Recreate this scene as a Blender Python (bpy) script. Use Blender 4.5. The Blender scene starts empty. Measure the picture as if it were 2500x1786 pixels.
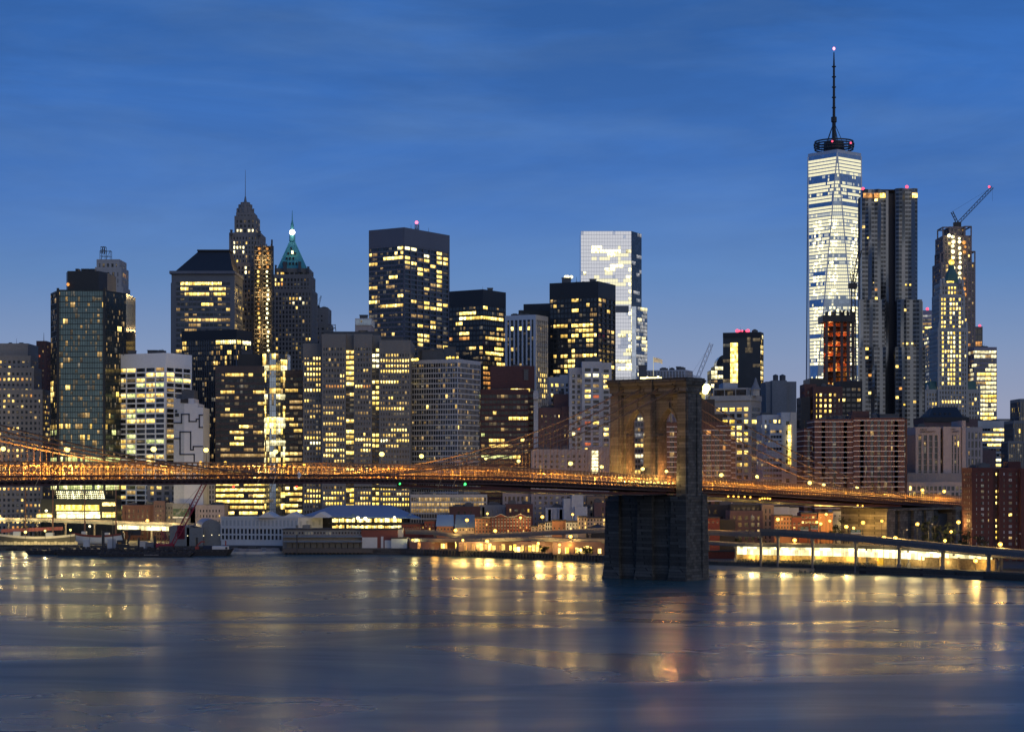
import bpy, bmesh, math, random
from mathutils import Vector, Matrix
R = math.radians
scene = bpy.context.scene
col = scene.collection

# ---------------------------------------------------------------- camera
F, CX, HY, CZ = 4624.0, 1250.0, 1160.0, 43.6          # focal length in photo pixels, horizon row, eye height
cam_d = bpy.data.cameras.new('camera'); cam = bpy.data.objects.new('camera', cam_d); col.objects.link(cam)
cam.location = (0, 0, CZ); cam.rotation_euler = (R(90), 0, 0)
cam_d.sensor_width = 36; cam_d.lens = 36 * F / 2500; cam_d.shift_y = (HY - 893) / 2500
cam_d.clip_start = 1; cam_d.clip_end = 30000
scene.camera = cam
scene.view_settings.view_transform = 'Standard'; scene.view_settings.look = 'None'
scene.view_settings.exposure = 0; scene.view_settings.gamma = 1
cy = scene.cycles
cy.use_denoising = True
cy.max_bounces = 6; cy.diffuse_bounces = 2; cy.glossy_bounces = 3; cy.transmission_bounces = 2
cy.sample_clamp_indirect = 4; cy.sample_clamp_direct = 0; cy.use_light_tree = True
cy.caustics_reflective = True; cy.caustics_refractive = False

# ---------------------------------------------------------------- node helpers
def N(nt, typ, **kw):
    n = nt.nodes.new(typ)
    for k, v in kw.items():
        if k.startswith('_'): setattr(n, k[1:], v)
        else:
            key = int(k[1:]) if (k[0] == 'i' and k[1:].isdigit()) else k.replace('_', ' ')
            n.inputs[key].default_value = v
    return n
def LK(nt, a, b): nt.links.new(a, b)

# ---------------------------------------------------------------- sky at blue hour
SUN_EL, SUN_AZ = R(9), R(152)        # faint afterglow behind the camera, a little to its right
w = bpy.data.worlds.new('World'); scene.world = w; w.use_nodes = True
nt = w.node_tree; nt.nodes.clear()
tc = N(nt, 'ShaderNodeTexCoord'); sep = N(nt, 'ShaderNodeSeparateXYZ'); LK(nt, tc.outputs['Generated'], sep.inputs[0])
mr = N(nt, 'ShaderNodeMapRange', From_Min=0.0, From_Max=0.26); LK(nt, sep.outputs['Z'], mr.inputs['Value'])
rp = N(nt, 'ShaderNodeValToRGB'); LK(nt, mr.outputs[0], rp.inputs[0])
def ramp(node, stops):
    el = node.color_ramp.elements
    while len(el) > 1: el.remove(el[-1])
    for i, (p, c) in enumerate(stops):
        e = el[0] if i == 0 else el.new(p)
        e.position = p; e.color = (*c, 1)
ramp(rp, [(0.0, (.31, .33, .45)), (.14, (.285, .33, .475)), (.26, (.195, .29, .50)), (.40, (.102, .232, .52)), (.55, (.050, .172, .515)), (.76, (.031, .145, .485)), (1.0, (.022, .125, .44))])
mp = N(nt, 'ShaderNodeMapping'); mp.inputs['Scale'].default_value = (3.2, 3.2, 17); mp.inputs['Rotation'].default_value = (R(4), R(5), 0)
LK(nt, tc.outputs['Generated'], mp.inputs[0])
ns = N(nt, 'ShaderNodeTexNoise', Scale=2.1, Detail=5.0, Roughness=.55); LK(nt, mp.outputs[0], ns.inputs['Vector'])
cr = N(nt, 'ShaderNodeMapRange', From_Min=.44, From_Max=.76, To_Min=0.0, To_Max=.38); LK(nt, ns.outputs['Fac'], cr.inputs['Value'])
mx = N(nt, 'ShaderNodeMix', _data_type='RGBA'); zf = N(nt, 'ShaderNodeMapRange', From_Min=.03, From_Max=.13); LK(nt, sep.outputs['Z'], zf.inputs['Value']); cm = N(nt, 'ShaderNodeMath', _operation='MULTIPLY'); LK(nt, cr.outputs[0], cm.inputs[0]); LK(nt, zf.outputs[0], cm.inputs[1]); LK(nt, cm.outputs[0], mx.inputs['Factor']); LK(nt, rp.outputs[0], mx.inputs[6])
mx.inputs[7].default_value = (.115, .235, .485, 1)
mp3 = N(nt, 'ShaderNodeMapping'); mp3.inputs['Scale'].default_value = (1.6, 1.6, 7); mp3.inputs['Location'].default_value = (3.1, .4, 1.7); mp3.inputs['Rotation'].default_value = (R(3), R(-6), 0); LK(nt, tc.outputs['Generated'], mp3.inputs[0])
ns3 = N(nt, 'ShaderNodeTexNoise', Scale=2.4, Detail=7.0, Roughness=.6, Distortion=.6); LK(nt, mp3.outputs[0], ns3.inputs['Vector'])
dk3 = N(nt, 'ShaderNodeMapRange', From_Min=.38, From_Max=.66, To_Min=.76, To_Max=1.06); LK(nt, ns3.outputs['Fac'], dk3.inputs['Value'])
hz3 = N(nt, 'ShaderNodeMapRange', From_Min=.06, From_Max=.22); LK(nt, sep.outputs['Z'], hz3.inputs['Value'])
mm3 = N(nt, 'ShaderNodeMix', _data_type='FLOAT'); LK(nt, hz3.outputs[0], mm3.inputs['Factor']); mm3.inputs[2].default_value = 1.0; LK(nt, dk3.outputs[0], mm3.inputs[3])
vs3 = N(nt, 'ShaderNodeVectorMath', _operation='SCALE'); LK(nt, mx.outputs[2], vs3.inputs[0]); LK(nt, mm3.outputs[0], vs3.inputs['Scale'])
sky = N(nt, 'ShaderNodeTexSky', _sky_type='NISHITA', _sun_disc=False, _sun_elevation=R(1.5), _sun_rotation=SUN_AZ)
bg1 = N(nt, 'ShaderNodeBackground', Strength=1.0); LK(nt, mx.outputs[2], bg1.inputs[0])
bg2 = N(nt, 'ShaderNodeBackground', Strength=.012); LK(nt, sky.outputs[0], bg2.inputs[0])
# twilight glow low in the sky on the side where the sun is (behind the camera)
dp = N(nt, 'ShaderNodeVectorMath', _operation='DOT_PRODUCT'); LK(nt, tc.outputs['Generated'], dp.inputs[0]); dp.inputs[1].default_value = (math.sin(SUN_AZ), math.cos(SUN_AZ), 0)
g1 = N(nt, 'ShaderNodeMapRange', From_Min=.0, From_Max=1.0); g1.interpolation_type = 'SMOOTHSTEP'; LK(nt, dp.outputs['Value'], g1.inputs['Value'])
g2 = N(nt, 'ShaderNodeMapRange', From_Min=.0, From_Max=.75, To_Min=1.0, To_Max=0.0); LK(nt, sep.outputs['Z'], g2.inputs['Value'])
g3 = N(nt, 'ShaderNodeMath', _operation='MULTIPLY'); LK(nt, g1.outputs[0], g3.inputs[0]); LK(nt, g2.outputs[0], g3.inputs[1])
gm_ = N(nt, 'ShaderNodeMix', _data_type='RGBA'); LK(nt, g3.outputs[0], gm_.inputs['Factor']); LK(nt, vs3.outputs[0], gm_.inputs[6]); gm_.inputs[7].default_value = (.30, .355, .40, 1)
LK(nt, gm_.outputs[2], bg1.inputs[0])
ad = N(nt, 'ShaderNodeAddShader'); LK(nt, bg1.outputs[0], ad.inputs[0]); LK(nt, bg2.outputs[0], ad.inputs[1])
wo = N(nt, 'ShaderNodeOutputWorld'); LK(nt, ad.outputs[0], wo.inputs[0])

sl = bpy.data.lights.new('sun', 'SUN'); sl.energy = .36; sl.angle = R(50); sl.color = (.97, .97, 1)
so = bpy.data.objects.new('sun', sl); col.objects.link(so)
sd = Vector((math.sin(SUN_AZ) * math.cos(SUN_EL), math.cos(SUN_AZ) * math.cos(SUN_EL), math.sin(SUN_EL)))
so.rotation_euler = sd.to_track_quat('Z', 'Y').to_euler()

# ---------------------------------------------------------------- materials
MAT = {}
def wall(name, rgb, rough=.85, var=.22, scale=.06, metal=0.0, spec=.3):
    """painted or stone surface: broad blotches plus fine grain, streaked along z"""
    if name in MAT: return MAT[name]
    m = bpy.data.materials.new(name); m.use_nodes = True; nt = m.node_tree; b = nt.nodes['Principled BSDF']
    tc = N(nt, 'ShaderNodeTexCoord'); mp = N(nt, 'ShaderNodeMapping'); mp.inputs['Scale'].default_value = (1, 1, .25)
    LK(nt, tc.outputs['Object'], mp.inputs[0])
    n1 = N(nt, 'ShaderNodeTexNoise', Scale=scale, Detail=6.0, Roughness=.65); LK(nt, mp.outputs[0], n1.inputs['Vector'])
    n2 = N(nt, 'ShaderNodeTexNoise', Scale=.9, Detail=3.0); LK(nt, tc.outputs['Object'], n2.inputs['Vector'])
    a = N(nt, 'ShaderNodeMath', _operation='ADD'); LK(nt, n1.outputs['Fac'], a.inputs[0]); LK(nt, n2.outputs['Fac'], a.inputs[1])
    mr = N(nt, 'ShaderNodeMapRange', From_Min=.55, From_Max=1.45, To_Min=1 - var, To_Max=1 + var); LK(nt, a.outputs[0], mr.inputs['Value'])
    vm = N(nt, 'ShaderNodeVectorMath', _operation='SCALE'); vm.inputs[0].default_value = rgb; LK(nt, mr.outputs[0], vm.inputs['Scale'])
    LK(nt, vm.outputs[0], b.inputs['Base Color'])
    b.inputs['Roughness'].default_value = rough; b.inputs['Metallic'].default_value = metal; b.inputs['Specular IOR Level'].default_value = spec
    MAT[name] = m; return m
def glass(name, rgb, rough=.12, metal=.5, lift=.5, fh=3.7):
    """window glass: rooms behind it differ a little from bay to bay (blinds, furniture)"""
    if name in MAT: return MAT[name]
    m = bpy.data.materials.new(name); m.use_nodes = True; nt = m.node_tree; b = nt.nodes['Principled BSDF']
    tc = N(nt, 'ShaderNodeTexCoord'); sn = N(nt, 'ShaderNodeVectorMath', _operation='SNAP'); sn.inputs[1].default_value = (2.9, 2.9, fh)
    LK(nt, tc.outputs['Object'], sn.inputs[0])
    wn = N(nt, 'ShaderNodeTexWhiteNoise', _noise_dimensions='3D'); LK(nt, sn.outputs[0], wn.inputs['Vector'])
    pw = N(nt, 'ShaderNodeMath', _operation='POWER', i1=3.0); LK(nt, wn.outputs['Value'], pw.inputs[0])
    mr = N(nt, 'ShaderNodeMapRange', To_Min=1 - lift * .5, To_Max=1 + lift * 2); LK(nt, pw.outputs[0], mr.inputs['Value'])
    vm = N(nt, 'ShaderNodeVectorMath', _operation='SCALE'); vm.inputs[0].default_value = rgb; LK(nt, mr.outputs[0], vm.inputs['Scale'])
    LK(nt, vm.outputs[0], b.inputs['Base Color'])
    b.inputs['Roughness'].default_value = rough; b.inputs['Metallic'].default_value = metal
    MAT[name] = m; return m
def emit(name, rgb, s, vary=True, sample='NONE', vs=.55):
    if name in MAT: return MAT[name]
    m = bpy.data.materials.new(name); m.use_nodes = True; nt = m.node_tree; b = nt.nodes['Principled BSDF']
    b.inputs['Base Color'].default_value = (.03, .03, .03, 1); b.inputs['Emission Color'].default_value = (*rgb, 1)
    b.inputs['Emission Strength'].default_value = s; b.inputs['Roughness'].default_value = .3
    if vary:      # ceiling lamps, blinds and people make each lit room uneven
        g = N(nt, 'ShaderNodeNewGeometry')
        sn = N(nt, 'ShaderNodeVectorMath', _operation='SNAP'); sn.inputs[1].default_value = (1.45, 50, 3.1); LK(nt, g.outputs['Position'], sn.inputs[0])
        wn = N(nt, 'ShaderNodeTexWhiteNoise', _noise_dimensions='3D'); LK(nt, sn.outputs[0], wn.inputs['Vector'])
        at_ = N(nt, 'ShaderNodeAttribute', _attribute_name='vz'); vz = N(nt, 'ShaderNodeMapRange', From_Min=.25, From_Max=.8, To_Min=.62, To_Max=1.3); LK(nt, at_.outputs['Fac'], vz.inputs['Value'])
        w1 = N(nt, 'ShaderNodeMapRange', To_Min=.38, To_Max=1.25); LK(nt, wn.outputs['Value'], w1.inputs['Value'])
        w2 = N(nt, 'ShaderNodeMath', _operation='MULTIPLY'); LK(nt, w1.outputs[0], w2.inputs[0]); LK(nt, vz.outputs[0], w2.inputs[1])
        cm = N(nt, 'ShaderNodeMix', _data_type='RGBA'); w3 = N(nt, 'ShaderNodeMapRange', From_Min=.3, From_Max=1.0, To_Min=0, To_Max=.55); LK(nt, wn.outputs['Value'], w3.inputs['Value']); LK(nt, w3.outputs[0], cm.inputs['Factor'])
        cm.inputs[6].default_value = (*rgb, 1); cm.inputs[7].default_value = (1, min(1, rgb[1] * .35 + .55), min(1, rgb[2] * .4 + .28), 1) if rgb[1] > .45 else (*rgb, 1)
        LK(nt, cm.outputs[2], b.inputs['Emission Color'])
        n = N(nt, 'ShaderNodeTexNoise', Scale=vs, Detail=3.0, Roughness=.7); LK(nt, g.outputs['Position'], n.inputs['Vector'])
        mr = N(nt, 'ShaderNodeMapRange', From_Min=.32, From_Max=.68, To_Min=.45 * s, To_Max=1.7 * s); LK(nt, n.outputs['Fac'], mr.inputs['Value'])
        w4 = N(nt, 'ShaderNodeMath', _operation='MULTIPLY'); LK(nt, mr.outputs[0], w4.inputs[0]); LK(nt, w2.outputs[0], w4.inputs[1]); LK(nt, w4.outputs[0], b.inputs['Emission Strength'])
    m.cycles.emission_sampling = sample
    MAT[name] = m; return m
LIT = {'h': emit('lit floor', (1, .93, .60), 1.02, False), 'j': emit('lit floor dim', (.80, .83, .76), .60, False), 'b': emit('lit bright', (1, .66, .13), 3.0), 'm': emit('lit warm', (1, .62, .12), 1.5), 'd': emit('lit dim', (.95, .55, .16), .5),
       'w': emit('lit white', (1, .86, .48), 2.0), 'g': emit('lit greenish', (.80, .92, .30), 1.3), 'o': emit('lit orange', (1, .42, .09), .9),
       'q': emit('lit last glimmer', (.85, .62, .32), .13), 'f': emit('lit faint', (.62, .60, .50), .16), 'W': emit('lit brilliant', (1, .88, .44), 3.2), 'c': emit('lit cool', (.80, .86, .95), .38),
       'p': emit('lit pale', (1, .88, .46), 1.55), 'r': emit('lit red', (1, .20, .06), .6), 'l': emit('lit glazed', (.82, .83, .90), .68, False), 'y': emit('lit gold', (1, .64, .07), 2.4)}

LITSET = set(LIT.values())
# ---------------------------------------------------------------- mesh builder
class MB:
    def __init__(s): s.v, s.f, s.m = [], [], []
    def face(s, pts, m=0):
        k = len(s.v); s.v += [tuple(p) for p in pts]; s.f.append(tuple(range(k, k + len(pts)))); s.m.append(m)
    def hexa(s, p, m=0):            # 8 points: bottom 0-3 counter-clockwise, top 4-7
        k = len(s.v); s.v += [tuple(q) for q in p]
        for f in ((3, 2, 1, 0), (4, 5, 6, 7), (0, 1, 5, 4), (1, 2, 6, 5), (2, 3, 7, 6), (3, 0, 4, 7)):
            s.f.append(tuple(k + i for i in f)); s.m.append(m)
    def box(s, x0, x1, y0, y1, z0, z1, m=0):
        s.hexa([(x0, y0, z0), (x1, y0, z0), (x1, y1, z0), (x0, y1, z0), (x0, y0, z1), (x1, y0, z1), (x1, y1, z1), (x0, y1, z1)], m)
    def obox(s, o, u, n, a0, a1, d0, d1, z0, z1, m=0):   # box in a wall frame: o origin, u along, n outward (2-D), metres
        def q(a, d, z): return (o[0] + u[0] * a + n[0] * d, o[1] + u[1] * a + n[1] * d, z)
        s.hexa([q(a0, d1, z0), q(a1, d1, z0), q(a1, d0, z0), q(a0, d0, z0), q(a0, d1, z1), q(a1, d1, z1), q(a1, d0, z1), q(a0, d0, z1)], m)
    def prism(s, pts, z0, z1, m=0, mt=None, top_pts=None):
        k = len(s.v); n = len(pts); tp = top_pts or pts
        s.v += [(p[0], p[1], z0) for p in pts] + [(p[0], p[1], z1) for p in tp]
        for i in range(n):
            j = (i + 1) % n; s.f.append((k + i, k + j, k + n + j, k + n + i)); s.m.append(m)
        s.f.append(tuple(k + n + i for i in range(n))); s.m.append(m if mt is None else mt)
        s.f.append(tuple(k + n - 1 - i for i in range(n))); s.m.append(m)
    def bar(s, p, q, w, h=None, m=0):
        p, q = Vector(p), Vector(q); h = h or w; d = (q - p)
        if d.length < 1e-6: return
        d.normalize(); up = Vector((0, 0, 1)) if abs(d.z) < .99 else Vector((1, 0, 0))
        a = d.cross(up).normalized() * w / 2; b = a.cross(d).normalized() * h / 2
        s.hexa([p - a - b, p + a - b, q + a - b, q - a - b, p - a + b, p + a + b, q + a + b, q - a + b], m)
    def tube(s, pts, rs, n=8, m=0, cap=True):
        pts = [Vector(p) for p in pts]
        if not hasattr(rs, '__len__'): rs = [rs] * len(pts)
        k = len(s.v)
        for i, p in enumerate(pts):
            d = (pts[min(i + 1, len(pts) - 1)] - pts[max(i - 1, 0)]).normalized()
            a = d.cross(Vector((0, 1, 0)) if abs(d.y) < .9 else Vector((1, 0, 0))).normalized(); b = d.cross(a)
            for j in range(n):
                t = 2 * math.pi * j / n; s.v.append(tuple(p + (a * math.cos(t) + b * math.sin(t)) * rs[i]))
        for i in range(len(pts) - 1):
            for j in range(n):
                j2 = (j + 1) % n; s.f.append((k + i * n + j, k + i * n + j2, k + (i + 1) * n + j2, k + (i + 1) * n + j)); s.m.append(m)
        if cap:
            s.f.append(tuple(k + j for j in range(n))); s.m.append(m)
            e = k + (len(pts) - 1) * n; s.f.append(tuple(e + n - 1 - j for j in range(n))); s.m.append(m)
    def ball(s, c, r, m=0, n=8, k=5, sz=1.0):
        c = Vector(c); pts = [c + Vector((0, 0, -r * sz * math.cos(math.pi * (i + .02) / (k + .04)))) for i in range(k + 1)]
        s.tube(pts, [max(.01 * r, r * math.sin(math.pi * (i + .02) / (k + .04))) for i in range(k + 1)], n, m)
    def build(s, name, mats, parent=None, kind=None, smooth=False):
        me = bpy.data.meshes.new(name); me.from_pydata(s.v, [], s.f)
        for mm in (mats if isinstance(mats, (list, tuple)) else [mats]): me.materials.append(mm)
        me.polygons.foreach_set('material_index', s.m)
        if smooth: me.polygons.foreach_set('use_smooth', [True] * len(s.f))
        me.update()
        if any(mm in LITSET for mm in me.materials): me.attributes.new('vz', 'FLOAT', 'POINT').data.foreach_set('value', [.58] * len(me.vertices))
        o = bpy.data.objects.new(name, me); col.objects.link(o)
        if parent: o.parent = parent
        if kind: o['kind'] = kind
        return o

def tag(o, label, cat, group=None):
    o['label'] = label; o['category'] = cat
    if group: o['group'] = group
    return o
def thing(name, label, cat, loc, group=None):
    o = bpy.data.objects.new(name, None); col.objects.link(o); o.location = loc; o.empty_display_size = .5
    return tag(o, label, cat, group)
def P(px, py, Y): return Vector(((px - CX) / F * Y, Y, CZ + (HY - py) / F * Y))
def ux(px): return (px - CX) / F
def zz(py, Y): return CZ + (HY - py) / F * Y
def pix(x, y, z): return CX + F * x / y, HY - F * (z - CZ) / y
GZ = 3.0                                   # ground level on the shore

# ---------------------------------------------------------------- parts are modelled in world metres, stored relative to their thing
def org(o):
    v = Vector((0, 0, 0))
    while o is not None: v = v + o.location; o = o.parent
    return v
def part(mb, name, mats, parent, kind=None, smooth=False):
    if not mb.f: return None
    o = org(parent); mb.v = [(a[0] - o.x, a[1] - o.y, a[2] - o.z) for a in mb.v]
    return mb.build(name, mats, parent, kind, smooth)
def solid(mb, name, mats, label, cat, loc, group=None, smooth=False):      # a thing that is one mesh
    mb.v = [(a[0] - loc[0], a[1] - loc[1], a[2] - loc[2]) for a in mb.v]
    o = mb.build(name, mats, None, None, smooth); o.location = loc
    return tag(o, label, cat, group)

PAL_OFF = 'bbmmmmdddfffw'; PAL_RES = 'bmmmddddffoo'; PAL_COOL = 'wwmmddcccff'
WMESH = {}
def wmesh(w, h, v):
    k = (round(w, 2), round(h, 2), v)
    if k not in WMESH:
        mb = MB(); mb.box(-w / 2, w / 2, -.04, .02, -h / 2, h / 2)
        me = bpy.data.meshes.new('window'); me.from_pydata(mb.v, [], mb.f); me.materials.append(LIT[v]); me.attributes.new('vz', 'FLOAT', 'POINT').data.foreach_set('value', [0, 0, 0, 0, 1, 1, 1, 1]); WMESH[k] = me
    return WMESH[k]
CAP = 40
def put_windows(root, wins, cap=None, pname='window'):
    """up to `cap` lit windows that show largest become parts of their own, the rest of the lit ones are one mass"""
    cap = CAP if cap is None else cap
    order = {'W': 0, 'b': 0, 'y': 0, 'w': 1, 'o': 1, 'm': 1, 'p': 1, 'g': 1, 'r': 2, 'd': 3, 'c': 4, 'l': 4, 'h': 1, 'j': 2, 'f': 5, 'q': 6}
    wins.sort(key=lambda a: (order[a[4]], -a[2] * a[3]))
    og = org(root); rest = MB(); keys = []
    for i, (p, ang, w, h, v) in enumerate(wins):
        if i < cap:
            o = bpy.data.objects.new(pname, wmesh(w, h, v)); col.objects.link(o); o.parent = root
            o.location = p - og; o.rotation_euler = (0, 0, ang)
        else:
            if v not in keys: keys.append(v)
            c, s = math.cos(ang), math.sin(ang); n = (s, -c)
            rest.obox((p.x, p.y), (c, s), n, -w / 2, w / 2, -.02, .04, p.z - h / 2, p.z + h / 2, keys.index(v))
    o = part(rest, 'lit_windows', [LIT[k] for k in keys], root, 'stuff')
    if o: o.data.attributes['vz'].data.foreach_set('value', [0, 0, 0, 0, 1, 1, 1, 1] * (len(o.data.vertices) // 8))

def facade(o, u, n, width, z0, z1, S, mb, wins, rnd, cap_end=True):
    """piers and spandrels stand proud of the glass body; lit rooms fill some of the cells between them"""
    bw, fh = S.get('bw', 3.2), S.get('fh', 3.8); pw, sh = S.get('pw', .5), S.get('sh', 1.3)
    top, bot, pd = S.get('top', 1.5), S.get('bot', 0), S.get('pd', .35)
    nb = max(1, int(round(width / bw))); bw = width / nb
    zt = z1 - top; nf = max(1, int((zt - z0 - bot) / fh))
    pwc = S.get('pwc', pw)
    if pw > 0:
        for i in range(nb + 1):
            a0, a1 = max(0, i * bw - pw / 2), min(width, i * bw + pw / 2)
            if i == 0: a0, a1 = 0, max(pwc, pw / 2)
            if i == nb: a0, a1 = width - max(pwc, pw / 2), width + (pd if cap_end else 0)
            mb.obox(o, u, n, a0, a1, 0, pd, z0, zt, 0)
    if sh > 0:
        for j in range(nf + 1):
            zb = zt - j * fh
            if zb - sh < z0: break
            sp_ = pd * S.get('sp', .8); mb.obox(o, u, n, 0, width + (sp_ if cap_end else 0), 0, sp_, zb - sh, zb, 1)
    if top > 0: mb.obox(o, u, n, 0, width + ((pd + .02) if cap_end else 0), 0, pd + .02, zt, z1, S.get('tm', 0))
    if bot > 0: mb.obox(o, u, n, 0, width + ((pd + .02) if cap_end else 0), 0, pd + .02, z0, z0 + bot, 0)
    # lit rooms
    lit, vis = S.get('lit', .2), S.get('vis', 1125); spots = S.get('spots', ()); pal = S.get('pal', PAL_OFF); run = S.get('run', 1)
    cw, ch = bw - pw - .06, fh - sh - .1
    if S.get('wh'): ch = S['wh']
    ang = math.atan2(u[1], u[0])
    for j in range(nf):
        zc = zt - sh - j * fh - (fh - sh) / 2
        rf = rnd.choice((.15, .4, .7, 1, 1, 1.6, 2.2)) if S.get('clump', True) else 1
        i = 0; hot = 1.0
        while i < nb:
            a = (i + .5) * bw; x, y = o[0] + u[0] * a, o[1] + u[1] * a; px, py = pix(x, y, zc)
            pr = lit * rf * hot; sp = None
            for s in spots:
                if s[0] <= px <= s[2] and s[1] <= py <= s[3]: pr = s[4]; sp = s
            if py > vis or py < -50 or px < -60 or px > 2560: i += 1; continue
            if rnd.random() < pr:
                k = rnd.randint(1, run); k = min(k, nb - i)
                v = S['fn'](px, py, rnd) if 'fn' in S else rnd.choice(sp[5] if sp and len(sp) > 5 else pal)
                wd = k * bw - pw - .06 if not S.get('split') else cw
                aa = (i + k / 2) * bw
                if S.get('split'):
                    for q in range(k):
                        ab = (i + q + .5) * bw
                        wins.append((Vector((o[0] + u[0] * ab + n[0] * .03, o[1] + u[1] * ab + n[1] * .03, zc)), ang, cw, ch, v))
                else:
                    wins.append((Vector((o[0] + u[0] * aa + n[0] * .03, o[1] + u[1] * aa + n[1] * .03, zc)), ang, wd, ch, v))
                i += k; hot = 1.5
            else:
                if cw > .3 and rnd.random() < S.get('dim', .24): wins.append((Vector((x + n[0] * .03, y + n[1] * .03, zc)), ang, cw * rnd.choice((1, 1, .5)), ch * rnd.choice((1, .6)), rnd.choice('qqqqfd')))
                i += 1; hot = .8

def poly_block(root, pts, z0, z1, specs, gm, wm, rm, wins, seed=1, name='tower_body', tm=None, sm=None):
    rnd = random.Random(seed); body = MB(); body.prism(pts, z0, z1, 0, 1)
    part(body, name, [gm, rm], root)
    mb = MB(); n = len(pts)
    for i in range(n):
        S = specs[i] if i < len(specs) else None
        if not S: continue
        p, q = pts[i], pts[(i + 1) % n]; d = Vector((q[0] - p[0], q[1] - p[1])); L = d.length; d /= L
        facade(p, (d.x, d.y), (d.y, -d.x), L, z0, z1, S, mb, wins, rnd)
    part(mb, 'facade_grid', [wm, sm or wm, tm or wm], root)

def corner_pts(L, C, Rr, Y, a=32, dmax=60):
    """plan of a box from its three visible vertical edges; C is the near edge, at distance Y"""
    a = R(a); cx = ux(C) * Y
    ul, ur = ux(L), ux(Rr)
    wl = (cx - ul * Y) / (math.cos(a) + ul * math.sin(a)); wr = (ur * Y - cx) / max(.05, math.sin(a) - ur * math.cos(a))
    wr = min(max(wr, 3), dmax)
    c = Vector((cx, Y)); A = c + Vector((-math.cos(a), math.sin(a))) * wl; B = c + Vector((math.sin(a), math.cos(a))) * wr
    D = A + B - c
    return [tuple(A), tuple(c), tuple(B), tuple(D)]
def flat_pts(L, Rr, Y, d=30):
    return [(ux(L) * Y, Y), (ux(Rr) * Y, Y), (ux(Rr) * Y, Y + d), (ux(L) * Y, Y + d)]

ROOF = wall('roof felt', (.05, .05, .055)); PLANT = wall('roof plant metal', (.10, .105, .115)); STEEL = wall('dark steel', (.035, .035, .04), .5)
G_DARK = glass('glass near black', (.026, .032, .038), .15, .0); G_BLUE = glass('glass blue grey', (.035, .045, .06), .15, .2)
G_GREEN = glass('glass grey green', (.14, .195, .195), .12, .5, .1); G_SILV = glass('glass silver', (.50, .54, .60), .1, .85, .15)
G_WIN = glass('dark window glass', (.02, .024, .032), .2, 0, .9)

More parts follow.
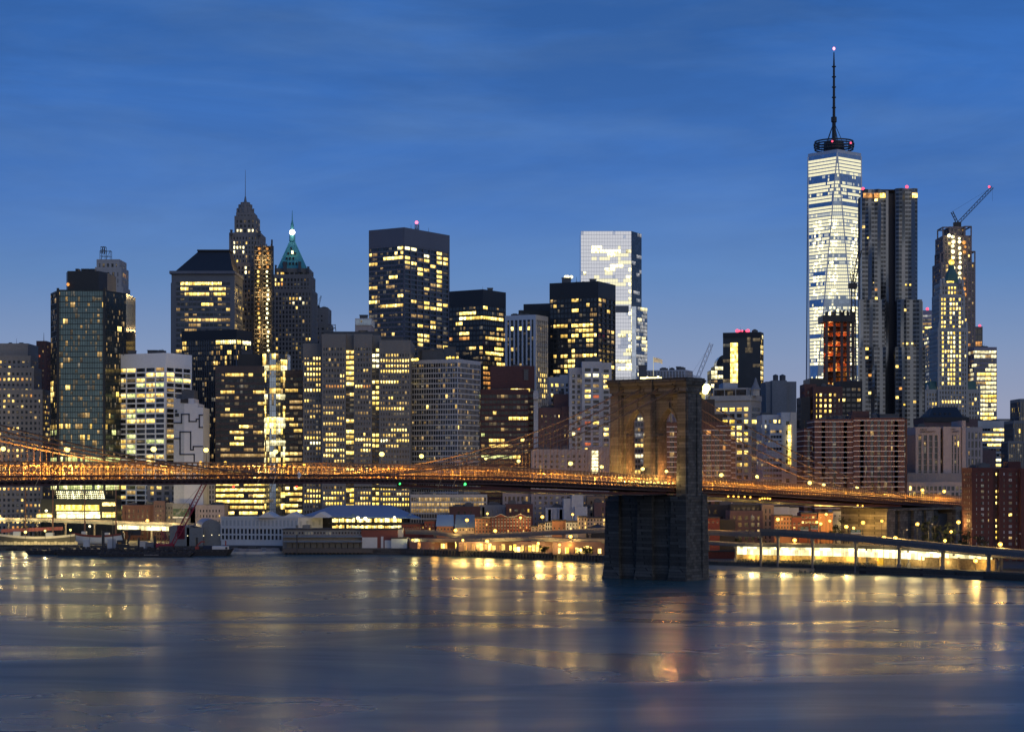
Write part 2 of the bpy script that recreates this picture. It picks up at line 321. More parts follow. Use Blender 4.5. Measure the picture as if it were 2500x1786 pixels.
def tower(name, label, cat, blocks, Y, seed=1, cap=None, plant=(), group=None, gm=G_WIN, wm=None, rm=None):
    """blocks: dicts with L, R (C, a for a visible corner), t top row, b base row or None for the ground, S facade spec(s)"""
    b0 = blocks[0]; x = ux((b0['L'] + b0['R']) / 2) * Y
    root = thing(name, label, cat, (x, Y + 5, GZ), group); wins = []
    for k, b in enumerate(blocks):
        Yb = b.get('Y', Y)
        pts = corner_pts(b['L'], b['C'], b['R'], Yb, b.get('a', 32), b.get('d', 60)) if 'C' in b else flat_pts(b['L'], b['R'], Yb, b.get('d', 28))
        z1 = zz(b['t'], Yb); z0 = GZ if b.get('b') is None else zz(b['b'], Yb)
        S = b.get('S'); specs = S if isinstance(S, list) else ([S, S] if S else [])
        if S and not isinstance(S, list):                # also the sides, plainly
            S2 = dict(S); S2['lit'] = S.get('lit', .2); specs = [S, S2, None, S2]
        poly_block(root, pts, z0, z1, specs, b.get('gm', gm if S else (b.get('wm') or wm)), b.get('wm') or wm or ROOF, b.get('rm') or rm or ROOF, wins, seed * 31 + k,
                   b.get('n', 'tower_body' if k == 0 else 'setback'), b.get('tm'), b.get('sm'))
    if b0.get('S') and (b0['R'] - b0['L']) > 30 and b0.get('n') is None:     # ordinary roof clutter: cooling units and a whip antenna, set inside the roof's outline
        rp_ = random.Random(seed * 7 + 1); Yb = b0.get('Y', Y); z1 = zz(b0['t'], Yb)
        q_ = [Vector(v) for v in (corner_pts(b0['L'], b0['C'], b0['R'], Yb, b0.get('a', 32), b0.get('d', 60)) if 'C' in b0 else flat_pts(b0['L'], b0['R'], Yb, b0.get('d', 28)))]
        for k in range(rp_.randint(2, 4)):
            c_ = q_[1] + (q_[0] - q_[1]) * rp_.uniform(.15, .85) + (q_[2] - q_[1]) * rp_.uniform(.2, .75); s_ = rp_.uniform(1.2, 3.2); mb = MB(); h_ = rp_.uniform(.8, 2.0)
            mb.box(c_.x - s_, c_.x + s_, c_.y - 1.5, c_.y + 1.5, z1 - .2, z1 + h_); mb.box(c_.x - s_ * .6, c_.x + s_ * .5, c_.y - 1.2, c_.y + 1.2, z1 + h_ - .01, z1 + h_ + .5); part(mb, 'roof_unit', PLANT, root)
        c_ = q_[1] + (q_[0] - q_[1]) * rp_.uniform(.3, .7) + (q_[2] - q_[1]) * .5; mb = MB(); mb.tube([(c_.x, c_.y, z1 - .2), (c_.x, c_.y, z1 + rp_.uniform(3, 6))], [.16, .06], 5); part(mb, 'antenna', PLANT, root)
    for (n, L, Rr, t, bt, dy) in plant:                   # roof boxes: name, left, right, top row, base row, metres back from the front
        mb = MB(); Yp = Y + dy; wd = (ux(Rr) - ux(L)) * Yp; z1, z0 = zz(t, Yp), zz(bt, Yp) - 1.5
        x0 = ux(L) * Yp
        if n == 'water_tank':
            xc = x0 + wd / 2; mb.tube([(xc, Yp, z0), (xc, Yp, z1 - wd * .25)], wd / 2, 10); mb.tube([(xc, Yp, z1 - wd * .25 + .01), (xc, Yp, z1)], [wd * .56, .05], 10)
        elif n == 'antenna':
            xc = x0 + wd / 2; mb.tube([(xc, Yp, z0), (xc, Yp, z1)], [max(.25, wd / 2), .1], 5)
        elif n == 'roof_frame':
            k = max(2, int(wd / 3))
            for i in range(k + 1):
                xx = x0 + wd * i / k; mb.bar((xx, Yp, z0), (xx, Yp, z1), .35); mb.bar((xx, Yp + 6, z0), (xx, Yp + 6, z1), .35); mb.bar((xx, Yp, z1), (xx, Yp + 6, z1), .3)
                if i < k: mb.bar((xx, Yp, z0), (x0 + wd * (i + 1) / k, Yp, z1), .25)
            for zq in (z1, (z0 + z1) / 2): mb.bar((x0, Yp, zq), (x0 + wd, Yp, zq), .3); mb.bar((x0, Yp + 6, zq), (x0 + wd, Yp + 6, zq), .3)
        else:
            mb.box(x0, x0 + wd, Yp, Yp + max(4, wd * .6), z0, z1)
            mb.box(x0 - .3, x0 + wd + .3, Yp - .3, Yp + max(4, wd * .6) + .3, z1 + .004, z1 + .5)
        part(mb, n, PLANT, root)
    put_windows(root, wins, cap)
    return root
def S(**k): return k

# ---------------------------------------------------------------- the skyline, left to right
W_TAN = wall('tan limestone', (.30, .27, .24)); W_BROWNR = wall('dark red brick', (.115, .06, .055)); W_STONE = wall('pale grey stone', (.36, .35, .35))
W_WHITE = wall('white concrete', (.78, .79, .80), .7, .1); W_GRAN = wall('grey granite', (.165, .165, .165), .7, .15); W_BROWN = wall('brown granite', (.075, .06, .062), .6)
W_BLACK = wall('black metal cladding', (.030, .034, .040), .45, .15); W_STEEL = wall('grey steel cladding', (.13, .14, .165), .5, .15, .06, .3)
W_GREY = wall('grey concrete', (.22, .225, .24)); W_CREAM = wall('cream limestone', (.50, .46, .41)); W_PINK = wall('pinkish stone', (.40, .33, .31))
W_TEAL = wall('green copper', (.07, .30, .34), .7); W_SLATE = wall('dark slate roof', (.028, .03, .036), .6); W_MULL = wall('dark mullions', (.022, .03, .034), .4)
W_LGREY = wall('light grey brick', (.40, .42, .46)); W_PURP = wall('plum brick', (.13, .085, .09)); W_BRICK = wall('red brick', (.085, .034, .034)); W_ORANGE = wall('orange brick', (.34, .17, .09))
W_GCON = wall('greenish copper roof', (.09, .17, .15)); W_MID = wall('mid grey stone', (.20, .19, .19)); W_BLUEW = wall('pale blue wall', (.42, .45, .50)); W_SILVER = wall('silver panels', (.52, .53, .56), .45, .12, .06, .4)

tower('office_building', 'stepped tan stone office block at the far left edge, rows of lit windows', 'office building', [
    dict(L=-60, R=67, t=838, Y=1290, S=S(bw=3.0, fh=3.7, pw=1.5, sh=1.9, lit=.22, pal='bmmmdo', top=7, vis=1300, spots=[(0, 862, 70, 872, .8), (0, 872, 70, 886, .8), (0, 950, 95, 968, .35), (0, 1010, 105, 1030, .5), (0, 1100, 105, 1120, .6), (0, 1220, 105, 1235, .8)])),
    dict(L=-60, R=74, t=868, Y=1286, S=S(bw=3.0, fh=3.7, pw=1.5, sh=1.9, lit=.2, pal='bmmmdo', vis=1300), d=20),
    dict(L=-60, R=82, t=897, Y=1282, S=S(bw=3.0, fh=3.7, pw=1.5, sh=1.9, lit=.3, pal='bmmmdo', vis=1300), d=20),
    dict(L=-60, R=103, t=950, Y=1278, S=S(bw=3.0, fh=3.7, pw=1.5, sh=1.9, lit=.33, pal='bbmmdo', vis=1300), d=22)], 1290, 1, 90, wm=W_TAN)
tower('brick_tower', 'narrow dark red brick tower rising behind the stepped tan office block', 'tower', [
    dict(L=90, R=112, t=832, S=S(bw=3, fh=3.6, pw=1.6, sh=1.9, lit=.14, pal='mdor'))], 1420, 2, wm=W_BROWNR, plant=[('antenna', 106, 108, 812, 832, 5)])

def octagon_tower():
    Y = 1235; root = thing('glass_tower', 'dark green glass tower with chamfered corners and a lit atrium at its foot', 'tower', (ux(198) * Y, Y, GZ)); wins = []
    pts = [(ux(104) * Y, Y + 22), (ux(142) * Y, Y), (ux(255) * Y, Y), (ux(290) * Y, Y + 22), (ux(290) * Y, Y + 55), (ux(104) * Y, Y + 55)]
    z1 = zz(707, Y)
    A = S(bw=1.55, fh=3.6, pw=.2, sh=.45, pd=.16, top=.5, lit=.03, run=3, vis=1205, split=True, pal='bmmdd',
          spots=[(104, 936, 290, 945, .75, 'bbm'), (104, 949, 290, 958, .6, 'bbm'), (104, 962, 290, 971, .7, 'bbm'), (104, 976, 290, 985, .6, 'bm'), (104, 990, 290, 1015, .12), (142, 720, 255, 735, .08), (104, 1036, 290, 1048, .25, 'mmd'), (104, 1054, 290, 1062, .6, 'ggf'), (190, 1066, 220, 1075, .8, 'm'), (104, 1118, 290, 1130, .85, 'gg'), (104, 1186, 290, 1196, .95, 'gggW')])
    B_ = dict(A); B_['lit'] = .012
    poly_block(root, [pts[1], pts[2], (pts[2][0], Y + 54), (pts[1][0], Y + 54)], GZ, z1, [A], G_GREEN, W_MULL, ROOF, wins, 3)
    gs_ = glass('glass dim sky reflection', (.022, .034, .042), .14, .1, .1)  # darker sky reflection on the chamfers is put into the glass colour
    poly_block(root, [pts[0], (pts[1][0] - .05, Y + .05), (pts[1][0] - .05, Y + 54), pts[5]], GZ, z1 - .3, [B_], gs_, W_MULL, ROOF, wins, 33, 'side_bay')
    poly_block(root, [(pts[2][0] + .05, Y + .05), pts[3], pts[4], (pts[2][0] + .05, Y + 54)], GZ, z1 - .3, [B_], gs_, W_MULL, ROOF, wins, 34, 'side_bay')
    mb = MB(); xs = (ux(142) * Y, ux(255) * Y)
    for x in xs: mb.box(x - .8, x + .8, Y - .9, Y - .3, GZ, z1 + 1)
    part(mb, 'corner_pier', W_BLACK, root)
    mb = MB(); cp = [(ux(148) * Y, Y + 16), (ux(160) * Y, Y + 6), (ux(236) * Y, Y + 6), (ux(249) * Y, Y + 16), (ux(249) * Y, Y + 44), (ux(148) * Y, Y + 44)]
    mb.prism(cp, z1 - 1, zz(659, Y)); part(mb, 'crown', W_BLACK, root)
    for L, Rr in ((172, 180), (186, 194), (195, 206), (208, 219)):
        mb = MB(); mb.box(ux(L) * Y, ux(Rr) * Y, Y + 14, Y + 20, zz(660, Y), zz(650, Y)); part(mb, 'roof_vent', W_BLACK, root)
    put_windows(root, wins, 100)
    mb = MB(); mb.ball(P(166, 694, Y + 4), 1.1); part(mb, 'roof_lamp', LIT['o'], root)
    # glass atrium at the foot
    mb = MB(); Ya = Y - 16
    mb.box(ux(100) * Ya, ux(285) * Ya, Ya, Y - 1, GZ, zz(1218, Ya)); part(mb, 'podium', W_MULL, root)
    for t, b, v in ((1232, 1246, 'y'), (1249, 1264, 'W')):
        for i in range(10):
            L = 137 + i * 10.6 + (0 if t < 1240 else 2); Rr = L + 9.8
            a = MB(); a.box(ux(L) * Ya, ux(Rr) * Ya, Ya - .5, Ya - .1, zz(b, Ya), zz(t, Ya)); part(a, 'atrium_pane', LIT[v], root)
    for L, Rr, t, b in ((250, 282, 1226, 1234), (250, 282, 1250, 1262), (90, 130, 1253, 1262)):
        a = MB(); a.box(ux(L) * Ya, ux(Rr) * Ya, Ya - .5, Ya - .1, zz(b, Ya), zz(t, Ya)); part(a, 'atrium_pane', LIT['b'], root)
    a = MB()                                                     # the canted bulb curtain under the first floor
    for i in range(24):
        for j in range(5):
            px_ = 138 + i * 4.9 + j * 1.0
            a.ball(P(px_, 1200 + j * 5.0, Y - 1.4), .34 + .1 * ((i * 7 + j * 3) % 3), 0, 5, 3)
    part(a, 'light_curtain', LIT['W'], root, 'stuff')
    return root
octagon_tower()
tower('stone_tower', 'pale stone tower with a lattice antenna rising behind the dark green glass tower', 'tower', [
    dict(L=231, R=300, t=700, Y=1560, S=S(bw=3, fh=3.6, pw=1.5, sh=1.7, lit=.02, pal='mo', spots=[(292, 700, 300, 900, .4, 'od')], top=3)),
    dict(L=233, R=296, t=652, b=703, Y=1562, S=S(bw=4.5, fh=5.5, pw=2.4, sh=2.2, lit=.15, pal='mo', top=2)),
    dict(L=237, R=291, t=633, b=655, Y=1566, S=S(bw=3.6, fh=4.5, pw=1.9, sh=2, lit=.0, top=1.5))], 1560, 4, wm=W_STONE,
    plant=[('roof_frame', 244, 269, 612, 634, 12), ('roof_frame', 246, 256, 602, 614, 12)])

tower('office_tower', 'white concrete grid office tower with a blank white band at its top', 'tower', [
    dict(L=286, C=404, R=466, t=861, a=28, S=S(bw=7.8, fh=3.35, pw=.85, sh=.95, pd=.5, lit=.3, pal='bmmmddg', vis=1300, top=8.6, spots=[(286, 896, 404, 915, .75, 'bbbm'), (404, 908, 430, 920, .9, 'b'), (300, 992, 404, 1012, .75), (286, 1075, 404, 1088, .55), (286, 1180, 360, 1270, .5)]))], 1235, 5, 80, gm=G_WIN, wm=W_WHITE,
    plant=[('plant_box', 312, 330, 857, 862, 14), ('plant_box', 360, 384, 856, 862, 16), ('antenna', 300, 302, 846, 862, 14)])

def mural_building():
    Y = 1200; root = thing('windowless_building', 'white windowless building painted with a stepping dark line, beside the white grid tower', 'building', (ux(460) * Y, Y + 10, GZ))
    q = lambda x, y: (400 + x * .1847, 840 + y * .1847)
    def bx(n, m, x0, x1, y0, y1, d0, d1):
        a, t = q(x0, y0); b, bt = q(x1, y1); mb = MB(); mb.box(ux(a) * Y, ux(b) * Y, Y + d0, Y + d1, GZ if y1 > 1500 else zz(bt, Y), zz(t, Y)); return part(mb, n, m, root)
    bx('wall', W_BLUEW, 130, 270, 720, 1600, 0, 25); bx('wall', W_LGREY if 0 else wall('off white panels', (.56, .57, .61), .7, .08), 270, 450, 780, 1600, -.2, 25)
    bx('wall', MAT['off white panels'], 450, 520, 835, 1600, -.1, 25); bx('wall', MAT['off white panels'], 320, 392, 715, 785, 1, 20)
    bx('plant_box', PLANT, 220, 388, 600, 725, 4, 18); bx('plant_box', PLANT, 140, 222, 650, 722, 6, 18); bx('louvre', STEEL, 222, 320, 722, 775, -.4, .4)
    for x0, x1, y0, y1 in ((148, 178, 865, 900), (148, 200, 912, 955)): bx('window', G_WIN, x0, x1, y0, y1, -.35, .3)
    mb = MB()
    def line(pp):
        for (x0, y0), (x1, y1) in zip(pp, pp[1:]):
            a, t = q(min(x0, x1) - 8, min(y0, y1) - 8); b, bt = q(max(x0, x1) + 8, max(y0, y1) + 8)
            mb.box(ux(a) * Y, ux(b) * Y, Y - .42, Y - .25, zz(bt, Y), zz(t, Y))
    line([(138, 1040), (235, 1040), (235, 925), (335, 925), (335, 1020), (430, 1020), (430, 990), (470, 990)]); line([(512, 935), (470, 935), (470, 1098), (512, 1098)])
    line([(138, 1245), (215, 1245)]); line([(402, 1545), (402, 1455), (215, 1455), (215, 1158), (355, 1158), (355, 1395), (390, 1395), (390, 1350), (512, 1350)])
    part(mb, 'painted_line', wall('mural blue grey paint', (.035, .045, .07), .8, .06), root)
mural_building()

def mansard_tower():
    Y = 1500; root = tower('office_tower', 'office tower with a dark mansard roof and wide eave left of the spired tower', 'tower', [
        dict(L=420, R=572, t=668, d=45, S=S(bw=3.2, fh=4.1, pw=.4, sh=1.7, lit=.14, run=3, pal='bmmmd', top=5, pwc=3, spots=[(418, 678, 546, 690, .5, 'bbm'), (426, 690, 546, 700, .75, 'bb'), (440, 702, 546, 709, .75, 'bb'), (450, 712, 546, 720, .7, 'bbm'), (440, 736, 546, 742, .3), (440, 776, 520, 792, .6), (425, 795, 546, 803, .4)])),
        dict(L=417, R=422, t=690, b=None, Y=1503, d=40, S=None, wm=W_STEEL)], Y, 6, 60, gm=G_BLUE, wm=W_STEEL)
    x0, x1 = ux(415) * Y, ux(575) * Y; mb = MB()
    mb.box(x0, x1, Y - 3, Y + 48, zz(669, Y), zz(662, Y)); part(mb, 'eave', wall('eave copper', (.14, .15, .18)), root)
    a, b = ux(428) * Y, ux(570) * Y; c, d = ux(477) * Y, ux(552) * Y; mb = MB()
    mb.prism([(a, Y), (b, Y), (b, Y + 44), (a, Y + 44)], zz(662, Y), zz(608, Y), 0, 0, [(c, Y + 15), (d, Y + 15), (d, Y + 30), (c, Y + 30)])
    mb.box(c - 1, d + 1, Y + 14, Y + 31, zz(608, Y) + .004, zz(604, Y)); part(mb, 'roof', W_SLATE, root)
mansard_tower()

def spire_tower():
    Y = 1560; V = dict(bw=2.6, fh=3.8, pw=1.3, sh=1.5, pd=.5, lit=.08, pal='wbmmd', top=2)
    root = tower('skyscraper', 'slender art deco stone skyscraper topped by a needle spire', 'skyscraper', [
        dict(L=552, R=640, t=770, d=40, S=dict(V, spots=[(556, 770, 580, 800, .35), (566, 700, 600, 770, .22)])),
        dict(L=556, R=636, t=640, b=772, Y=1563, d=36, S=dict(V, spots=[(570, 590, 590, 665, .25, 'wwb'), (596, 640, 606, 672, .7, 'W')])),
        dict(L=561, R=635, t=568, b=642, Y=1566, d=32, S=dict(V, spots=[(570, 596, 600, 622, .3, 'WW')])),
        dict(L=574, R=623, t=527, b=570, Y=1570, d=26, S=dict(V, lit=.3, pal='wwb', bw=3.2)),
        dict(L=578, R=619, t=519, b=528, Y=1573, d=20, S=dict(V, lit=0, bw=3))], Y, 7, 60, wm=W_MID,
        plant=[('parapet_post', 562, 566, 562, 569, 2), ('parapet_post', 630, 635, 565, 571, 2)])
    Yc = Y + 22; c = lambda t: P(599, t, Yc); rr = lambda px: px / 2 / F * Yc
    for k, (t0, t1, r0, r1) in enumerate(((521, 508, 40, 33), (508, 499, 31, 25), (499, 494, 20, 16))):
        mb = MB(); mb.tube([c(t0), c(t1)], [rr(r0), rr(r1)], 12); part(mb, 'crown', W_MID, root)
        for i in range(12):
            mb = MB(); th = i * math.pi / 6; q = c(t0) + Vector((math.cos(th), math.sin(th), 0)) * rr(r0); mb.box(q.x - .5, q.x + .5, q.y - .5, q.y + .5, q.z, q.z + (t0 - t1) * .9 / F * Yc); part(mb, 'finial', W_MID, root)
    mb = MB(); mb.tube([c(495), c(482), c(478), c(415)], [rr(8), rr(3.6), rr(1.6), rr(.7)], 8); part(mb, 'spire', W_STEEL, root)
spire_tower()

def hoist_tower(Y=1540):
    root = thing('construction_tower', 'bare floors of a tower under construction strung with work lamps, beside the spired tower', 'construction site', (ux(643) * Y, Y + 6, GZ))
    z1 = zz(600, Y); z0 = zz(890, Y); fl = 3.75; n = int((z1 - z0) / fl); mb = MB(); cb = MB()
    xs = [ux(p) * Y for p in (621, 636, 641, 662)]
    for i in range(n):
        z = z1 - i * fl; mb.box(xs[0], xs[1], Y, Y + 14, z - .5, z); mb.box(xs[2], xs[3], Y + .5, Y + 14, z - .5, z)
    for x in xs + [ux(651) * Y]:
        cb.box(x - .35, x + .35, Y - .3, Y + .5, GZ, z1 + 1.5); cb.box(x - .35, x + .35, Y + 13.3, Y + 14, GZ, z1 + 1.5)
    for i in range(n): cb.bar((xs[0], Y - .2, z1 - i * fl), (xs[1], Y - .2, z1 - (i + 1) * fl), .22)
    part(mb, 'floor_slab', wall('raw concrete', (.24, .23, .21)), root, 'stuff'); part(cb, 'scaffold', STEEL, root)
    bk = MB(); bk.box(xs[0], xs[3], Y + 9, Y + 9.4, GZ, z1); part(bk, 'core_wall', MAT['raw concrete'], root)
    mb = MB(); mb.box(ux(661) * Y, ux(664.5) * Y, Y + 2, Y + 4, GZ, zz(584, Y)); part(mb, 'hoist_mast', STEEL, root)
    rnd = random.Random(5)
    for i in range(n):
        for px_, m in ((632, 'o' if i % 9 < 5 and i < 20 else 'm'), (653, 'o' if i < 5 else 'W')):
            o = MB(); o.ball(P(px_ + rnd.uniform(-2.5, 2.5), 607 + i * (fl * F / Y), Y - 1), rnd.choice((.75, .95, 1.15)), 0, 6, 4); part(o, 'work_lamp', LIT[m], root)
    for z in (z1 - 12, z1 - 40, z1 - 70):
        L = bpy.data.lights.new('work_light', 'POINT'); L.energy = 9000; L.color = (1, .65, .25); L.shadow_soft_size = 1; o = bpy.data.objects.new('work_light', L); col.objects.link(o); o.parent = root; o.location = Vector((ux(642) * Y, Y - 5, z)) - org(root)
hoist_tower()

def pyramid_tower():
    Y = 1640; V = dict(bw=2.8, fh=3.9, pw=1.3, sh=1.4, pd=.5, lit=.06, pal='mmdb', top=2)
    root = tower('skyscraper', 'stone skyscraper with a green pyramid roof and a bright lamp below its spire', 'skyscraper', [
        dict(L=664, R=761, t=705, d=45, S=dict(V, spots=[(712, 715, 745, 760, .4, 'wwm'), (664, 705, 690, 760, .1)])),
        dict(L=668, R=757, t=670, b=707, Y=1643, d=40, S=dict(V, lit=.1, spots=[(668, 680, 690, 695, .6, 'ob')])),
        dict(L=672, R=754, t=655, b=672, Y=1646, d=34, S=dict(V, lit=.06, bw=4))], Y, 8, 50, wm=W_MID,
        plant=[('pinnacle', 671, 674, 648, 658, 1), ('pinnacle', 750, 754, 652, 660, 1), ('pinnacle', 691, 699, 640, 660, 2), ('pinnacle', 728, 734, 640, 660, 2)])
    c = lambda px, t, d=0: (ux(px) * (Y + 8 + d), Y + 8 + d, zz(t, Y + 8))
    mb = MB(); a = [c(677, 655)[:2], c(750, 655)[:2], c(750, 655, 26)[:2], c(677, 655, 26)[:2]]; b = [c(706, 585, 10)[:2], c(721, 585, 10)[:2], c(721, 585, 16)[:2], c(706, 585, 16)[:2]]
    mb.prism(a, zz(655, Y + 8), zz(587, Y + 8), 0, 0, b); part(mb, 'roof', W_TEAL, root)
    mb = MB()
    for (px, t) in ((692, 643), (700, 643), (708, 643), (716, 643), (724, 643), (700, 630), (708, 630), (716, 630), (704, 617), (712, 617), (720, 617), (711, 604)):
        f = (655 - t) / 68; yy = Y + 8 + 10 * f - .3; mb.box(ux(px) * yy - .7, ux(px) * yy + .7, yy - .7, yy + 2, zz(t + 3, Y + 8), zz(t - 3, Y + 8))
    part(mb, 'dormer', W_SLATE, root)
    Yc = Y + 21; mb = MB(); q = lambda t: P(713.5, t, Yc); mb.tube([q(590), q(574), q(571), q(561), q(548), q(538), q(513)], [x / 2 / F * Yc for x in (15, 14, 9, 9, 7, 2.5, .8)], 8); part(mb, 'spire', W_TEAL, root)
    mb = MB(); mb.ball(P(713.5, 567, Yc - 5), 2.4, 0, 10, 7); part(mb, 'beacon', emit('beacon lamp', (1, .93, .8), 9, False, 'AUTO'), root)
    mb = MB(); mb.box(ux(709) * Y, ux(712.5) * Y, Y + 8, Y + 11, zz(616, Y), zz(609, Y)); part(mb, 'window', LIT['W'], root)
pyramid_tower()

def luffing_crane(name, label, base, elbow, tip, back, Y, m=STEEL, wdt=1.0, mast=True, cab=None, parts_red=None):
    """lattice jib crane: base, pivot, jib tip, counter frame tip given as photo points at distance Y"""
    b, e, t, k = P(*base, Y), P(*elbow, Y), P(*tip, Y), P(*back, Y)
    root = thing(name, label, 'crane', b)
    def lattice(p, q, wd, n):
        mb = MB(); d = (q - p); L = d.length; d.normalize(); s = d.cross(Vector((0, 1, 0))).normalized(); f = Vector((0, 1, 0))
        c = [s * wd / 2 + f * wd / 2, s * wd / 2 - f * wd / 2, -s * wd / 2 - f * wd / 2, -s * wd / 2 + f * wd / 2]; th = max(.14, wd * .16)
        for i in range(n):
            a0, a1 = p + d * L * i / n, p + d * L * (i + 1) / n
            for j in range(4):
                mb.bar(a0 + c[j], a1 + c[j], th); mb.bar(a0 + c[j], a1 + c[(j + 1) % 4], th * .7)
        return mb
    if mast: part(lattice(b, e, wdt * 1.2, max(3, int((e - b).length / (wdt * 1.6)))), 'mast', m, root)
    part(lattice(e, t, wdt, max(6, int((t - e).length / (wdt * 1.5)))), 'jib', m, root)
    part(lattice(e, k, wdt * .8, 4), 'a_frame', m, root)
    mb = MB(); mb.bar(k, t, .16); mb.bar(t, t - Vector((0, 0, (t - e).length * .28)), .12); part(mb, 'cable', m, root)
    mb = MB(); mb.box(e.x - wdt * 1.6, e.x + wdt * 1.2, e.y - wdt, e.y + wdt, e.z - wdt * 1.2, e.z + wdt * .5); part(mb, 'machine_deck', m, root)
    return root
tower('stone_tower', 'plain grey stone tower top beside the green pyramid skyscraper', 'tower', [
    dict(L=760, R=801, t=752, S=S(bw=4, fh=4, pw=2.6, sh=2.5, lit=.02, top=4, spots=[(765, 810, 775, 820, .8, 'W')])), dict(L=758, R=806, t=790, Y=1715, S=S(bw=4, fh=4, pw=2.4, sh=2.3, lit=.02))], 1720, 9, wm=W_MID)
luffing_crane('jib_crane', 'small jib crane with a red tip light on the plain grey tower top', (776, 752), (778, 747), (784, 722), (772, 740), 1722, STEEL, .8)

tower('office_block', 'black ribbed office slab with one bright row of windows near the top', 'office building', [
    dict(L=445, C=577, R=612, t=804, a=24, sm=W_BLACK, S=S(bw=1.9, fh=3.7, pw=.22, sh=.9, pd=.45, lit=.004, pal='mmb', run=2, top=6.5, tm=1, spots=[(526, 834, 612, 842, .97, 'WWb'), (445, 838, 456, 843, .8), (540, 846, 612, 898, .2, 'bm'), (524, 870, 545, 890, .3, 'dm'), (445, 850, 470, 900, .1)]))], 1350, 10, 60, gm=G_DARK, wm=W_STEEL)

def brown_ribbon():
    Y = 1225; RB = dict(bw=3.0, fh=3.72, pw=.12, sh=1.75, pd=.3, lit=.1, run=4, pal='bmmdd', vis=1260, top=3)
    sp = [(527, 950, 760, 962, .35), (620, 955, 650, 966, .7), (530, 1034, 570, 1041, .9, 'b'), (535, 1058, 580, 1068, .95, 'b'), (535, 1072, 600, 1084, .7, 'bm'), (527, 1084, 640, 1092, .6, 'bm'), (527, 1100, 735, 1122, .7, 'mmd'), (527, 1180, 735, 1275, .8, 'bbbm'), (690, 1036, 735, 1060, .3)]
    root = tower('office_building', 'dark brown ribbon window office block with a tall silver glass bay', 'office building', [
        dict(L=527, R=652, t=893, d=45, S=dict(RB, spots=sp)), dict(L=686, R=738, t=903, Y=Y + 1, d=45, S=dict(RB, spots=sp, lit=.07)),
        dict(L=581, R=640, t=864, b=895, Y=Y + 8, d=25, S=None, wm=W_BLACK), dict(L=640, R=696, t=863, b=905, Y=Y + 9, d=25, S=None, wm=W_BLACK)], Y, 11, 90, gm=G_DARK, wm=W_BROWN,
        plant=[('plant_box', 590, 615, 858, 865, 14)])
    pts = [(ux(640) * Y, Y + 2)] + [(ux(651) * Y, Y - 2), (ux(660) * Y, Y - 4.5), (ux(676) * Y, Y - 4.5), (ux(686) * Y, Y - 2), (ux(700) * Y, Y + 2)] + [(ux(700) * Y, Y + 20), (ux(640) * Y, Y + 20)]
    wins = []; gs = dict(bw=1.6, fh=3.72, pw=.1, sh=.18, pd=.1, lit=.02, top=0, vis=1260, split=True, run=4, pal='bm', spots=[(640, 884, 700, 892, .8, 'bm'), (640, 897, 700, 906, .95, 'pm'), (640, 950, 700, 962, .6, 'm'), (640, 968, 700, 976, .7, 'p'), (640, 1020, 700, 1030, .9, 'pb'), (640, 1034, 700, 1044, .95, 'pb'), (640, 1047, 700, 1056, .95, 'pb'), (640, 1072, 700, 1082, .9, 'pp'), (640, 1086, 700, 1125, .5, 'pm')])
    dk = dict(gs, lit=.3)
    poly_block(root, pts, GZ, zz(863, Y), [dk, gs, gs, gs, dk], G_SILV, W_MULL, ROOF, wins, 12, 'glass_bay'); put_windows(root, wins, 10)
brown_ribbon()

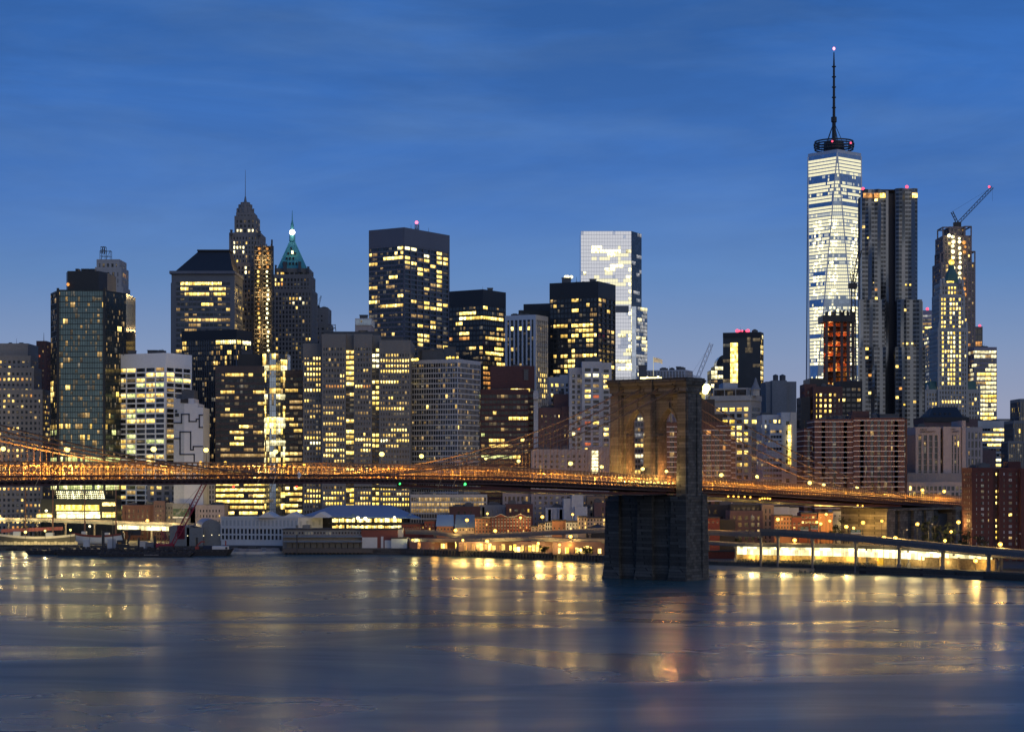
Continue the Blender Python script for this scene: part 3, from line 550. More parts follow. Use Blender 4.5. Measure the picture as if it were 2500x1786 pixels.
def granite_block():
    Y = 1175; H = dict(bw=1.75, fh=3.3, pw=.75, sh=1.55, pd=.3, split=True, run=7, lit=.09, pal='bbmmdf', vis=1245, top=7)
    rows = lambda L, Rr: [(L, 868, Rr, 876, .35, 'bm'), (L, 880, Rr, 890, .8, 'bbm'), (L, 893, Rr, 902, .75, 'bbm'), (L, 906, Rr, 914, .6, 'bm'), (L, 920, Rr, 930, .4, 'bmd'), (L, 933, Rr, 943, .5, 'bmo'), (L, 960, Rr, 1010, .2, 'bmdd'), (L, 1058, Rr, 1067, .25, 'bm'), (L, 1070, Rr, 1082, .72, 'bbW'), (L, 1084, Rr, 1100, .3, 'bm'), (L, 1192, Rr, 1236, .5, 'yym')]
    mk = lambda L, Rr, extra=(): dict(H, spots=rows(L, Rr) + list(extra))
    b = [dict(L=741, R=785, t=838, Y=Y + 8, d=40, S=mk(741, 785)), dict(L=787, R=843, t=815, Y=Y, d=50, S=mk(787, 843, [(787, 842, 843, 850, .5, 'bm')])),
         dict(L=843, R=865, t=815, Y=Y + 4, d=40, S=dict(H, bw=2.6, pw=.2, sh=1.2, lit=.35, top=9, spots=[(840, 840, 870, 915, .9, 'bbm'), (840, 936, 870, 946, .9, 'b'), (840, 1060, 870, 1090, .8, 'bm'), (840, 1190, 870, 1240, .7, 'y')])),
         dict(L=865, R=907, t=815, Y=Y, d=50, S=mk(865, 907)), dict(L=907, R=927, t=818, Y=Y + 4, d=40, S=dict(H, bw=2.6, pw=.5, sh=1.4, lit=.25, spots=[(900, 850, 930, 905, .8, 'bbW'), (900, 930, 930, 1000, .5, 'b'), (900, 1060, 930, 1090, .9, 'b'), (900, 1190, 930, 1236, .6, 'y')])),
         dict(L=927, R=1001, t=830, Y=Y - 2, d=50, S=mk(927, 1001, [(940, 986, 985, 999, .9, 'bb'), (927, 933, 1000, 943, .6, 'om')]))]
    root = tower('office_building', 'wide grey granite office block with rows of narrow lit windows behind the bridge', 'office building', b, Y, 13, 100, gm=G_WIN, wm=W_GRAN,
                 plant=[('penthouse', 790, 925, 811, 816, 14), ('penthouse', 930, 985, 824, 831, 18)])
    mb = MB(); mb.box(ux(785) * Y, ux(787.4) * Y, Y + 1, Y + 6, GZ, zz(822, Y)); part(mb, 'dark_slot', W_BLACK, root)
    mb = MB()
    mb.bar(P(805, 806, Y + 20), P(818, 800, Y + 20), .5); mb.bar(P(818, 793, Y + 20), P(820, 808, Y + 20), .4); mb.bar(P(800, 792, Y + 20), P(820, 793, Y + 20), .3); mb.bar(P(806, 812, Y + 20), P(805, 798, Y + 20), .4)
    part(mb, 'window_hoist', STEEL, root)
granite_block()
tower('stair_tower', 'small pale roof tower glowing peach below, behind the wide granite block', 'tower', [
    dict(L=868, R=905, t=792, S=S(bw=9, fh=6, pw=2, sh=3, lit=0, top=1), wm=W_PINK), dict(L=868, R=906, t=777, b=793, Y=1299, S=S(bw=3, fh=3, pw=.2, sh=.3, lit=.0, top=.5), gm=G_SILV, wm=W_SILVER)], 1300, 14, wm=W_PINK, plant=[('vent', 878, 897, 770, 778, 8)])

def black_band(name, label, L, C, Rr, t, Y, a, base, seed, wm, gm, cap, plant, sm=None, side=None, d=60, cat='skyscraper'):
    return tower(name, label, cat, [dict(L=L, C=C, R=Rr, t=t, a=a, d=d, sm=sm, S=[base, side or base])], Y, seed, cap, plant, gm=gm, wm=wm)
V = dict(bw=2.9, fh=3.75, pw=.16, sh=1.35, pd=.3, lit=.07, run=3, pal='bmmmdd', top=13.5, split=True)
spL = [(901, 598, 985, 606, .85, 'bbW'), (930, 613, 985, 620, .7, 'b'), (905, 624, 985, 632, .85, 'bbb'), (901, 645, 925, 655, .7), (901, 738, 985, 748, .95, 'bbm'), (965, 715, 985, 724, .9, 'b'), (901, 772, 930, 778, .6, 'ff')]
spR = [(985, 600, 1094, 634, .62, 'bbbW'), (1028, 632, 1094, 652, .7, 'bb'), (1000, 640, 1030, 672, .5, 'b'), (1070, 660, 1085, 690, .7, 'b'), (1030, 735, 1094, 756, .6, 'bb'), (985, 770, 1094, 790, .35, 'md'), (1020, 780, 1062, 852, .4, 'bm')]
black_band('skyscraper', 'big grey steel skyscraper with a blank top band and a red roof beacon', 901, 985, 1094, 555, 1490, 34, dict(V, spots=spL), 15, wall('chase aluminium', (.135, .14, .17), .5, .12, .06, .2), G_DARK, 90,
    [('antenna', 1003, 1004, 548, 560, 20), ('antenna', 1046, 1047, 556, 572, 30), ('roof_frame', 1013, 1022, 548, 562, 30)], side=dict(V, bw=9.2, pw=.9, pd=.9, split=False, run=1, spots=spR, lit=.1))
mb = MB(); mb.ball(P(1017, 543, 1518), 1.25, 0, 8, 6)
solid(mb, 'aviation_beacon', emit('beacon red', (1, .12, .20), 4, False), 'glowing red beacon on the roof of the big grey steel skyscraper', 'beacon', P(1017, 545, 1518))

V = dict(bw=3.1, fh=3.8, pw=.14, sh=1.5, pd=.25, lit=.05, run=3, pal='bmmdd', split=True, top=11)
black_band('skyscraper', 'black office tower with two blazing rows of windows near its top', 1097, 1179, 1234, 706, 1430, 34,
    dict(V, spots=[(1097, 756, 1158, 766, .9, 'bbb'), (1097, 768, 1179, 778, .97, 'bbW'), (1108, 790, 1152, 800, .6, 'bm'), (1100, 818, 1158, 828, .7, 'mo')]), 16, W_BLACK, G_DARK, 80, [('plant_box', 1190, 1203, 704, 711, 20)],
    side=dict(V, lit=.1, spots=[(1179, 768, 1220, 784, .97, 'bb'), (1198, 800, 1225, 830, .4), (1200, 848, 1232, 875, .4, 'b'), (1180, 900, 1205, 960, .5, 'o')]))
tower('office_building', 'wide office block of fine pale grey grid with warm lamps on its roof', 'office building', [
    dict(L=1000, C=1117, R=1172, t=876, a=27, gm=G_DARK, S=S(bw=1.75, fh=3.25, pw=.24, sh=.85, pd=.22, lit=.006, pal='bmgf', vis=1235, top=1.5, spots=[(1075, 922, 1090, 940, .25, 'g'), (1000, 1190, 1180, 1240, .12, 'd')]))], 1180, 17, 50, gm=G_DARK, wm=W_LGREY,
    plant=[('plant_box', 1030, 1082, 855, 877, 22), ('plant_box', 1020, 1032, 850, 876, 26), ('plant_box', 1084, 1112, 848, 870, 40), ('roof_frame', 1088, 1116, 868, 877, 8)])
tower('podium_building', 'low pale gridded wing under the bridge at the foot of the fine grid block', 'office building', [
    dict(L=1003, R=1188, t=1206, d=14, S=S(bw=1.6, fh=3.4, pw=.3, sh=.9, pd=.25, lit=.55, pal='dddf', vis=1246, top=1, split=True, run=9))], 1166, 18, 60, gm=G_DARK, wm=W_CREAM)
for i, (px, py) in enumerate(((1092, 874), (1099, 872), (1107, 873), (1116, 872), (1007, 878), (1014, 878), (1019, 877))):
    Yl = 1172 if px < 1050 else 1190; mb = MB(); mb.ball(P(px, py, Yl), .9, 0, 6, 4); p = P(px, py, Yl); mb.tube([p - Vector((0, 0, 2.4)), p], .12, 5, 1)
    solid(mb, 'roof_lamp', [LIT['y'], STEEL], 'warm lamp along the roof edge of the fine grid block', 'lamp', p, 'roof lamps of the fine grid block')

tower('office_tower', 'pale tower of tall white vertical piers in front of a dark slab', 'tower', [
    dict(L=1236, C=1307, R=1335, t=768, a=26, gm=G_DARK, sm=W_BLACK, S=S(bw=3.4, fh=3.8, pw=1.25, sh=1.1, pd=.7, lit=.03, pal='bm', top=3.5, spots=[(1250, 794, 1302, 804, .8, 'bb'), (1236, 818, 1250, 826, .8, 'o'), (1307, 890, 1312, 900, .8), (1310, 910, 1340, 930, .6, 'b'), (1318, 940, 1336, 1000, .5, 'b')]))], 1390, 19, 40, wm=W_SILVER)
tower('dark_slab', 'plain dark slab tower with blank walls behind the white pier tower', 'tower', [
    dict(L=1278, C=1350, R=1366, t=740, a=20, wm=wall('slate panels', (.045, .048, .062), .6, .1)), dict(L=1266, R=1350, t=757, Y=1475, d=20, wm=W_BLACK)], 1480, 20, wm=W_BLACK)
V = dict(bw=3.0, fh=3.75, pw=.4, sh=1.3, pd=.3, lit=.13, run=2, pal='bmmdd', split=True, top=11)
black_band('skyscraper', 'black office tower with warm lit windows in front of the luminous glass tower', 1342, 1458, 1500, 686, 1400, 26,
    dict(V, spots=[(1390, 718, 1455, 730, .55, 'bm'), (1355, 730, 1410, 738, .4), (1366, 790, 1455, 800, .55, 'bm'), (1366, 800, 1455, 842, .5, 'bm'), (1380, 858, 1450, 868, .7, 'b'), (1366, 880, 1400, 912, .4, 'b'), (1342, 742, 1455, 785, .06)]), 21, W_BLACK, G_DARK, 90,
    [('plant_box', 1372, 1394, 679, 688, 22), ('antenna', 1407, 1408, 676, 688, 22), ('plant_box', 1440, 1455, 682, 688, 20)], side=dict(V, lit=.2, bw=7.5, pw=1.2, pd=.7, split=False, run=1))
for i, px in enumerate((1381, 1386, 1395)):
    mb = MB(); p = P(px, 676, 1424); mb.ball(p, 1.3, 0, 6, 4); mb.tube([p - Vector((0, 0, 2.2)), p], .2, 5, 1)
    solid(mb, 'roof_lamp', [LIT['W'], STEEL], 'white work lamp on the black office tower next to the luminous glass tower', 'lamp', p, 'roof lamps of the black office tower')

def luminous_tower():
    Y = 2120; root = thing('glass_skyscraper', 'pale luminous glass skyscraper glowing white between the black tower and the bridge tower', 'skyscraper', (ux(1480) * Y, Y + 10, GZ)); wins = []
    gp = glass('pale mirror glass', (.70, .72, .80), .18, .8, .06)
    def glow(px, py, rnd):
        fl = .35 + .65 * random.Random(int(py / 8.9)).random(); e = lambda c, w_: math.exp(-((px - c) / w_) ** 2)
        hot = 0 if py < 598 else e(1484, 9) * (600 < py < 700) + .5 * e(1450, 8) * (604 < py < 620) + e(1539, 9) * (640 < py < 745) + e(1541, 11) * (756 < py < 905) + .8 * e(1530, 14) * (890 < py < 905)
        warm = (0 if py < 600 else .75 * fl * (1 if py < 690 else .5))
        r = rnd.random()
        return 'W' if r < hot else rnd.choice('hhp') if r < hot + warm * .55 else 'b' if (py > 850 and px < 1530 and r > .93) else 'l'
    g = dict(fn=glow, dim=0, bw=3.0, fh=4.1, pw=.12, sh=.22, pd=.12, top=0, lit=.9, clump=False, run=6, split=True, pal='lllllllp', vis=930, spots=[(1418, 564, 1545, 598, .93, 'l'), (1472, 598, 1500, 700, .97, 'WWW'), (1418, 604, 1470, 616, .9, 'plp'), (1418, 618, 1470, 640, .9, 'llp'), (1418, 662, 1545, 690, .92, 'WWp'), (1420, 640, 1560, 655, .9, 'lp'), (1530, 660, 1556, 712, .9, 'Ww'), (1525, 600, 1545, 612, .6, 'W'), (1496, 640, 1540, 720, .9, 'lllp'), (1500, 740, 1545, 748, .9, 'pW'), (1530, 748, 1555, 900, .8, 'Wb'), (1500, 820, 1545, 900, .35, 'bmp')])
    def bx(L, Rr, t, b, Yb, d, S1, n, S2=None, m=gp):
        pts = flat_pts(L, Rr, Yb, d); poly_block(root, pts, GZ if b is None else zz(b, Yb), zz(t, Yb), [S1, S2 or S1], m, wall('pale mullions', (.45, .46, .5), .5, .05), ROOF, wins, 22, n)
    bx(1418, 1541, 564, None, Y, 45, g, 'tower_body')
    pts = [(ux(1541) * Y + .3, Y + .4), (ux(1566) * (Y + 26), Y + 26), (ux(1566) * (Y + 26), Y + 45), (ux(1541) * Y + .3, Y + 45)]
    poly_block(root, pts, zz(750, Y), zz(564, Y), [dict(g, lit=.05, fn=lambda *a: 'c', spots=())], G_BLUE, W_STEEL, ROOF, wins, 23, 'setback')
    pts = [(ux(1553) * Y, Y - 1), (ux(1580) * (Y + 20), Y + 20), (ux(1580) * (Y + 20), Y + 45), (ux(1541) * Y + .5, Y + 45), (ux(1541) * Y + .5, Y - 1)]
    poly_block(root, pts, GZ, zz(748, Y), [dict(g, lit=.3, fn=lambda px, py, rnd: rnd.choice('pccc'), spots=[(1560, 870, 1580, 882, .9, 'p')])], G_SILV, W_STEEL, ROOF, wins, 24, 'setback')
    mb = MB(); mb.box(ux(1503) * Y, ux(1535) * Y, Y - 1, Y - .5, zz(763, Y), zz(746, Y)); part(mb, 'louvre', W_STEEL, root)
    put_windows(root, wins, 100)
luminous_tower()

V = dict(bw=2.6, fh=3.5, pw=.3, sh=1.45, pd=.25, lit=.08, run=3, split=True, pal='bmmddg', top=2)
tower('office_building', 'dark maroon ribbon window building behind the bridge cables', 'office building', [
    dict(L=1198, R=1304, t=893, d=40, S=dict(V, top=13, spots=[(1215, 934, 1304, 944, .3, 'bm'), (1230, 946, 1304, 955, .3), (1200, 1022, 1280, 1030, .35, 'bm'), (1260, 1046, 1290, 1056, .5, 'g')])),
    dict(L=1174, R=1290, t=950, Y=1205, d=40, S=dict(V, spots=[(1190, 1020, 1280, 1030, .4, 'bg'), (1190, 1070, 1290, 1080, .35, 'bm'), (1190, 1110, 1290, 1125, .5, 'bg')]))], 1212, 25, 60, gm=G_DARK, wm=wall('maroon granite', (.085, .045, .05)), plant=[('plant_box', 1279, 1290, 903, 922, -1)])
tower('chimney_shaft', 'slim pale shaft standing free at the right of the maroon building', 'shaft', [dict(L=1303, R=1314, t=953, S=None, d=5), dict(L=1302, R=1315, t=958, b=974, Y=1195, d=5, S=None)], 1197, 26, wm=W_LGREY)
V = dict(bw=4.2, fh=3.3, pw=1.5, sh=1.3, pd=.3, lit=.3, run=1, pal='bbmmdr', top=3)
tower('apartment_tower', 'tall pale brick apartment tower with stacked lit windows left of the bridge tower', 'apartment block', [
    dict(L=1391, R=1422, t=897, Y=1186, d=30, S=dict(V, lit=.08)), dict(L=1422, R=1468, t=882, Y=1180, d=36, S=dict(V, bw=7, lit=.3, spots=[(1430, 915, 1468, 925, .9, 'Ww'), (1430, 946, 1468, 965, .7, 'bm')])),
    dict(L=1468, R=1492, t=885, Y=1184, d=30, S=dict(V, lit=.35, spots=[(1468, 915, 1492, 925, .8, 'b')]))], 1180, 27, 90, gm=G_WIN, wm=W_LGREY, plant=[('penthouse', 1428, 1465, 873, 883, 10), ('penthouse', 1405, 1428, 878, 890, 16), ('water_tank', 1442, 1460, 868, 880, 12)])
tower('apartment_block', 'grey white flat block between the plum brick flats and the pale apartment tower', 'apartment block', [
    dict(L=1340, R=1392, t=920, S=dict(V, bw=3.6, lit=.2, spots=[(1340, 980, 1355, 1010, .5, 'b')])), dict(L=1368, R=1392, t=915, Y=1241, d=20, S=dict(V, lit=.1))], 1240, 28, 40, wm=W_LGREY)
V = dict(bw=3.2, fh=3.3, pw=1.7, sh=1.6, pd=.25, lit=.13, pal='bmmddf', top=3)
tower('apartment_block', 'plum brick flats with small windows behind the bridge cables', 'apartment block', [
    dict(L=1316, R=1372, t=995, S=dict(V, spots=[(1316, 998, 1352, 1004, .9, 'b')])), dict(L=1372, R=1429, t=991, Y=1198, S=dict(V, spots=[(1398, 1000, 1412, 1012, .9, 'b')])), dict(L=1352, R=1391, t=962, b=996, Y=1206, S=None)], 1200, 29, 60, gm=G_WIN, wm=W_PURP, plant=[('water_tank', 1364, 1377, 952, 964, 10)])
tower('flats', 'low beige brick flats just above the bridge deck left of the stone tower', 'apartment block', [
    dict(L=1298, R=1436, t=1096, d=22, S=S(bw=3.6, fh=3.2, pw=1.9, sh=1.6, lit=.05, pal='bdd', vis=1260, top=2))], 1170, 30, 30, wm=W_PINK)
def lit_stack():
    Y = 1168; root = thing('stair_tower', 'narrow stair tower with seven blazing windows stacked beside the bridge tower', 'stair tower', (ux(1453) * Y, Y + 4, GZ))
    mb = MB(); mb.box(ux(1436) * Y, ux(1492) * Y, Y, Y + 14, GZ, zz(1090, Y)); part(mb, 'wall', W_PINK, root)
    for i in range(7):
        mb = MB(); mb.box(ux(1445) * Y, ux(1460) * Y, Y - .3, Y - .02, zz(1106 + i * 8.2, Y), zz(1099.5 + i * 8.2, Y)); part(mb, 'window', LIT['W'], root)
    mb = MB()
    for i in range(8): mb.box(ux(1444) * Y, ux(1461) * Y, Y - .5, Y, zz(1100 + i * 8.2 - 8.2 + 7, Y), zz(1100 + i * 8.2 - 8.2 + 5.8, Y))
    part(mb, 'landing', W_PINK, root)
lit_stack()

# ---------------------------------------------------------------- right of the bridge tower
V = dict(bw=1.9, fh=3.3, pw=.3, sh=1.1, pd=.2, lit=.28, run=4, split=True, pal='wmdfc', top=1, vis=1165)
tower('glass_building', 'grey glass office block seen through the left arch of the stone bridge tower', 'office building', [
    dict(L=1500, R=1585, t=985, S=dict(V, spots=[(1500, 1112, 1585, 1122, .95, 'wb'), (1500, 1082, 1585, 1088, .6, 'bm'), (1500, 1022, 1585, 1030, .6, 'w')]))], 1190, 40, 30, gm=G_BLUE, wm=W_GREY)
V = dict(bw=4.2, fh=2.9, pw=2.0, sh=.5, pd=.9, sp=1.1, lit=.035, pal='omb', top=2, vis=1165)
W_LINE = wall('white slab edges', (.58, .57, .59), .7, .08)
def balcony_slab(name, label, blocks, Y, seed, cap=20, plant=()):
    return tower(name, label, 'apartment block', blocks, Y, seed, cap, plant, gm=G_DARK, wm=W_BROWNR)
balcony_slab('apartment_block', 'stepped dark brick apartment slab with white floor lines just right of the bridge tower', [
    dict(L=1612, R=1745, t=1032, sm=W_LINE, S=dict(V, sh=.5)), dict(L=1618, R=1776, t=1030, Y=1098, sm=W_LINE, S=dict(V, sh=.5)), dict(L=1700, R=1780, t=1040, Y=1090, d=10, sm=W_LINE, S=dict(V, sh=.5)),
    dict(L=1700, R=1745, t=974, b=1034, Y=1104, d=20, S=None, wm=W_SLATE), dict(L=1700, R=1764, t=1010, b=1034, Y=1101, d=20, S=None, wm=W_SLATE), dict(L=1740, R=1792, t=1070, Y=1092, d=10, sm=W_LINE, S=dict(V, sh=.5))], 1095, 41)
mb = MB(); p = P(1725, 946, 1106); mb.ball(p, 2.3, 0, 8, 6); mb.ball(P(1722, 955, 1106), 1.8, 0, 8, 6); mb.bar(P(1725, 975, 1107), P(1725, 946, 1107), .5, None, 1); mb.bar(P(1716, 955, 1107), P(1730, 955, 1107), .4, None, 1)
fl = solid(mb, 'floodlight', [emit('flood lamp', (1, .84, .25), 8, False, 'AUTO'), STEEL], 'blazing yellow roof floodlight against the right edge of the bridge tower', 'lamp', p)
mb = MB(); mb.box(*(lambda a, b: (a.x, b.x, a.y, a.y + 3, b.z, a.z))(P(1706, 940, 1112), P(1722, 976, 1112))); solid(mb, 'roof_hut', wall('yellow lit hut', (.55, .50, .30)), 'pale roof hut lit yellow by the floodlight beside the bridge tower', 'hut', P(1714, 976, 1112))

V = dict(bw=5.6, fh=4.1, pw=1.5, sh=1.6, pd=.5, lit=.45, pal='bbmmo', top=3, vis=1155)
def cream_building():
    Y = 1260
    root = tower('office_building', 'ornate cream stone office building with many lit windows and a corner cupola', 'office building', [
        dict(L=1744, C=1832, R=1856, t=977, a=28, S=[dict(V, spots=[(1744, 984, 1832, 996, .3), (1744, 1010, 1832, 1024, .35, 'om'), (1760, 1028, 1832, 1068, .9, 'bby')]), dict(V, bw=20, lit=0, spots=[(1834, 1028, 1856, 1040, 1, 'b'), (1834, 1062, 1856, 1070, 1, 'm')])]),
        dict(L=1734, C=1834, R=1860, t=964, b=977, a=28, Y=1258, S=None, wm=W_CREAM), dict(L=1742, C=1824, R=1850, t=946, b=966, Y=1268, a=28, S=S(bw=7, fh=5, pw=.5, sh=.4, lit=0, top=.8)),
        dict(L=1766, R=1801, t=934, b=948, Y=1276, S=None, wm=W_BLUEW)], Y, 42, 90, gm=G_WIN, wm=W_CREAM)
    mb = MB(); c = lambda t: P(1845, t, Y + 2); r = lambda w_: w_ / 2 / F * Y
    mb.tube([c(966), c(951)], [r(20), r(20)], 8); mb.tube([c(951), c(950)], [r(26), r(26)], 8); part(mb, 'cupola', W_CREAM, root)
    mb = MB(); mb.tube([c(950), c(944), c(930), c(926), c(921)], [r(25), r(18), r(7), r(6), r(1)], 8); part(mb, 'cupola_roof', W_GREY, root)
cream_building()
tower('skyscraper', 'matte black slab tower with one lit strip and red lights on its roof', 'skyscraper', [
    dict(L=1765, C=1856, R=1863, t=810, a=18, d=50, S=[S(bw=6.6, fh=4.1, pw=0, sh=0, top=4, lit=.004, pal='b', spots=[(1788, 832, 1797, 935, 1, 'b')], vis=1000), S(bw=3.2, fh=4.1, pw=.3, sh=1, lit=.7, pal='pwbm', top=1)])], 1500, 43, 60, gm=glass('black cladding', (.028, .034, .042), .35, .0, .08), wm=W_BLACK,
    plant=[('plant_box', 1802, 1826, 807, 811, 14)])
for i, px in enumerate((1800, 1806, 1812, 1822, 1826)):
    mb = MB(); p = P(px, 807.5, 1508); mb.ball(p, 1.5 if i in (0, 4) else .8, 0, 6, 4); solid(mb, 'warning_light', emit('warning red', (1, .08, .16), 2.2, False), 'red warning light on the roof of the matte black slab tower', 'lamp', p, 'red roof lights of the black slab tower')
def dome_tower():
    Y = 1620; root = tower('glass_tower', 'lit glass tower with a rounded stepped crown half hidden by the black slab', 'tower', [
        dict(L=1736, R=1790, t=903, S=S(bw=2.6, fh=3.8, pw=.2, sh=.5, lit=.4, run=3, split=True, pal='pwm', top=0, spots=[(1736, 884, 1768, 925, .7, 'wp')])), dict(L=1745, R=1790, t=893, b=905, Y=1622, S=S(bw=2.6, fh=3.8, pw=.2, sh=.5, lit=.7, pal='pw', top=0))], Y, 44, 50, gm=G_SILV, wm=W_STEEL)
    mb = MB(); n = 8; x1 = ux(1790) * Y
    pts = [(ux(1750) * Y, 893)] + [(ux(1750 + 20 * (1 - math.cos(i * math.pi / 2 / n))) * Y, 893 - 28 * math.sin(i * math.pi / 2 / n)) for i in range(1, n + 1)] + [(x1, 865), (x1, 893)]
    v = [(x, Y + 4, zz(t, Y)) for x, t in pts]; w_ = [(x, Y + 26, zz(t, Y)) for x, t in pts]; mb.face(v); mb.face(w_[::-1])
    for i in range(len(v)): j = (i + 1) % len(v); mb.face([v[j], v[i], w_[i], w_[j]])
    part(mb, 'crown', G_BLUE, root)
dome_tower()
luffing_crane('tower_crane', 'white jib crane standing behind the top of the stone bridge tower', (1699, 960), (1702, 925), (1737, 838), (1686, 916), 1400, W_WHITE, 2.6)
tower('apartment_tower', 'plain grey tower with two round water tanks on its roof', 'apartment block', [
    dict(L=1871, R=1888, t=931, d=30, S=S(bw=3, fh=3.5, pw=1.7, sh=.3, lit=.02, pal='r', top=1)), dict(L=1885, R=1921, t=928, Y=1398, d=34, wm=W_GREY), dict(L=1921, R=1943, t=931, Y=1402, d=30, S=S(bw=4, fh=3.5, pw=2.2, sh=.3, lit=.01, top=1, spots=[(1921, 982, 1943, 988, .8, 'd')]))], 1400, 45, 20, wm=W_GREY,
    plant=[('water_tank', 1887, 1900, 913, 930, 8), ('water_tank', 1903, 1918, 913, 930, 8)])
V = dict(bw=2.0, fh=3.25, pw=.25, sh=1.5, pd=.25, lit=.1, run=2, pal='bwd', top=2, vis=1175, split=True)
tower('apartment_block', 'white stepped modern block with dark ribbon windows and a warm lit edge', 'apartment block', [
    dict(L=1862, R=1910, t=1012, Y=1192, S=dict(V, bw=3.2, pw=1.4, sh=1.2, spots=[(1870, 1025, 1895, 1035, .8, 'b'), (1870, 1045, 1890, 1055, .7, 'o'), (1846, 1075, 1880, 1090, .6, 'b')])),
    dict(L=1880, R=1909, t=1036, Y=1182, d=10, S=dict(V)), dict(L=1872, R=1909, t=1078, Y=1180, d=10, S=dict(V)), dict(L=1864, R=1909, t=1105, Y=1178, d=10, S=dict(V)),
    dict(L=1909, R=1937, t=1006, Y=1186, d=20, S=S(bw=6, fh=6, pw=2.5, sh=3.5, lit=.3, pal='bd', top=2, vis=1030)), dict(L=1930, R=1945, t=1006, Y=1185, d=16, wm=W_CREAM)], 1180, 46, 40, gm=G_DARK, wm=W_BLUEW)
root = bpy.data.objects['apartment_block.%03d' % (sum(1 for o in bpy.data.objects if o.name.startswith('apartment_block')) - 1)]
for i in range(9):
    mb = MB(); mb.box(ux(1923.5) * 1185, ux(1931) * 1185, 1184.4, 1184.7, zz(1046 + i * 11, 1185), zz(1037 + i * 11, 1185)); part(mb, 'stair_window', LIT['y' if i % 3 else 'b'], root)
tower('apartment_block', 'narrow tan brick block between the white stepped block and the maroon slabs', 'apartment block', [
    dict(L=1943, R=1972, t=1045, d=20, S=S(bw=3.6, fh=3.3, pw=1.8, sh=1.6, lit=.18, pal='obm', top=2, vis=1175)), dict(L=1945, R=1951, t=1025, b=1046, Y=1244, d=6, wm=W_SLATE)], 1240, 47, 20, wm=wall('tan brick', (.30, .22, .17)))

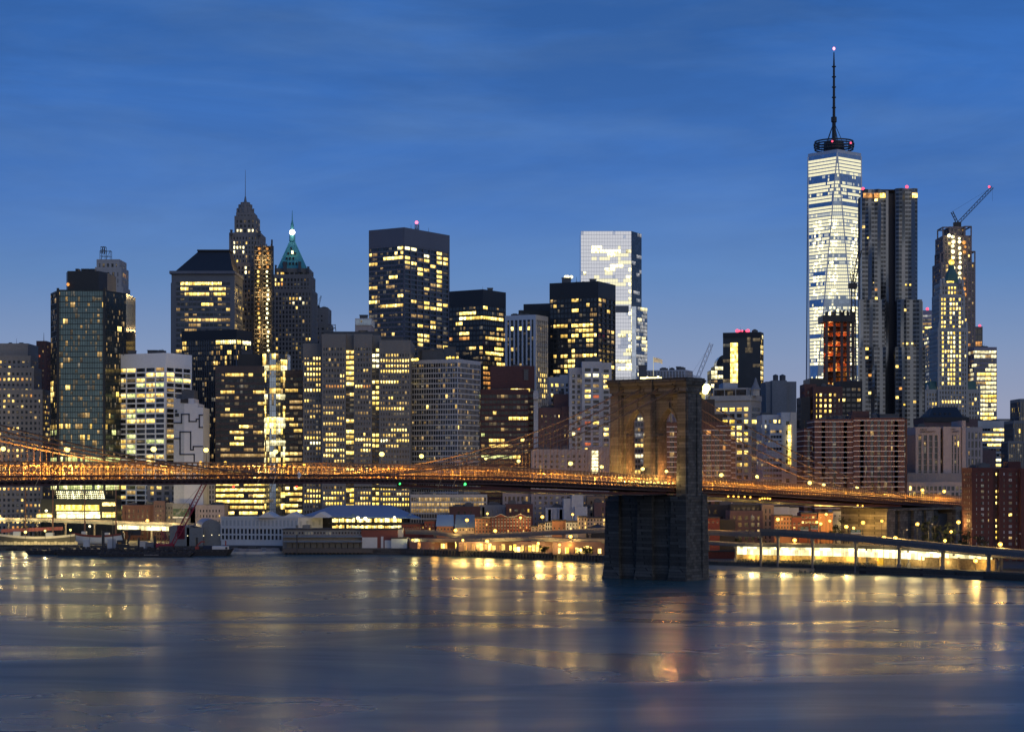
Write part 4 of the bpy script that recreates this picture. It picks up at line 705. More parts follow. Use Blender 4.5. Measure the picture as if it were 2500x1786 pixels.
def wtc():
    Y = 2200; root = thing('skyscraper', 'tallest glass skyscraper of tapering triangles glowing pale yellow under a ringed spire', 'skyscraper', (ux(2037) * Y, Y + 32, GZ))
    cx, cyy = ux(2037.5) * (Y + 31), Y + 31; hb = 31.0; zb, zt = 60.0, zz(372, Y); wins = []
    a0 = R(-4); rot = lambda x, y: (cx + x * math.cos(a0) - y * math.sin(a0), cyy + x * math.sin(a0) + y * math.cos(a0))
    Bq = [rot(-hb, -hb), rot(hb, -hb), rot(hb, hb), rot(-hb, hb)]; Tq = [rot(0, -hb), rot(hb, 0), rot(0, hb), rot(-hb, 0)]
    mb = MB(); V3 = lambda p, z: (p[0], p[1], z)
    gl = glass('tower mirror glass', (.40, .45, .52), .14, .75, .12, 4.0)
    tris = []
    for i in range(4):
        j = (i + 1) % 4
        tris.append((V3(Bq[i], zb), V3(Bq[j], zb), V3(Tq[i], zt))); tris.append((V3(Bq[j], zb), V3(Tq[j], zt), V3(Tq[i], zt)))
    for t in tris: mb.face(t)
    mb.face([V3(p, zt) for p in Tq]); mb.prism(Bq, GZ, zb)
    part(mb, 'tower_body', gl, root)
    mb = MB(); mb.prism(Tq, zt + .01, zz(364, Y)); part(mb, 'parapet', W_SILVER, root)
    mb = MB()
    for i in range(4):
        for z1, q in ((zt, Tq[i]),):
            mb.bar(V3(Bq[i], zb), V3(q, z1), 1.3); mb.bar(V3(Bq[(i + 1) % 4], zb), V3(q, z1), 1.3)
    part(mb, 'edge_trim', wall('edge steel', (.30, .34, .42), .35, .1, .06, .6), root)
    rnd = random.Random(77); fl = 4.05; lev = MB(); dk = MB(); lw = []
    for t in (tris[0], tris[1], tris[7]):
        zs = [p[2] for p in t]; z = zb + 2
        nrm = (Vector(t[1]) - Vector(t[0])).cross(Vector(t[2]) - Vector(t[0])).normalized()
        if nrm.y > 0: nrm = -nrm
        while z < zt - 6:
            if True:
                def span(zq):
                    xs = []
                    for k in range(3):
                        p, q = Vector(t[k]), Vector(t[(k + 1) % 3])
                        if (p.z - zq) * (q.z - zq) <= 0 and abs(p.z - q.z) > 1e-6: xs.append(p + (q - p) * ((zq - p.z) / (q.z - p.z)))
                    return sorted(xs, key=lambda v: v.x)[:2] if len(xs) >= 2 else None
                e0, e1 = span(z + .4), span(z + fl - .7)
                if e0 and e1 and (e0[1] - e0[0]).length > 2.4:
                    py = HY - F * (z - CZ) / Y
                    n = max(1, int((e0[1] - e0[0]).length / 2.1))
                    band = 'x' if (424 < py < 446 or 497 < py < 501 or 730 < py < 748 or 815 < py < 826 or 893 < py < 925) else 'h' if (375 < py < 416) else 'm' if 446 < py < 495 else 'n'
                    fr = rnd.random(); k = -1
                    while k < n - 1:
                        k += 1
                        f0, f1 = (k + .06) / n, (k + .94) / n
                        q = [e0[0].lerp(e0[1], f0), e0[0].lerp(e0[1], f1), e1[0].lerp(e1[1], f1), e1[0].lerp(e1[1], f0)]
                        xx = pix(*q[0])[0]; colp = 1.0 if (1985 < xx < 2008 or 2022 < xx < 2042 or 2076 < xx < 2096) else .62
                        pr = {'h': 1, 'm': .92 if fr > .35 else .5, 'x': .08, 'n': 1 if (py < 560 or fr > .22) else .55}[band]
                        if rnd.random() < pr:
                            hot = band == 'h' or rnd.random() < (.8 if colp == 1 else .3)
                            lw.append(([p + nrm * .12 for p in q], 'W' if (colp == 1 and band == 'n' and py > 540 and rnd.random() < .42) else 'h' if (band == 'h' or fr > .3 or rnd.random() < .4) else 'j'))
            z += fl
    keys = 'Whj'
    rnd.shuffle(lw)
    for i, (q, v) in enumerate(lw):
        if i < 60:
            m1 = MB(); m1.face(q); part(m1, 'window', LIT[v], root)
        else: lev.face(q, keys.index(v))
    part(lev, 'lit_windows', [LIT[k] for k in keys], root, 'stuff').data.attributes['vz'].data.foreach_set('value', [.35, .35, .9, .9] * len(lev.f))
    # communications ring, mast and guys
    c = lambda t, dx=0: P(2036 + dx, t, cyy)
    mb = MB()
    for t, rr in ((365, 92), (359, 95), (353, 96), (347, 92)):
        rad = rr / 2 / F * cyy; prev = None
        for i in range(25):
            th = i * math.pi / 12; p = c(t) + Vector((math.cos(th) * rad, math.sin(th) * rad, 0))
            if prev is not None: mb.bar(prev, p, 1.5, 1.5)
            if i % 2 == 0 and t == 365: mb.bar(p, p + Vector((0, 0, 18 / F * cyy)), .6)
            prev = p
    mb.tube([c(368), c(346)], [26 / F * cyy, 24 / F * cyy], 12); part(mb, 'antenna_ring', W_BLACK, root)
    mb = MB(); mb.tube([c(366), c(300), c(298), c(286), c(285), c(230), c(165), c(128)], [x / 2 / F * cyy for x in (11, 9, 14, 14, 7, 6, 5, 2.4)], 8)
    for t in (163, 188, 213, 238, 263): mb.tube([c(t + 1.2), c(t - 1.2)], 5.2 / F * cyy, 8)
    part(mb, 'spire', W_BLACK, root)
    mb = MB()
    for dx, dy in ((-19, -6), (-13, 8), (17, -6), (12, 8), (4, -12)): mb.bar(c(298), c(346, dx) + Vector((0, dy * 1.2, 0)), .5)
    part(mb, 'guy_cable', W_BLACK, root)
    mb = MB(); mb.ball(c(119), 1.5, 0, 8, 6, 1.3); part(mb, 'beacon', emit('beacon pink', (1, .30, .38), 3, False), root)
    mb = MB(); mb.ball(P(2077, 349, Y), 1.2, 0, 6, 4); mb.ball(P(2032, 345, Y), 1.2, 0, 6, 4); part(mb, 'ring_light', MAT['warning red'], root)
wtc()

def wavy_tower():
    Y = 1470; root = thing('apartment_tower', 'rippling stainless steel apartment tower with a dark vertical fold, right of the tallest skyscraper', 'apartment tower', (ux(2175) * Y, Y + 15, GZ)); wins = []; rnd = random.Random(8)
    st = wall('rippled stainless steel', (.165, .17, .18), .30, .2, .05, .7); skin = MB(); glz = MB(); lw = []
    fh = 3.35
    def wing(L, Rr, t, b, Yw, ph, amp=2.2, dep=6):
        z1, z0 = zz(t, Yw), (GZ if b is None else zz(b, Yw)); x0, x1 = ux(L) * Yw, ux(Rr) * Yw
        nu = max(3, int((x1 - x0) / 2.15)); nz = max(2, int((z1 - z0) / fh)); dz = (z1 - z0) / nz
        def off(i, z):
            u = i / nu
            return -1.5 * amp * (max(0, math.sin(u * 9.5 + ph + .018 * z + 1.3 * math.sin(z * .024 + ph * 2))) ** 2) * (.3 + .7 * math.sin(z * .017 + ph * 3 + u * 2) ** 2)
        def pt(i, j): z = z0 + j * dz; return Vector((x0 + (x1 - x0) * i / nu, Yw + off(i, z), z))
        for i in range(nu):
            for j in range(nz):
                a, b_, c, d = pt(i, j), pt(i + 1, j), pt(i + 1, j + 1), pt(i, j + 1); skin.face([a, b_, c, d])
                if (i + int(ph * 3)) % 3 != 2:
                    f = lambda u, v: (a.lerp(b_, u)).lerp(d.lerp(c, u), v) + Vector((0, -.09, 0))
                    q = [f(.1, .3), f(.98, .3), f(.98, .88), f(.1, .88)]
                    if rnd.random() < .03 and z0 + j * dz > 50: lw.append((q, rnd.choice('bbmo')))
                    else: glz.face(q)
        for i in range(nu): skin.face([pt(i, nz), pt(i + 1, nz), Vector((pt(i + 1, 0).x, Yw + dep, z1)), Vector((pt(i, 0).x, Yw + dep, z1))])
        a, b_ = pt(0, 0), pt(0, nz); skin.face([a, b_, Vector((b_.x, Yw + dep, z1)), Vector((a.x, Yw + dep, z0))])
        a, b_ = pt(nu, 0), pt(nu, nz); skin.face([b_, a, Vector((a.x, Yw + dep, z0)), Vector((b_.x, Yw + dep, z1))])
    wing(2104, 2150, 462, 735, Y, .3); wing(2150, 2169, 466, None, Y + 5, 1.2, 1.5); wing(2186, 2240, 460, 735, Y, 2.0); wing(2240, 2253, 735, None, Y + 3, 2.0, 1.2)
    wing(2100, 2160, 731, 850, Y - 4, .9); wing(2190, 2251, 731, 850, Y - 4, 2.5); wing(2098, 2162, 847, None, Y - 8, 1.5); wing(2186, 2258, 847, None, Y - 8, 3.0)
    part(skin, 'steel_skin', st, root)
    mb = MB(); mb.box(ux(2160) * Y, ux(2192) * Y, Y + 10, Y + 40, GZ, zz(458, Y)); mb.box(ux(2114) * Y, ux(2238) * Y, Y + 6, Y + 34, GZ, zz(470, Y)); mb.box(ux(2114) * Y, ux(2236) * Y, Y + 6.2, Y + 30, zz(462, Y), zz(459.5, Y)); part(mb, 'dark_fold', wall('dark fold cladding', (.05, .048, .055), .6), root)
    part(glz, 'windows', G_WIN, root, 'stuff')
    for q, v in lw[:90]: m1 = MB(); m1.face([p + Vector((0, -.03, 0)) for p in q]); part(m1, 'window', LIT[v], root)
    for L, Rr, v in ((2106, 2128, 'o'), (2132, 2143, 'o'), (2146, 2160, 'y'), (2225, 2238, 'b')):
        m1 = MB(); m1.box(ux(L) * Y, ux(Rr) * Y, Y - 3.4, Y - 3.1, zz(484, Y), zz(473, Y)); part(m1, 'crown_window', LIT[v], root)
    for L, t, s in ((2183, 560, 4), (2186, 678, 5), (2186, 707, 3), (2212, 695, 4), (2222, 695, 4), (2119, 580, 4), (2171, 768, 4), (2163, 768, 3), (2205, 838, 3), (2215, 838, 5), (2227, 838, 4), (2172, 950, 4), (2208, 922, 3), (2208, 987, 4), (2173, 1006, 3), (2133, 690, 2), (2176, 770, 5)):
        m1 = MB(); yy = Y + 9.6 if 2162 < L < 2188 else Y - 12; c = P(L, t, yy); h = s / 2 / F * Y; m1.box(c.x - h, c.x + h, yy - .3, yy, c.z - h, c.z + h); part(m1, 'window', LIT['y' if s > 3 else 'm'], root)
    for px, t in ((2107, 461), (2214, 456)): m1 = MB(); m1.ball(P(px, t, Y), 1.3, 0, 6, 4); part(m1, 'warning_light', MAT['warning red'], root)
wavy_tower()

def red_frame():
    Y = 1290; root = thing('construction_tower', 'concrete tower under construction glowing red orange inside, before the tallest skyscraper', 'construction site', (ux(2050) * Y, Y + 8, GZ)); rc = wall('raw concrete dark', (.12, .09, .085))
    mb = MB(); z1 = zz(772, Y); z0 = zz(945, Y); fl = 3.4; xs = [ux(p) * Y for p in (2018, 2037, 2055, 2070, 2083)]
    i = 0
    sl_ = MB()
    while z1 - i * fl > 30: sl_.box(xs[0], xs[-1], Y, Y + 16, z1 - i * fl - .35, z1 - i * fl); i += 1
    part(sl_, 'floor_slab', rc, root, 'stuff')
    for k, x in enumerate(xs): mb.box(x - .9, x + .9, Y - .6, Y + .6, GZ, z1 + 3)
    part(mb, 'column', rc, root)
    mb = MB(); mb.box(xs[0], xs[-1], Y + 12, Y + 12.6, GZ, z1); part(mb, 'back_wall', wall('rust primer', (.34, .13, .07)), root)
    mb = MB(); mb.box(xs[0] - 3, xs[-1] + 1.5, Y - 2.5, Y + 18, zz(786, Y), zz(770, Y)); part(mb, 'formwork_deck', W_BLACK, root)
    mb = MB()
    for px in (2018, 2030, 2038, 2050, 2059, 2068, 2076, 2084): mb.box(ux(px) * Y - .6, ux(px) * Y + .6, Y - 2, Y - 1, zz(772, Y), zz(755 + (px % 3) * 3, Y))
    part(mb, 'formwork_post', W_BLACK, root)
    rnd = random.Random(4)
    for k, (px, m) in enumerate(((2027, 'o'), (2045, 'o'), (2062, 'r'), (2077, 'o'))):
        for j in range(13):
            if rnd.random() < .8:
                h = MB(); t = 800 + j * 11.2 + rnd.uniform(-2, 2); w_ = rnd.uniform(1.2, 6.5) if k < 2 else rnd.uniform(1, 4)
                h.box(ux(px - w_) * Y, ux(px + w_) * Y, Y + 11, Y + 11.4, zz(t + 4.2, Y), zz(t - 3.6, Y)); part(h, 'lit_bay', LIT['b' if (j > 8 and rnd.random() < .5) else m], root)
    for j in range(6):
        L = bpy.data.lights.new('work_light', 'POINT'); L.energy = 2600; L.color = (1, .30, .08); L.shadow_soft_size = .6; o = bpy.data.objects.new('work_light', L); col.objects.link(o); o.parent = root; o.location = Vector((ux((2030, 2062, 2045)[j % 3]) * Y, Y + 6, zz(795 + j * 22, Y))) - org(root)
    for px, t in ((2027, 763), (2045, 758), (2060, 762), (2082, 755)): h = MB(); h.ball(P(px, t, Y + 2), 1.1, 0, 6, 4); part(h, 'work_lamp', LIT['W'], root)
red_frame()
luffing_crane('tower_crane', 'dark lattice tower crane between the red lit frame and the wavy steel tower', (2086, 950), (2083, 695), (2100, 610), (2078, 664), 1275, STEEL, 2.0)
V = dict(bw=3.3, fh=3.5, pw=1.7, sh=1.6, pd=.25, lit=.12, pal='bmm', top=3, vis=1110)
tower('apartment_tower', 'dark brick tower with yellow window columns just below the red lit frame', 'apartment tower', [
    dict(L=1986, R=2056, t=943, S=dict(V, spots=[(1986, 948, 1998, 1100, .75, 'y'), (2000, 948, 2020, 1025, .85, 'bbm'), (2026, 955, 2036, 1010, .9, 'b'), (2040, 955, 2054, 990, .4, 'b')])), dict(L=1965, R=1992, t=937, Y=1236, d=20, S=dict(V, lit=.03)), dict(L=1977, R=2020, t=923, b=945, Y=1240, S=None, wm=W_BLACK), dict(L=1957, R=1977, t=969, Y=1232, d=20, S=dict(V, lit=.04), wm=W_SLATE)], 1230, 50, 60, gm=G_WIN, wm=W_BROWNR)
tower('office_block', 'grey steel framed block half hidden below the red lit construction tower', 'office building', [
    dict(L=2052, R=2104, t=930, S=dict(V, pw=.8, lit=.12, spots=[(2088, 958, 2100, 985, .6, 'bm')]))], 1255, 51, 20, gm=G_WIN, wm=W_SLATE)

V = dict(bw=4.0, fh=2.95, pw=2.1, sh=.4, pd=.8, sp=1.12, lit=.022, pal='bom', top=1.2, vis=1200)
balcony_slab('apartment_block', 'broad maroon brick apartment slab ruled with white floor lines, one vertical strip lit', [
    dict(L=1992, R=2081, t=1023, sm=W_LINE, tm=W_BROWNR, S=dict(V, pwc=7)), dict(L=2087, R=2204, t=1020, Y=1097, sm=W_LINE, S=dict(V, pwc=6)), dict(L=2204, R=2213, t=1023, Y=1103, d=24, S=S(bw=3, fh=2.95, pw=.6, sh=.4, lit=.0)),
    dict(L=2079, R=2089, t=1012, Y=1104, d=16, S=S(bw=3, fh=2.95, pw=.5, sh=1.0, lit=1, pal='y', top=2, vis=1200), wm=W_BROWNR), dict(L=2080, R=2122, t=1003, b=1026, Y=1110, d=14, S=None)], 1098, 52, 60, [('roof_frame', 2030, 2078, 1014, 1024, 6), ('water_tank', 2128, 2140, 1008, 1022, 8), ('plant_box', 2148, 2195, 1012, 1022, 8)])
balcony_slab('apartment_block', 'low dark apartment slab at the left foot of the broad maroon slab', [
    dict(L=1966, R=1994, t=1045, sm=W_LINE, S=dict(V, pw=1.2, lit=.04))], 1106, 53)

def woolworth():
    Y = 1660; V = dict(bw=2.5, fh=4.0, pw=1.05, sh=1.5, pd=.6, lit=.05, pal='bbm', top=2, vis=1010)
    gold = lambda t0, t1: [(2296, t0, 2307, t1, .95, 'by'), (2314, t0, 2335, t1, .95, 'bWy'), (2338, t0, 2350, t1, .9, 'by')]
    root = tower('skyscraper', 'gothic white stone skyscraper with gold lit windows and a green pointed roof', 'skyscraper', [
        dict(L=2260, R=2392, t=950, d=50, S=dict(V, lit=.05, spots=[(2268, 975, 2392, 988, .55, 'bb'), (2260, 950, 2392, 970, .15)])), dict(L=2291, R=2361, t=800, b=None, Y=Y - 2, d=34, S=dict(V, spots=gold(806, 937) + [(2296, 977, 2350, 987, .9, 'b')])),
        dict(L=2295, R=2354, t=718, b=802, Y=Y + 1, d=30, S=dict(V, spots=gold(752, 800) + gold(716, 746)), ), dict(L=2298, R=2350, t=690, b=720, Y=Y + 4, d=26, S=dict(V, lit=.1, spots=[(2312, 695, 2336, 718, .95, 'y')]))], Y, 54, 100, gm=G_WIN, wm=wall('terracotta', (.42, .40, .38)))
    for L, Rr in ((2268, 2287), (2362, 2384)):
        mb = MB(); pts = flat_pts(L, Rr, Y, 26); mb.prism(pts, zz(951, Y), zz(930, Y), 0, 0, flat_pts(L + 2, Rr - 1, Y + 3, 20)); part(mb, 'wing_roof', W_GCON, root)
    q = lambda t: P(2323, t, Y + 18); r = lambda w_: w_ / 2 / F * Y * 1.1; mb = MB()
    mb.tube([q(700), q(670), q(655), q(650), q(642)], [r(38), r(26), r(13), r(12), r(3)], 8); part(mb, 'roof', W_GCON, root)
    mb = MB(); mb.ball(q(640), 2.6, 0, 8, 5); mb.tube([q(640), q(622)], [.5, .1], 5); part(mb, 'lantern', LIT['y'], root)
    mb = MB()
    for px, t0, t1 in ((2297, 700, 680), (2350, 700, 682), (2304, 692, 676), (2343, 692, 676), (2293, 802, 784), (2359, 802, 784), (2296, 720, 706), (2352, 720, 706), (2264, 952, 938), (2390, 952, 936)):
        c0 = P(px, t0, Y); mb.tube([c0, P(px, t1 + 5, Y), P(px, t1, Y)], [1.3, 1.2, .15], 6)
    part(mb, 'pinnacle', MAT['terracotta'], root)
    mb = MB(); mb.box(ux(2312) * Y, ux(2336) * Y, Y + 7, Y + 8, zz(713, Y), zz(704, Y)) if 0 else mb.box(ux(2316) * Y, ux(2333) * Y, Y + 6.6, Y + 7, zz(690, Y), zz(684, Y)); part(mb, 'roof_window', LIT['y'], root)
woolworth()
def park_place():
    Y = 1780; V = dict(bw=3.6, fh=3.9, pw=1.5, sh=1.3, pd=.5, lit=.05, pal='om', top=1)
    pk = wall('bare pinkish concrete', (.24, .19, .185))
    root = tower('construction_tower', 'bare concrete tower under construction strung with lamps behind the gothic skyscraper', 'construction site', [
        dict(L=2298, R=2380, t=640, d=36, S=dict(V, spots=[(2350, 780, 2358, 1000, .5, 'om')])), dict(L=2303, R=2371, t=575, b=642, Y=Y + 2, d=32, S=dict(V)), dict(L=2318, R=2356, t=553, b=577, Y=Y + 5, d=24, S=dict(V, lit=0))], Y, 55, 40, gm=G_WIN, wm=pk)
    for L, Rr, t, b in ((2302, 2319, 555, 577), (2355, 2371, 553, 577), (2296, 2304, 617, 642), (2371, 2380, 614, 642)):
        mb = MB(); a, c = P(L, t, Y), P(Rr, b, Y); mb.bar((a.x, Y, a.z), (c.x, Y, a.z), 1.1); mb.bar((a.x, Y, a.z), (a.x, Y, c.z), 1.1); mb.bar((c.x, Y, a.z), (c.x, Y, c.z), 1.1); mb.bar((a.x, Y + 22, a.z), (c.x, Y + 22, a.z), 1.1); mb.bar((a.x, Y + 22, a.z), (a.x, Y + 22, c.z), 1.1); mb.bar((a.x, Y, a.z), (a.x, Y + 22, a.z), 1.1); mb.bar((c.x, Y, a.z), (c.x, Y + 22, a.z), 1.1); part(mb, 'top_frame', pk, root)
    rnd = random.Random(3)
    for px, t0, n in ((2327, 578, 8), (2343, 580, 15), (2316, 575, 1), (2355, 592, 3), (2354, 680, 4)):
        for i in range(n): m1 = MB(); m1.ball(P(px + rnd.uniform(-1.5, 1.5), t0 + i * 12.3 + rnd.uniform(-2, 2), Y - 1.5), rnd.choice((1.2, 1.6, 1.9)), 0, 6, 4); part(m1, 'work_lamp', LIT['W' if px < 2350 else 'o'], root)
park_place()
luffing_crane('tower_crane', 'dark luffing crane with a raised jib on top of the bare concrete tower', (2338, 556), (2338, 546), (2423, 457), (2324, 517), 1790, STEEL, 2.4)
mb = MB(); p = P(2415, 456, 1790); mb.ball(p, 1.2, 0, 6, 4); solid(mb, 'warning_light', MAT['warning red'], 'red warning light at the tip of the raised crane jib', 'lamp', p)

V = dict(bw=3, fh=3.9, pw=.15, sh=1.7, pd=.2, lit=.3, run=5, split=True, pal='pdfc', top=3, vis=1010)
tower('office_tower', 'thin pinkish ribbon window tower between the wavy steel tower and the gothic skyscraper', 'office building', [dict(L=2250, C=2274, R=2280, t=757, a=20, S=dict(V, spots=[(2250, 795, 2276, 815, .95, 'bp'), (2250, 880, 2276, 1000, .45, 'pb')]))], 1900, 60, 40, gm=G_BLUE, wm=wall('pink spandrels', (.42, .36, .42)))
mb = MB(); p = P(2264, 754, 1905); mb.ball(p, 1.6, 0, 6, 4); solid(mb, 'warning_light', MAT['warning red'], 'red warning light on the thin pinkish ribbon window tower', 'lamp', p)
tower('office_tower', 'sliver of a tower with a lit lower half just left of the gothic skyscraper', 'office building', [dict(L=2272, R=2296, t=800, S=dict(V, spots=[(2272, 845, 2296, 930, .9, 'pb')]))], 1860, 61, 30, gm=G_BLUE, wm=W_STEEL)
tower('office_tower', 'dark banded tower top right of the bare concrete tower', 'office building', [dict(L=2376, R=2398, t=797, S=S(bw=5, fh=6, pw=.5, sh=1.5, lit=.1, pal='od', top=1, spots=[(2380, 835, 2398, 845, .9, 'o')]))], 1850, 62, 10, gm=G_DARK, wm=W_MID)
mb = MB(); p = P(2392, 795, 1852); mb.ball(p, 1.4, 0, 6, 4); solid(mb, 'warning_light', MAT['warning red'], 'red warning light on the dark banded tower top', 'lamp', p)
tower('glass_tower', 'squat glass tower with gold lit lower floors right of the bare concrete tower', 'office building', [
    dict(L=2378, R=2433, t=847, S=S(bw=2.6, fh=4.1, pw=.25, sh=1.3, pd=.2, lit=.45, run=4, split=True, pal='dpp', top=2, vis=1030, spots=[(2378, 847, 2433, 858, .9, 'd'), (2384, 912, 2433, 950, .95, 'bpp'), (2384, 965, 2433, 985, .95, 'by'), (2384, 1005, 2433, 1025, .95, 'by'), (2384, 985, 2433, 1005, .45, 'p')]))], 1760, 63, 90, gm=G_BLUE, wm=wall('violet grey panels', (.27, .25, .31)))
V = dict(bw=2.4, fh=4.0, pw=.12, sh=2.0, pd=.25, lit=.12, run=5, split=True, pal='bwp', top=4, vis=1140)
tower('office_building', 'pale banded office block lit in broken rows above the red brick block', 'office building', [
    dict(L=2388, R=2462, t=1027, S=dict(V, spots=[(2424, 1044, 2462, 1056, .95, 'Wb'), (2398, 1050, 2420, 1056, .5), (2390, 1058, 2462, 1066, .7, 'bm'), (2390, 1068, 2462, 1082, .75, 'Wb'), (2418, 1088, 2450, 1095, .6), (2424, 1118, 2462, 1126, .9, 'W'), (2424, 1132, 2462, 1140, .9, 'by')])), dict(L=2440, R=2480, t=1022, Y=1540, S=dict(V, lit=.02), wm=W_GREY)], 1500, 64, 80, gm=G_WIN, wm=W_SILVER)
tower('office_block', 'dark ribbed office tower at the far right edge', 'office building', [
    dict(L=2476, R=2570, t=1026, S=S(bw=1.6, fh=3.8, pw=.4, sh=.4, pd=.4, lit=.02, pal='bm', top=2, spots=[(2484, 1098, 2492, 1106, .9, 'b')])), dict(L=2491, R=2570, t=973, b=None, Y=1425, S=S(bw=1.8, fh=3.8, pw=.4, sh=.5, lit=.04, pal='bm', top=2, spots=[(2491, 988, 2500, 996, .9, 'W')])), dict(L=2462, R=2500, t=1076, Y=1395, d=20, S=S(bw=1.6, fh=3.8, pw=.4, sh=.4, lit=.02))], 1420, 65, 20, gm=G_DARK, wm=W_STEEL)
tower('brick_block', 'small dull red block between the banded office block and the campus building', 'building', [dict(L=2398, R=2430, t=1098, S=S(bw=4, fh=4, pw=2.6, sh=2.6, lit=.03, top=3), wm=W_PURP)], 1300, 66, 5)

def text(body, center, height, root, m, wid=None, ang=0, name='lettering'):
    cu = bpy.data.curves.new(name, 'FONT'); cu.body = body; cu.size = height / .7; cu.align_x = 'CENTER'; cu.align_y = 'CENTER'; cu.extrude = .08
    t_ = bpy.data.objects.new(name, cu); col.objects.link(t_); bpy.context.view_layer.update()
    me = bpy.data.meshes.new_from_object(t_.evaluated_get(bpy.context.evaluated_depsgraph_get())); wd = t_.dimensions.x; bpy.data.objects.remove(t_)
    me.materials.clear(); me.materials.append(m)
    o = bpy.data.objects.new(name, me); col.objects.link(o); o.parent = root; o.location = Vector(center) - org(root); o.rotation_euler = (R(90), 0, ang)
    if wid: o.scale = (wid / max(.1, wd), 1, 1)
    return o
def campus():
    Y = 1130; root = tower('campus_building', 'pinkish stone university building of tall vertical fins with dark roof lettering', 'university building', [
        dict(L=2238, R=2292, t=1042, d=30, S=S(bw=3.2, fh=3.6, pw=1.35, sh=.25, pd=.8, lit=.02, pal='b', top=4.6, pwc=.9, vis=1152, spots=[(2238, 1130, 2292, 1145, .35, 'b')])),
        dict(L=2292, R=2303, t=1043, Y=1133, d=30, S=S(bw=10, fh=3.6, pw=0, sh=.2, lit=.1, pal='b', top=.6, vis=1150)), dict(L=2303, R=2320, t=1041, Y=1129, d=30),
        dict(L=2320, R=2344, t=1042, Y=1130.5, d=30, S=S(bw=1.7, fh=3.6, pw=.8, sh=.2, pd=.6, lit=.02, pal='b', top=4.6, vis=1152, spots=[(2320, 1130, 2345, 1142, .3, 'b')])), dict(L=2344, R=2350, t=1040, Y=1135, d=24, S=None, wm=W_BLACK), dict(L=2349, R=2358, t=1026, Y=1129, d=28, S=None),
        dict(L=2216, R=2373, t=1176, Y=1112, d=40, S=S(bw=2.6, fh=3.6, pw=.8, sh=1.1, pd=.5, lit=.3, pal='bym', top=1.4, vis=1232, spots=[(2212, 1180, 2242, 1210, .9, 'by')]))], Y, 67, 80, gm=G_WIN, wm=W_PINK)
    Yp = 1116; mb = MB(); x0, x1 = ux(2216) * Yp, ux(2350) * Yp
    mb.box(x0, x1, Yp, Yp + 12, zz(1177, Yp), zz(1154, Yp))
    for i in range(34): x = x0 + (x1 - x0) * i / 33; mb.box(x - .18, x + .18, Yp - .3, Yp, zz(1176, Yp), zz(1154.5, Yp))
    part(mb, 'canopy', wall('canopy panels', (.24, .24, .27)), root)
    ink = wall('dark bronze lettering', (.03, .025, .035))
    c = lambda px, t: (ux(px) * (Y - .95), Y - .95, zz(t, Y))
    text('PACE', c(2254.5, 1048.5), 1.05, root, ink, 3.9); text('UNIVERSITY', c(2265, 1054), 1.05, root, ink, 9.4)
    text('PACE', c(2328, 1047.5), .8, root, ink, 2.0); text('UNIVERSITY', c(2332.5, 1053.5), .8, root, ink, 4.1)
campus()
def mansard_block():
    Y = 1215; root = tower('office_building', 'dark mansard roofed stone building rising behind the university building', 'office building', [
        dict(L=2256, R=2386, t=1022, d=30, S=S(bw=4, fh=4, pw=1.9, sh=1.6, lit=.03, pal='bm', top=3, vis=1152), wm=W_PURP), dict(L=2360, R=2397, t=1042, Y=1188, d=20, S=S(bw=2.4, fh=5.5, pw=1.0, sh=1.3, lit=.02, top=2, vis=1150), wm=W_PINK)], Y, 68, 20)
    mb = MB(); mb.prism(flat_pts(2257, 2366, Y - 1, 34), zz(1030, Y), zz(1018, Y)); mb.prism(flat_pts(2266, 2352, Y + 1, 28), zz(1018, Y), zz(992, Y), 0, 0, flat_pts(2280, 2336, Y + 9, 12)); part(mb, 'roof', W_SLATE, root)
    mb = MB()
    for px in (2285, 2298, 2311, 2322): mb.box(ux(px) * Y - .6, ux(px) * Y + .6, Y + 3, Y + 9, zz(1013, Y), zz(1007, Y))
    part(mb, 'dormer', W_SLATE, root)
mansard_block()
V = dict(bw=3.1, fh=2.75, pw=1.9, sh=1.45, pd=.12, lit=.06, pal='bod', top=1, vis=1335, clump=False)
tower('apartment_block', 'dark red brick apartment block with small paired windows and one lit stair column', 'apartment block', [
    dict(L=2373, R=2424, t=1141, d=20, S=dict(V, lit=.03)), dict(L=2424, R=2440, t=1141, Y=902, d=20, S=dict(V, bw=3.4, pw=1.3, lit=.1, spots=[(2424, 1141, 2440, 1330, .62, 'yyb')]), wm=W_BROWNR), dict(L=2440, R=2493, t=1141, Y=899, d=20, S=dict(V)), dict(L=2493, R=2600, t=1143, Y=896, d=20, S=dict(V)), dict(L=2462, R=2492, t=1126, b=1143, Y=908, d=10, S=None)], 900, 69, 80, gm=glass('curtained windows', (.09, .09, .10), .3, 0, 2.0), wm=W_BRICK)

# ---------------------------------------------------------------- the suspension bridge
PH = R(38); BT = Vector((ux(1600) * 800, 800, 0)); AX = Vector((-math.sin(PH), -math.cos(PH), 0)); NX = Vector((math.cos(PH), -math.sin(PH), 0))
def B(t, n, z): p = BT + AX * t + NX * n; return Vector((p.x, p.y, z))
def t_at(px, n=0):                     # how far along the bridge a photo column falls, n metres to the near side of its centre line
    u = ux(px); o = BT + NX * n
    return (o.x - u * o.y) / (-AX.x + u * AX.y)
PROF = [(-420, 21.5), (-313, 24.8), (-229, 28.0), (-126, 32.3), (-39, 35.6), (0, 36.8), (36, 37.8), (80, 39.2), (123, 40.3), (204, 41.1), (334, 40.8), (420, 39.8)]
def zb(t):
    for (a, za), (b, zc) in zip(PROF, PROF[1:]):
        if a <= t <= b: return za + (zc - za) * (t - a) / (b - a)
    return PROF[0][1] if t < PROF[0][0] else PROF[-1][1]
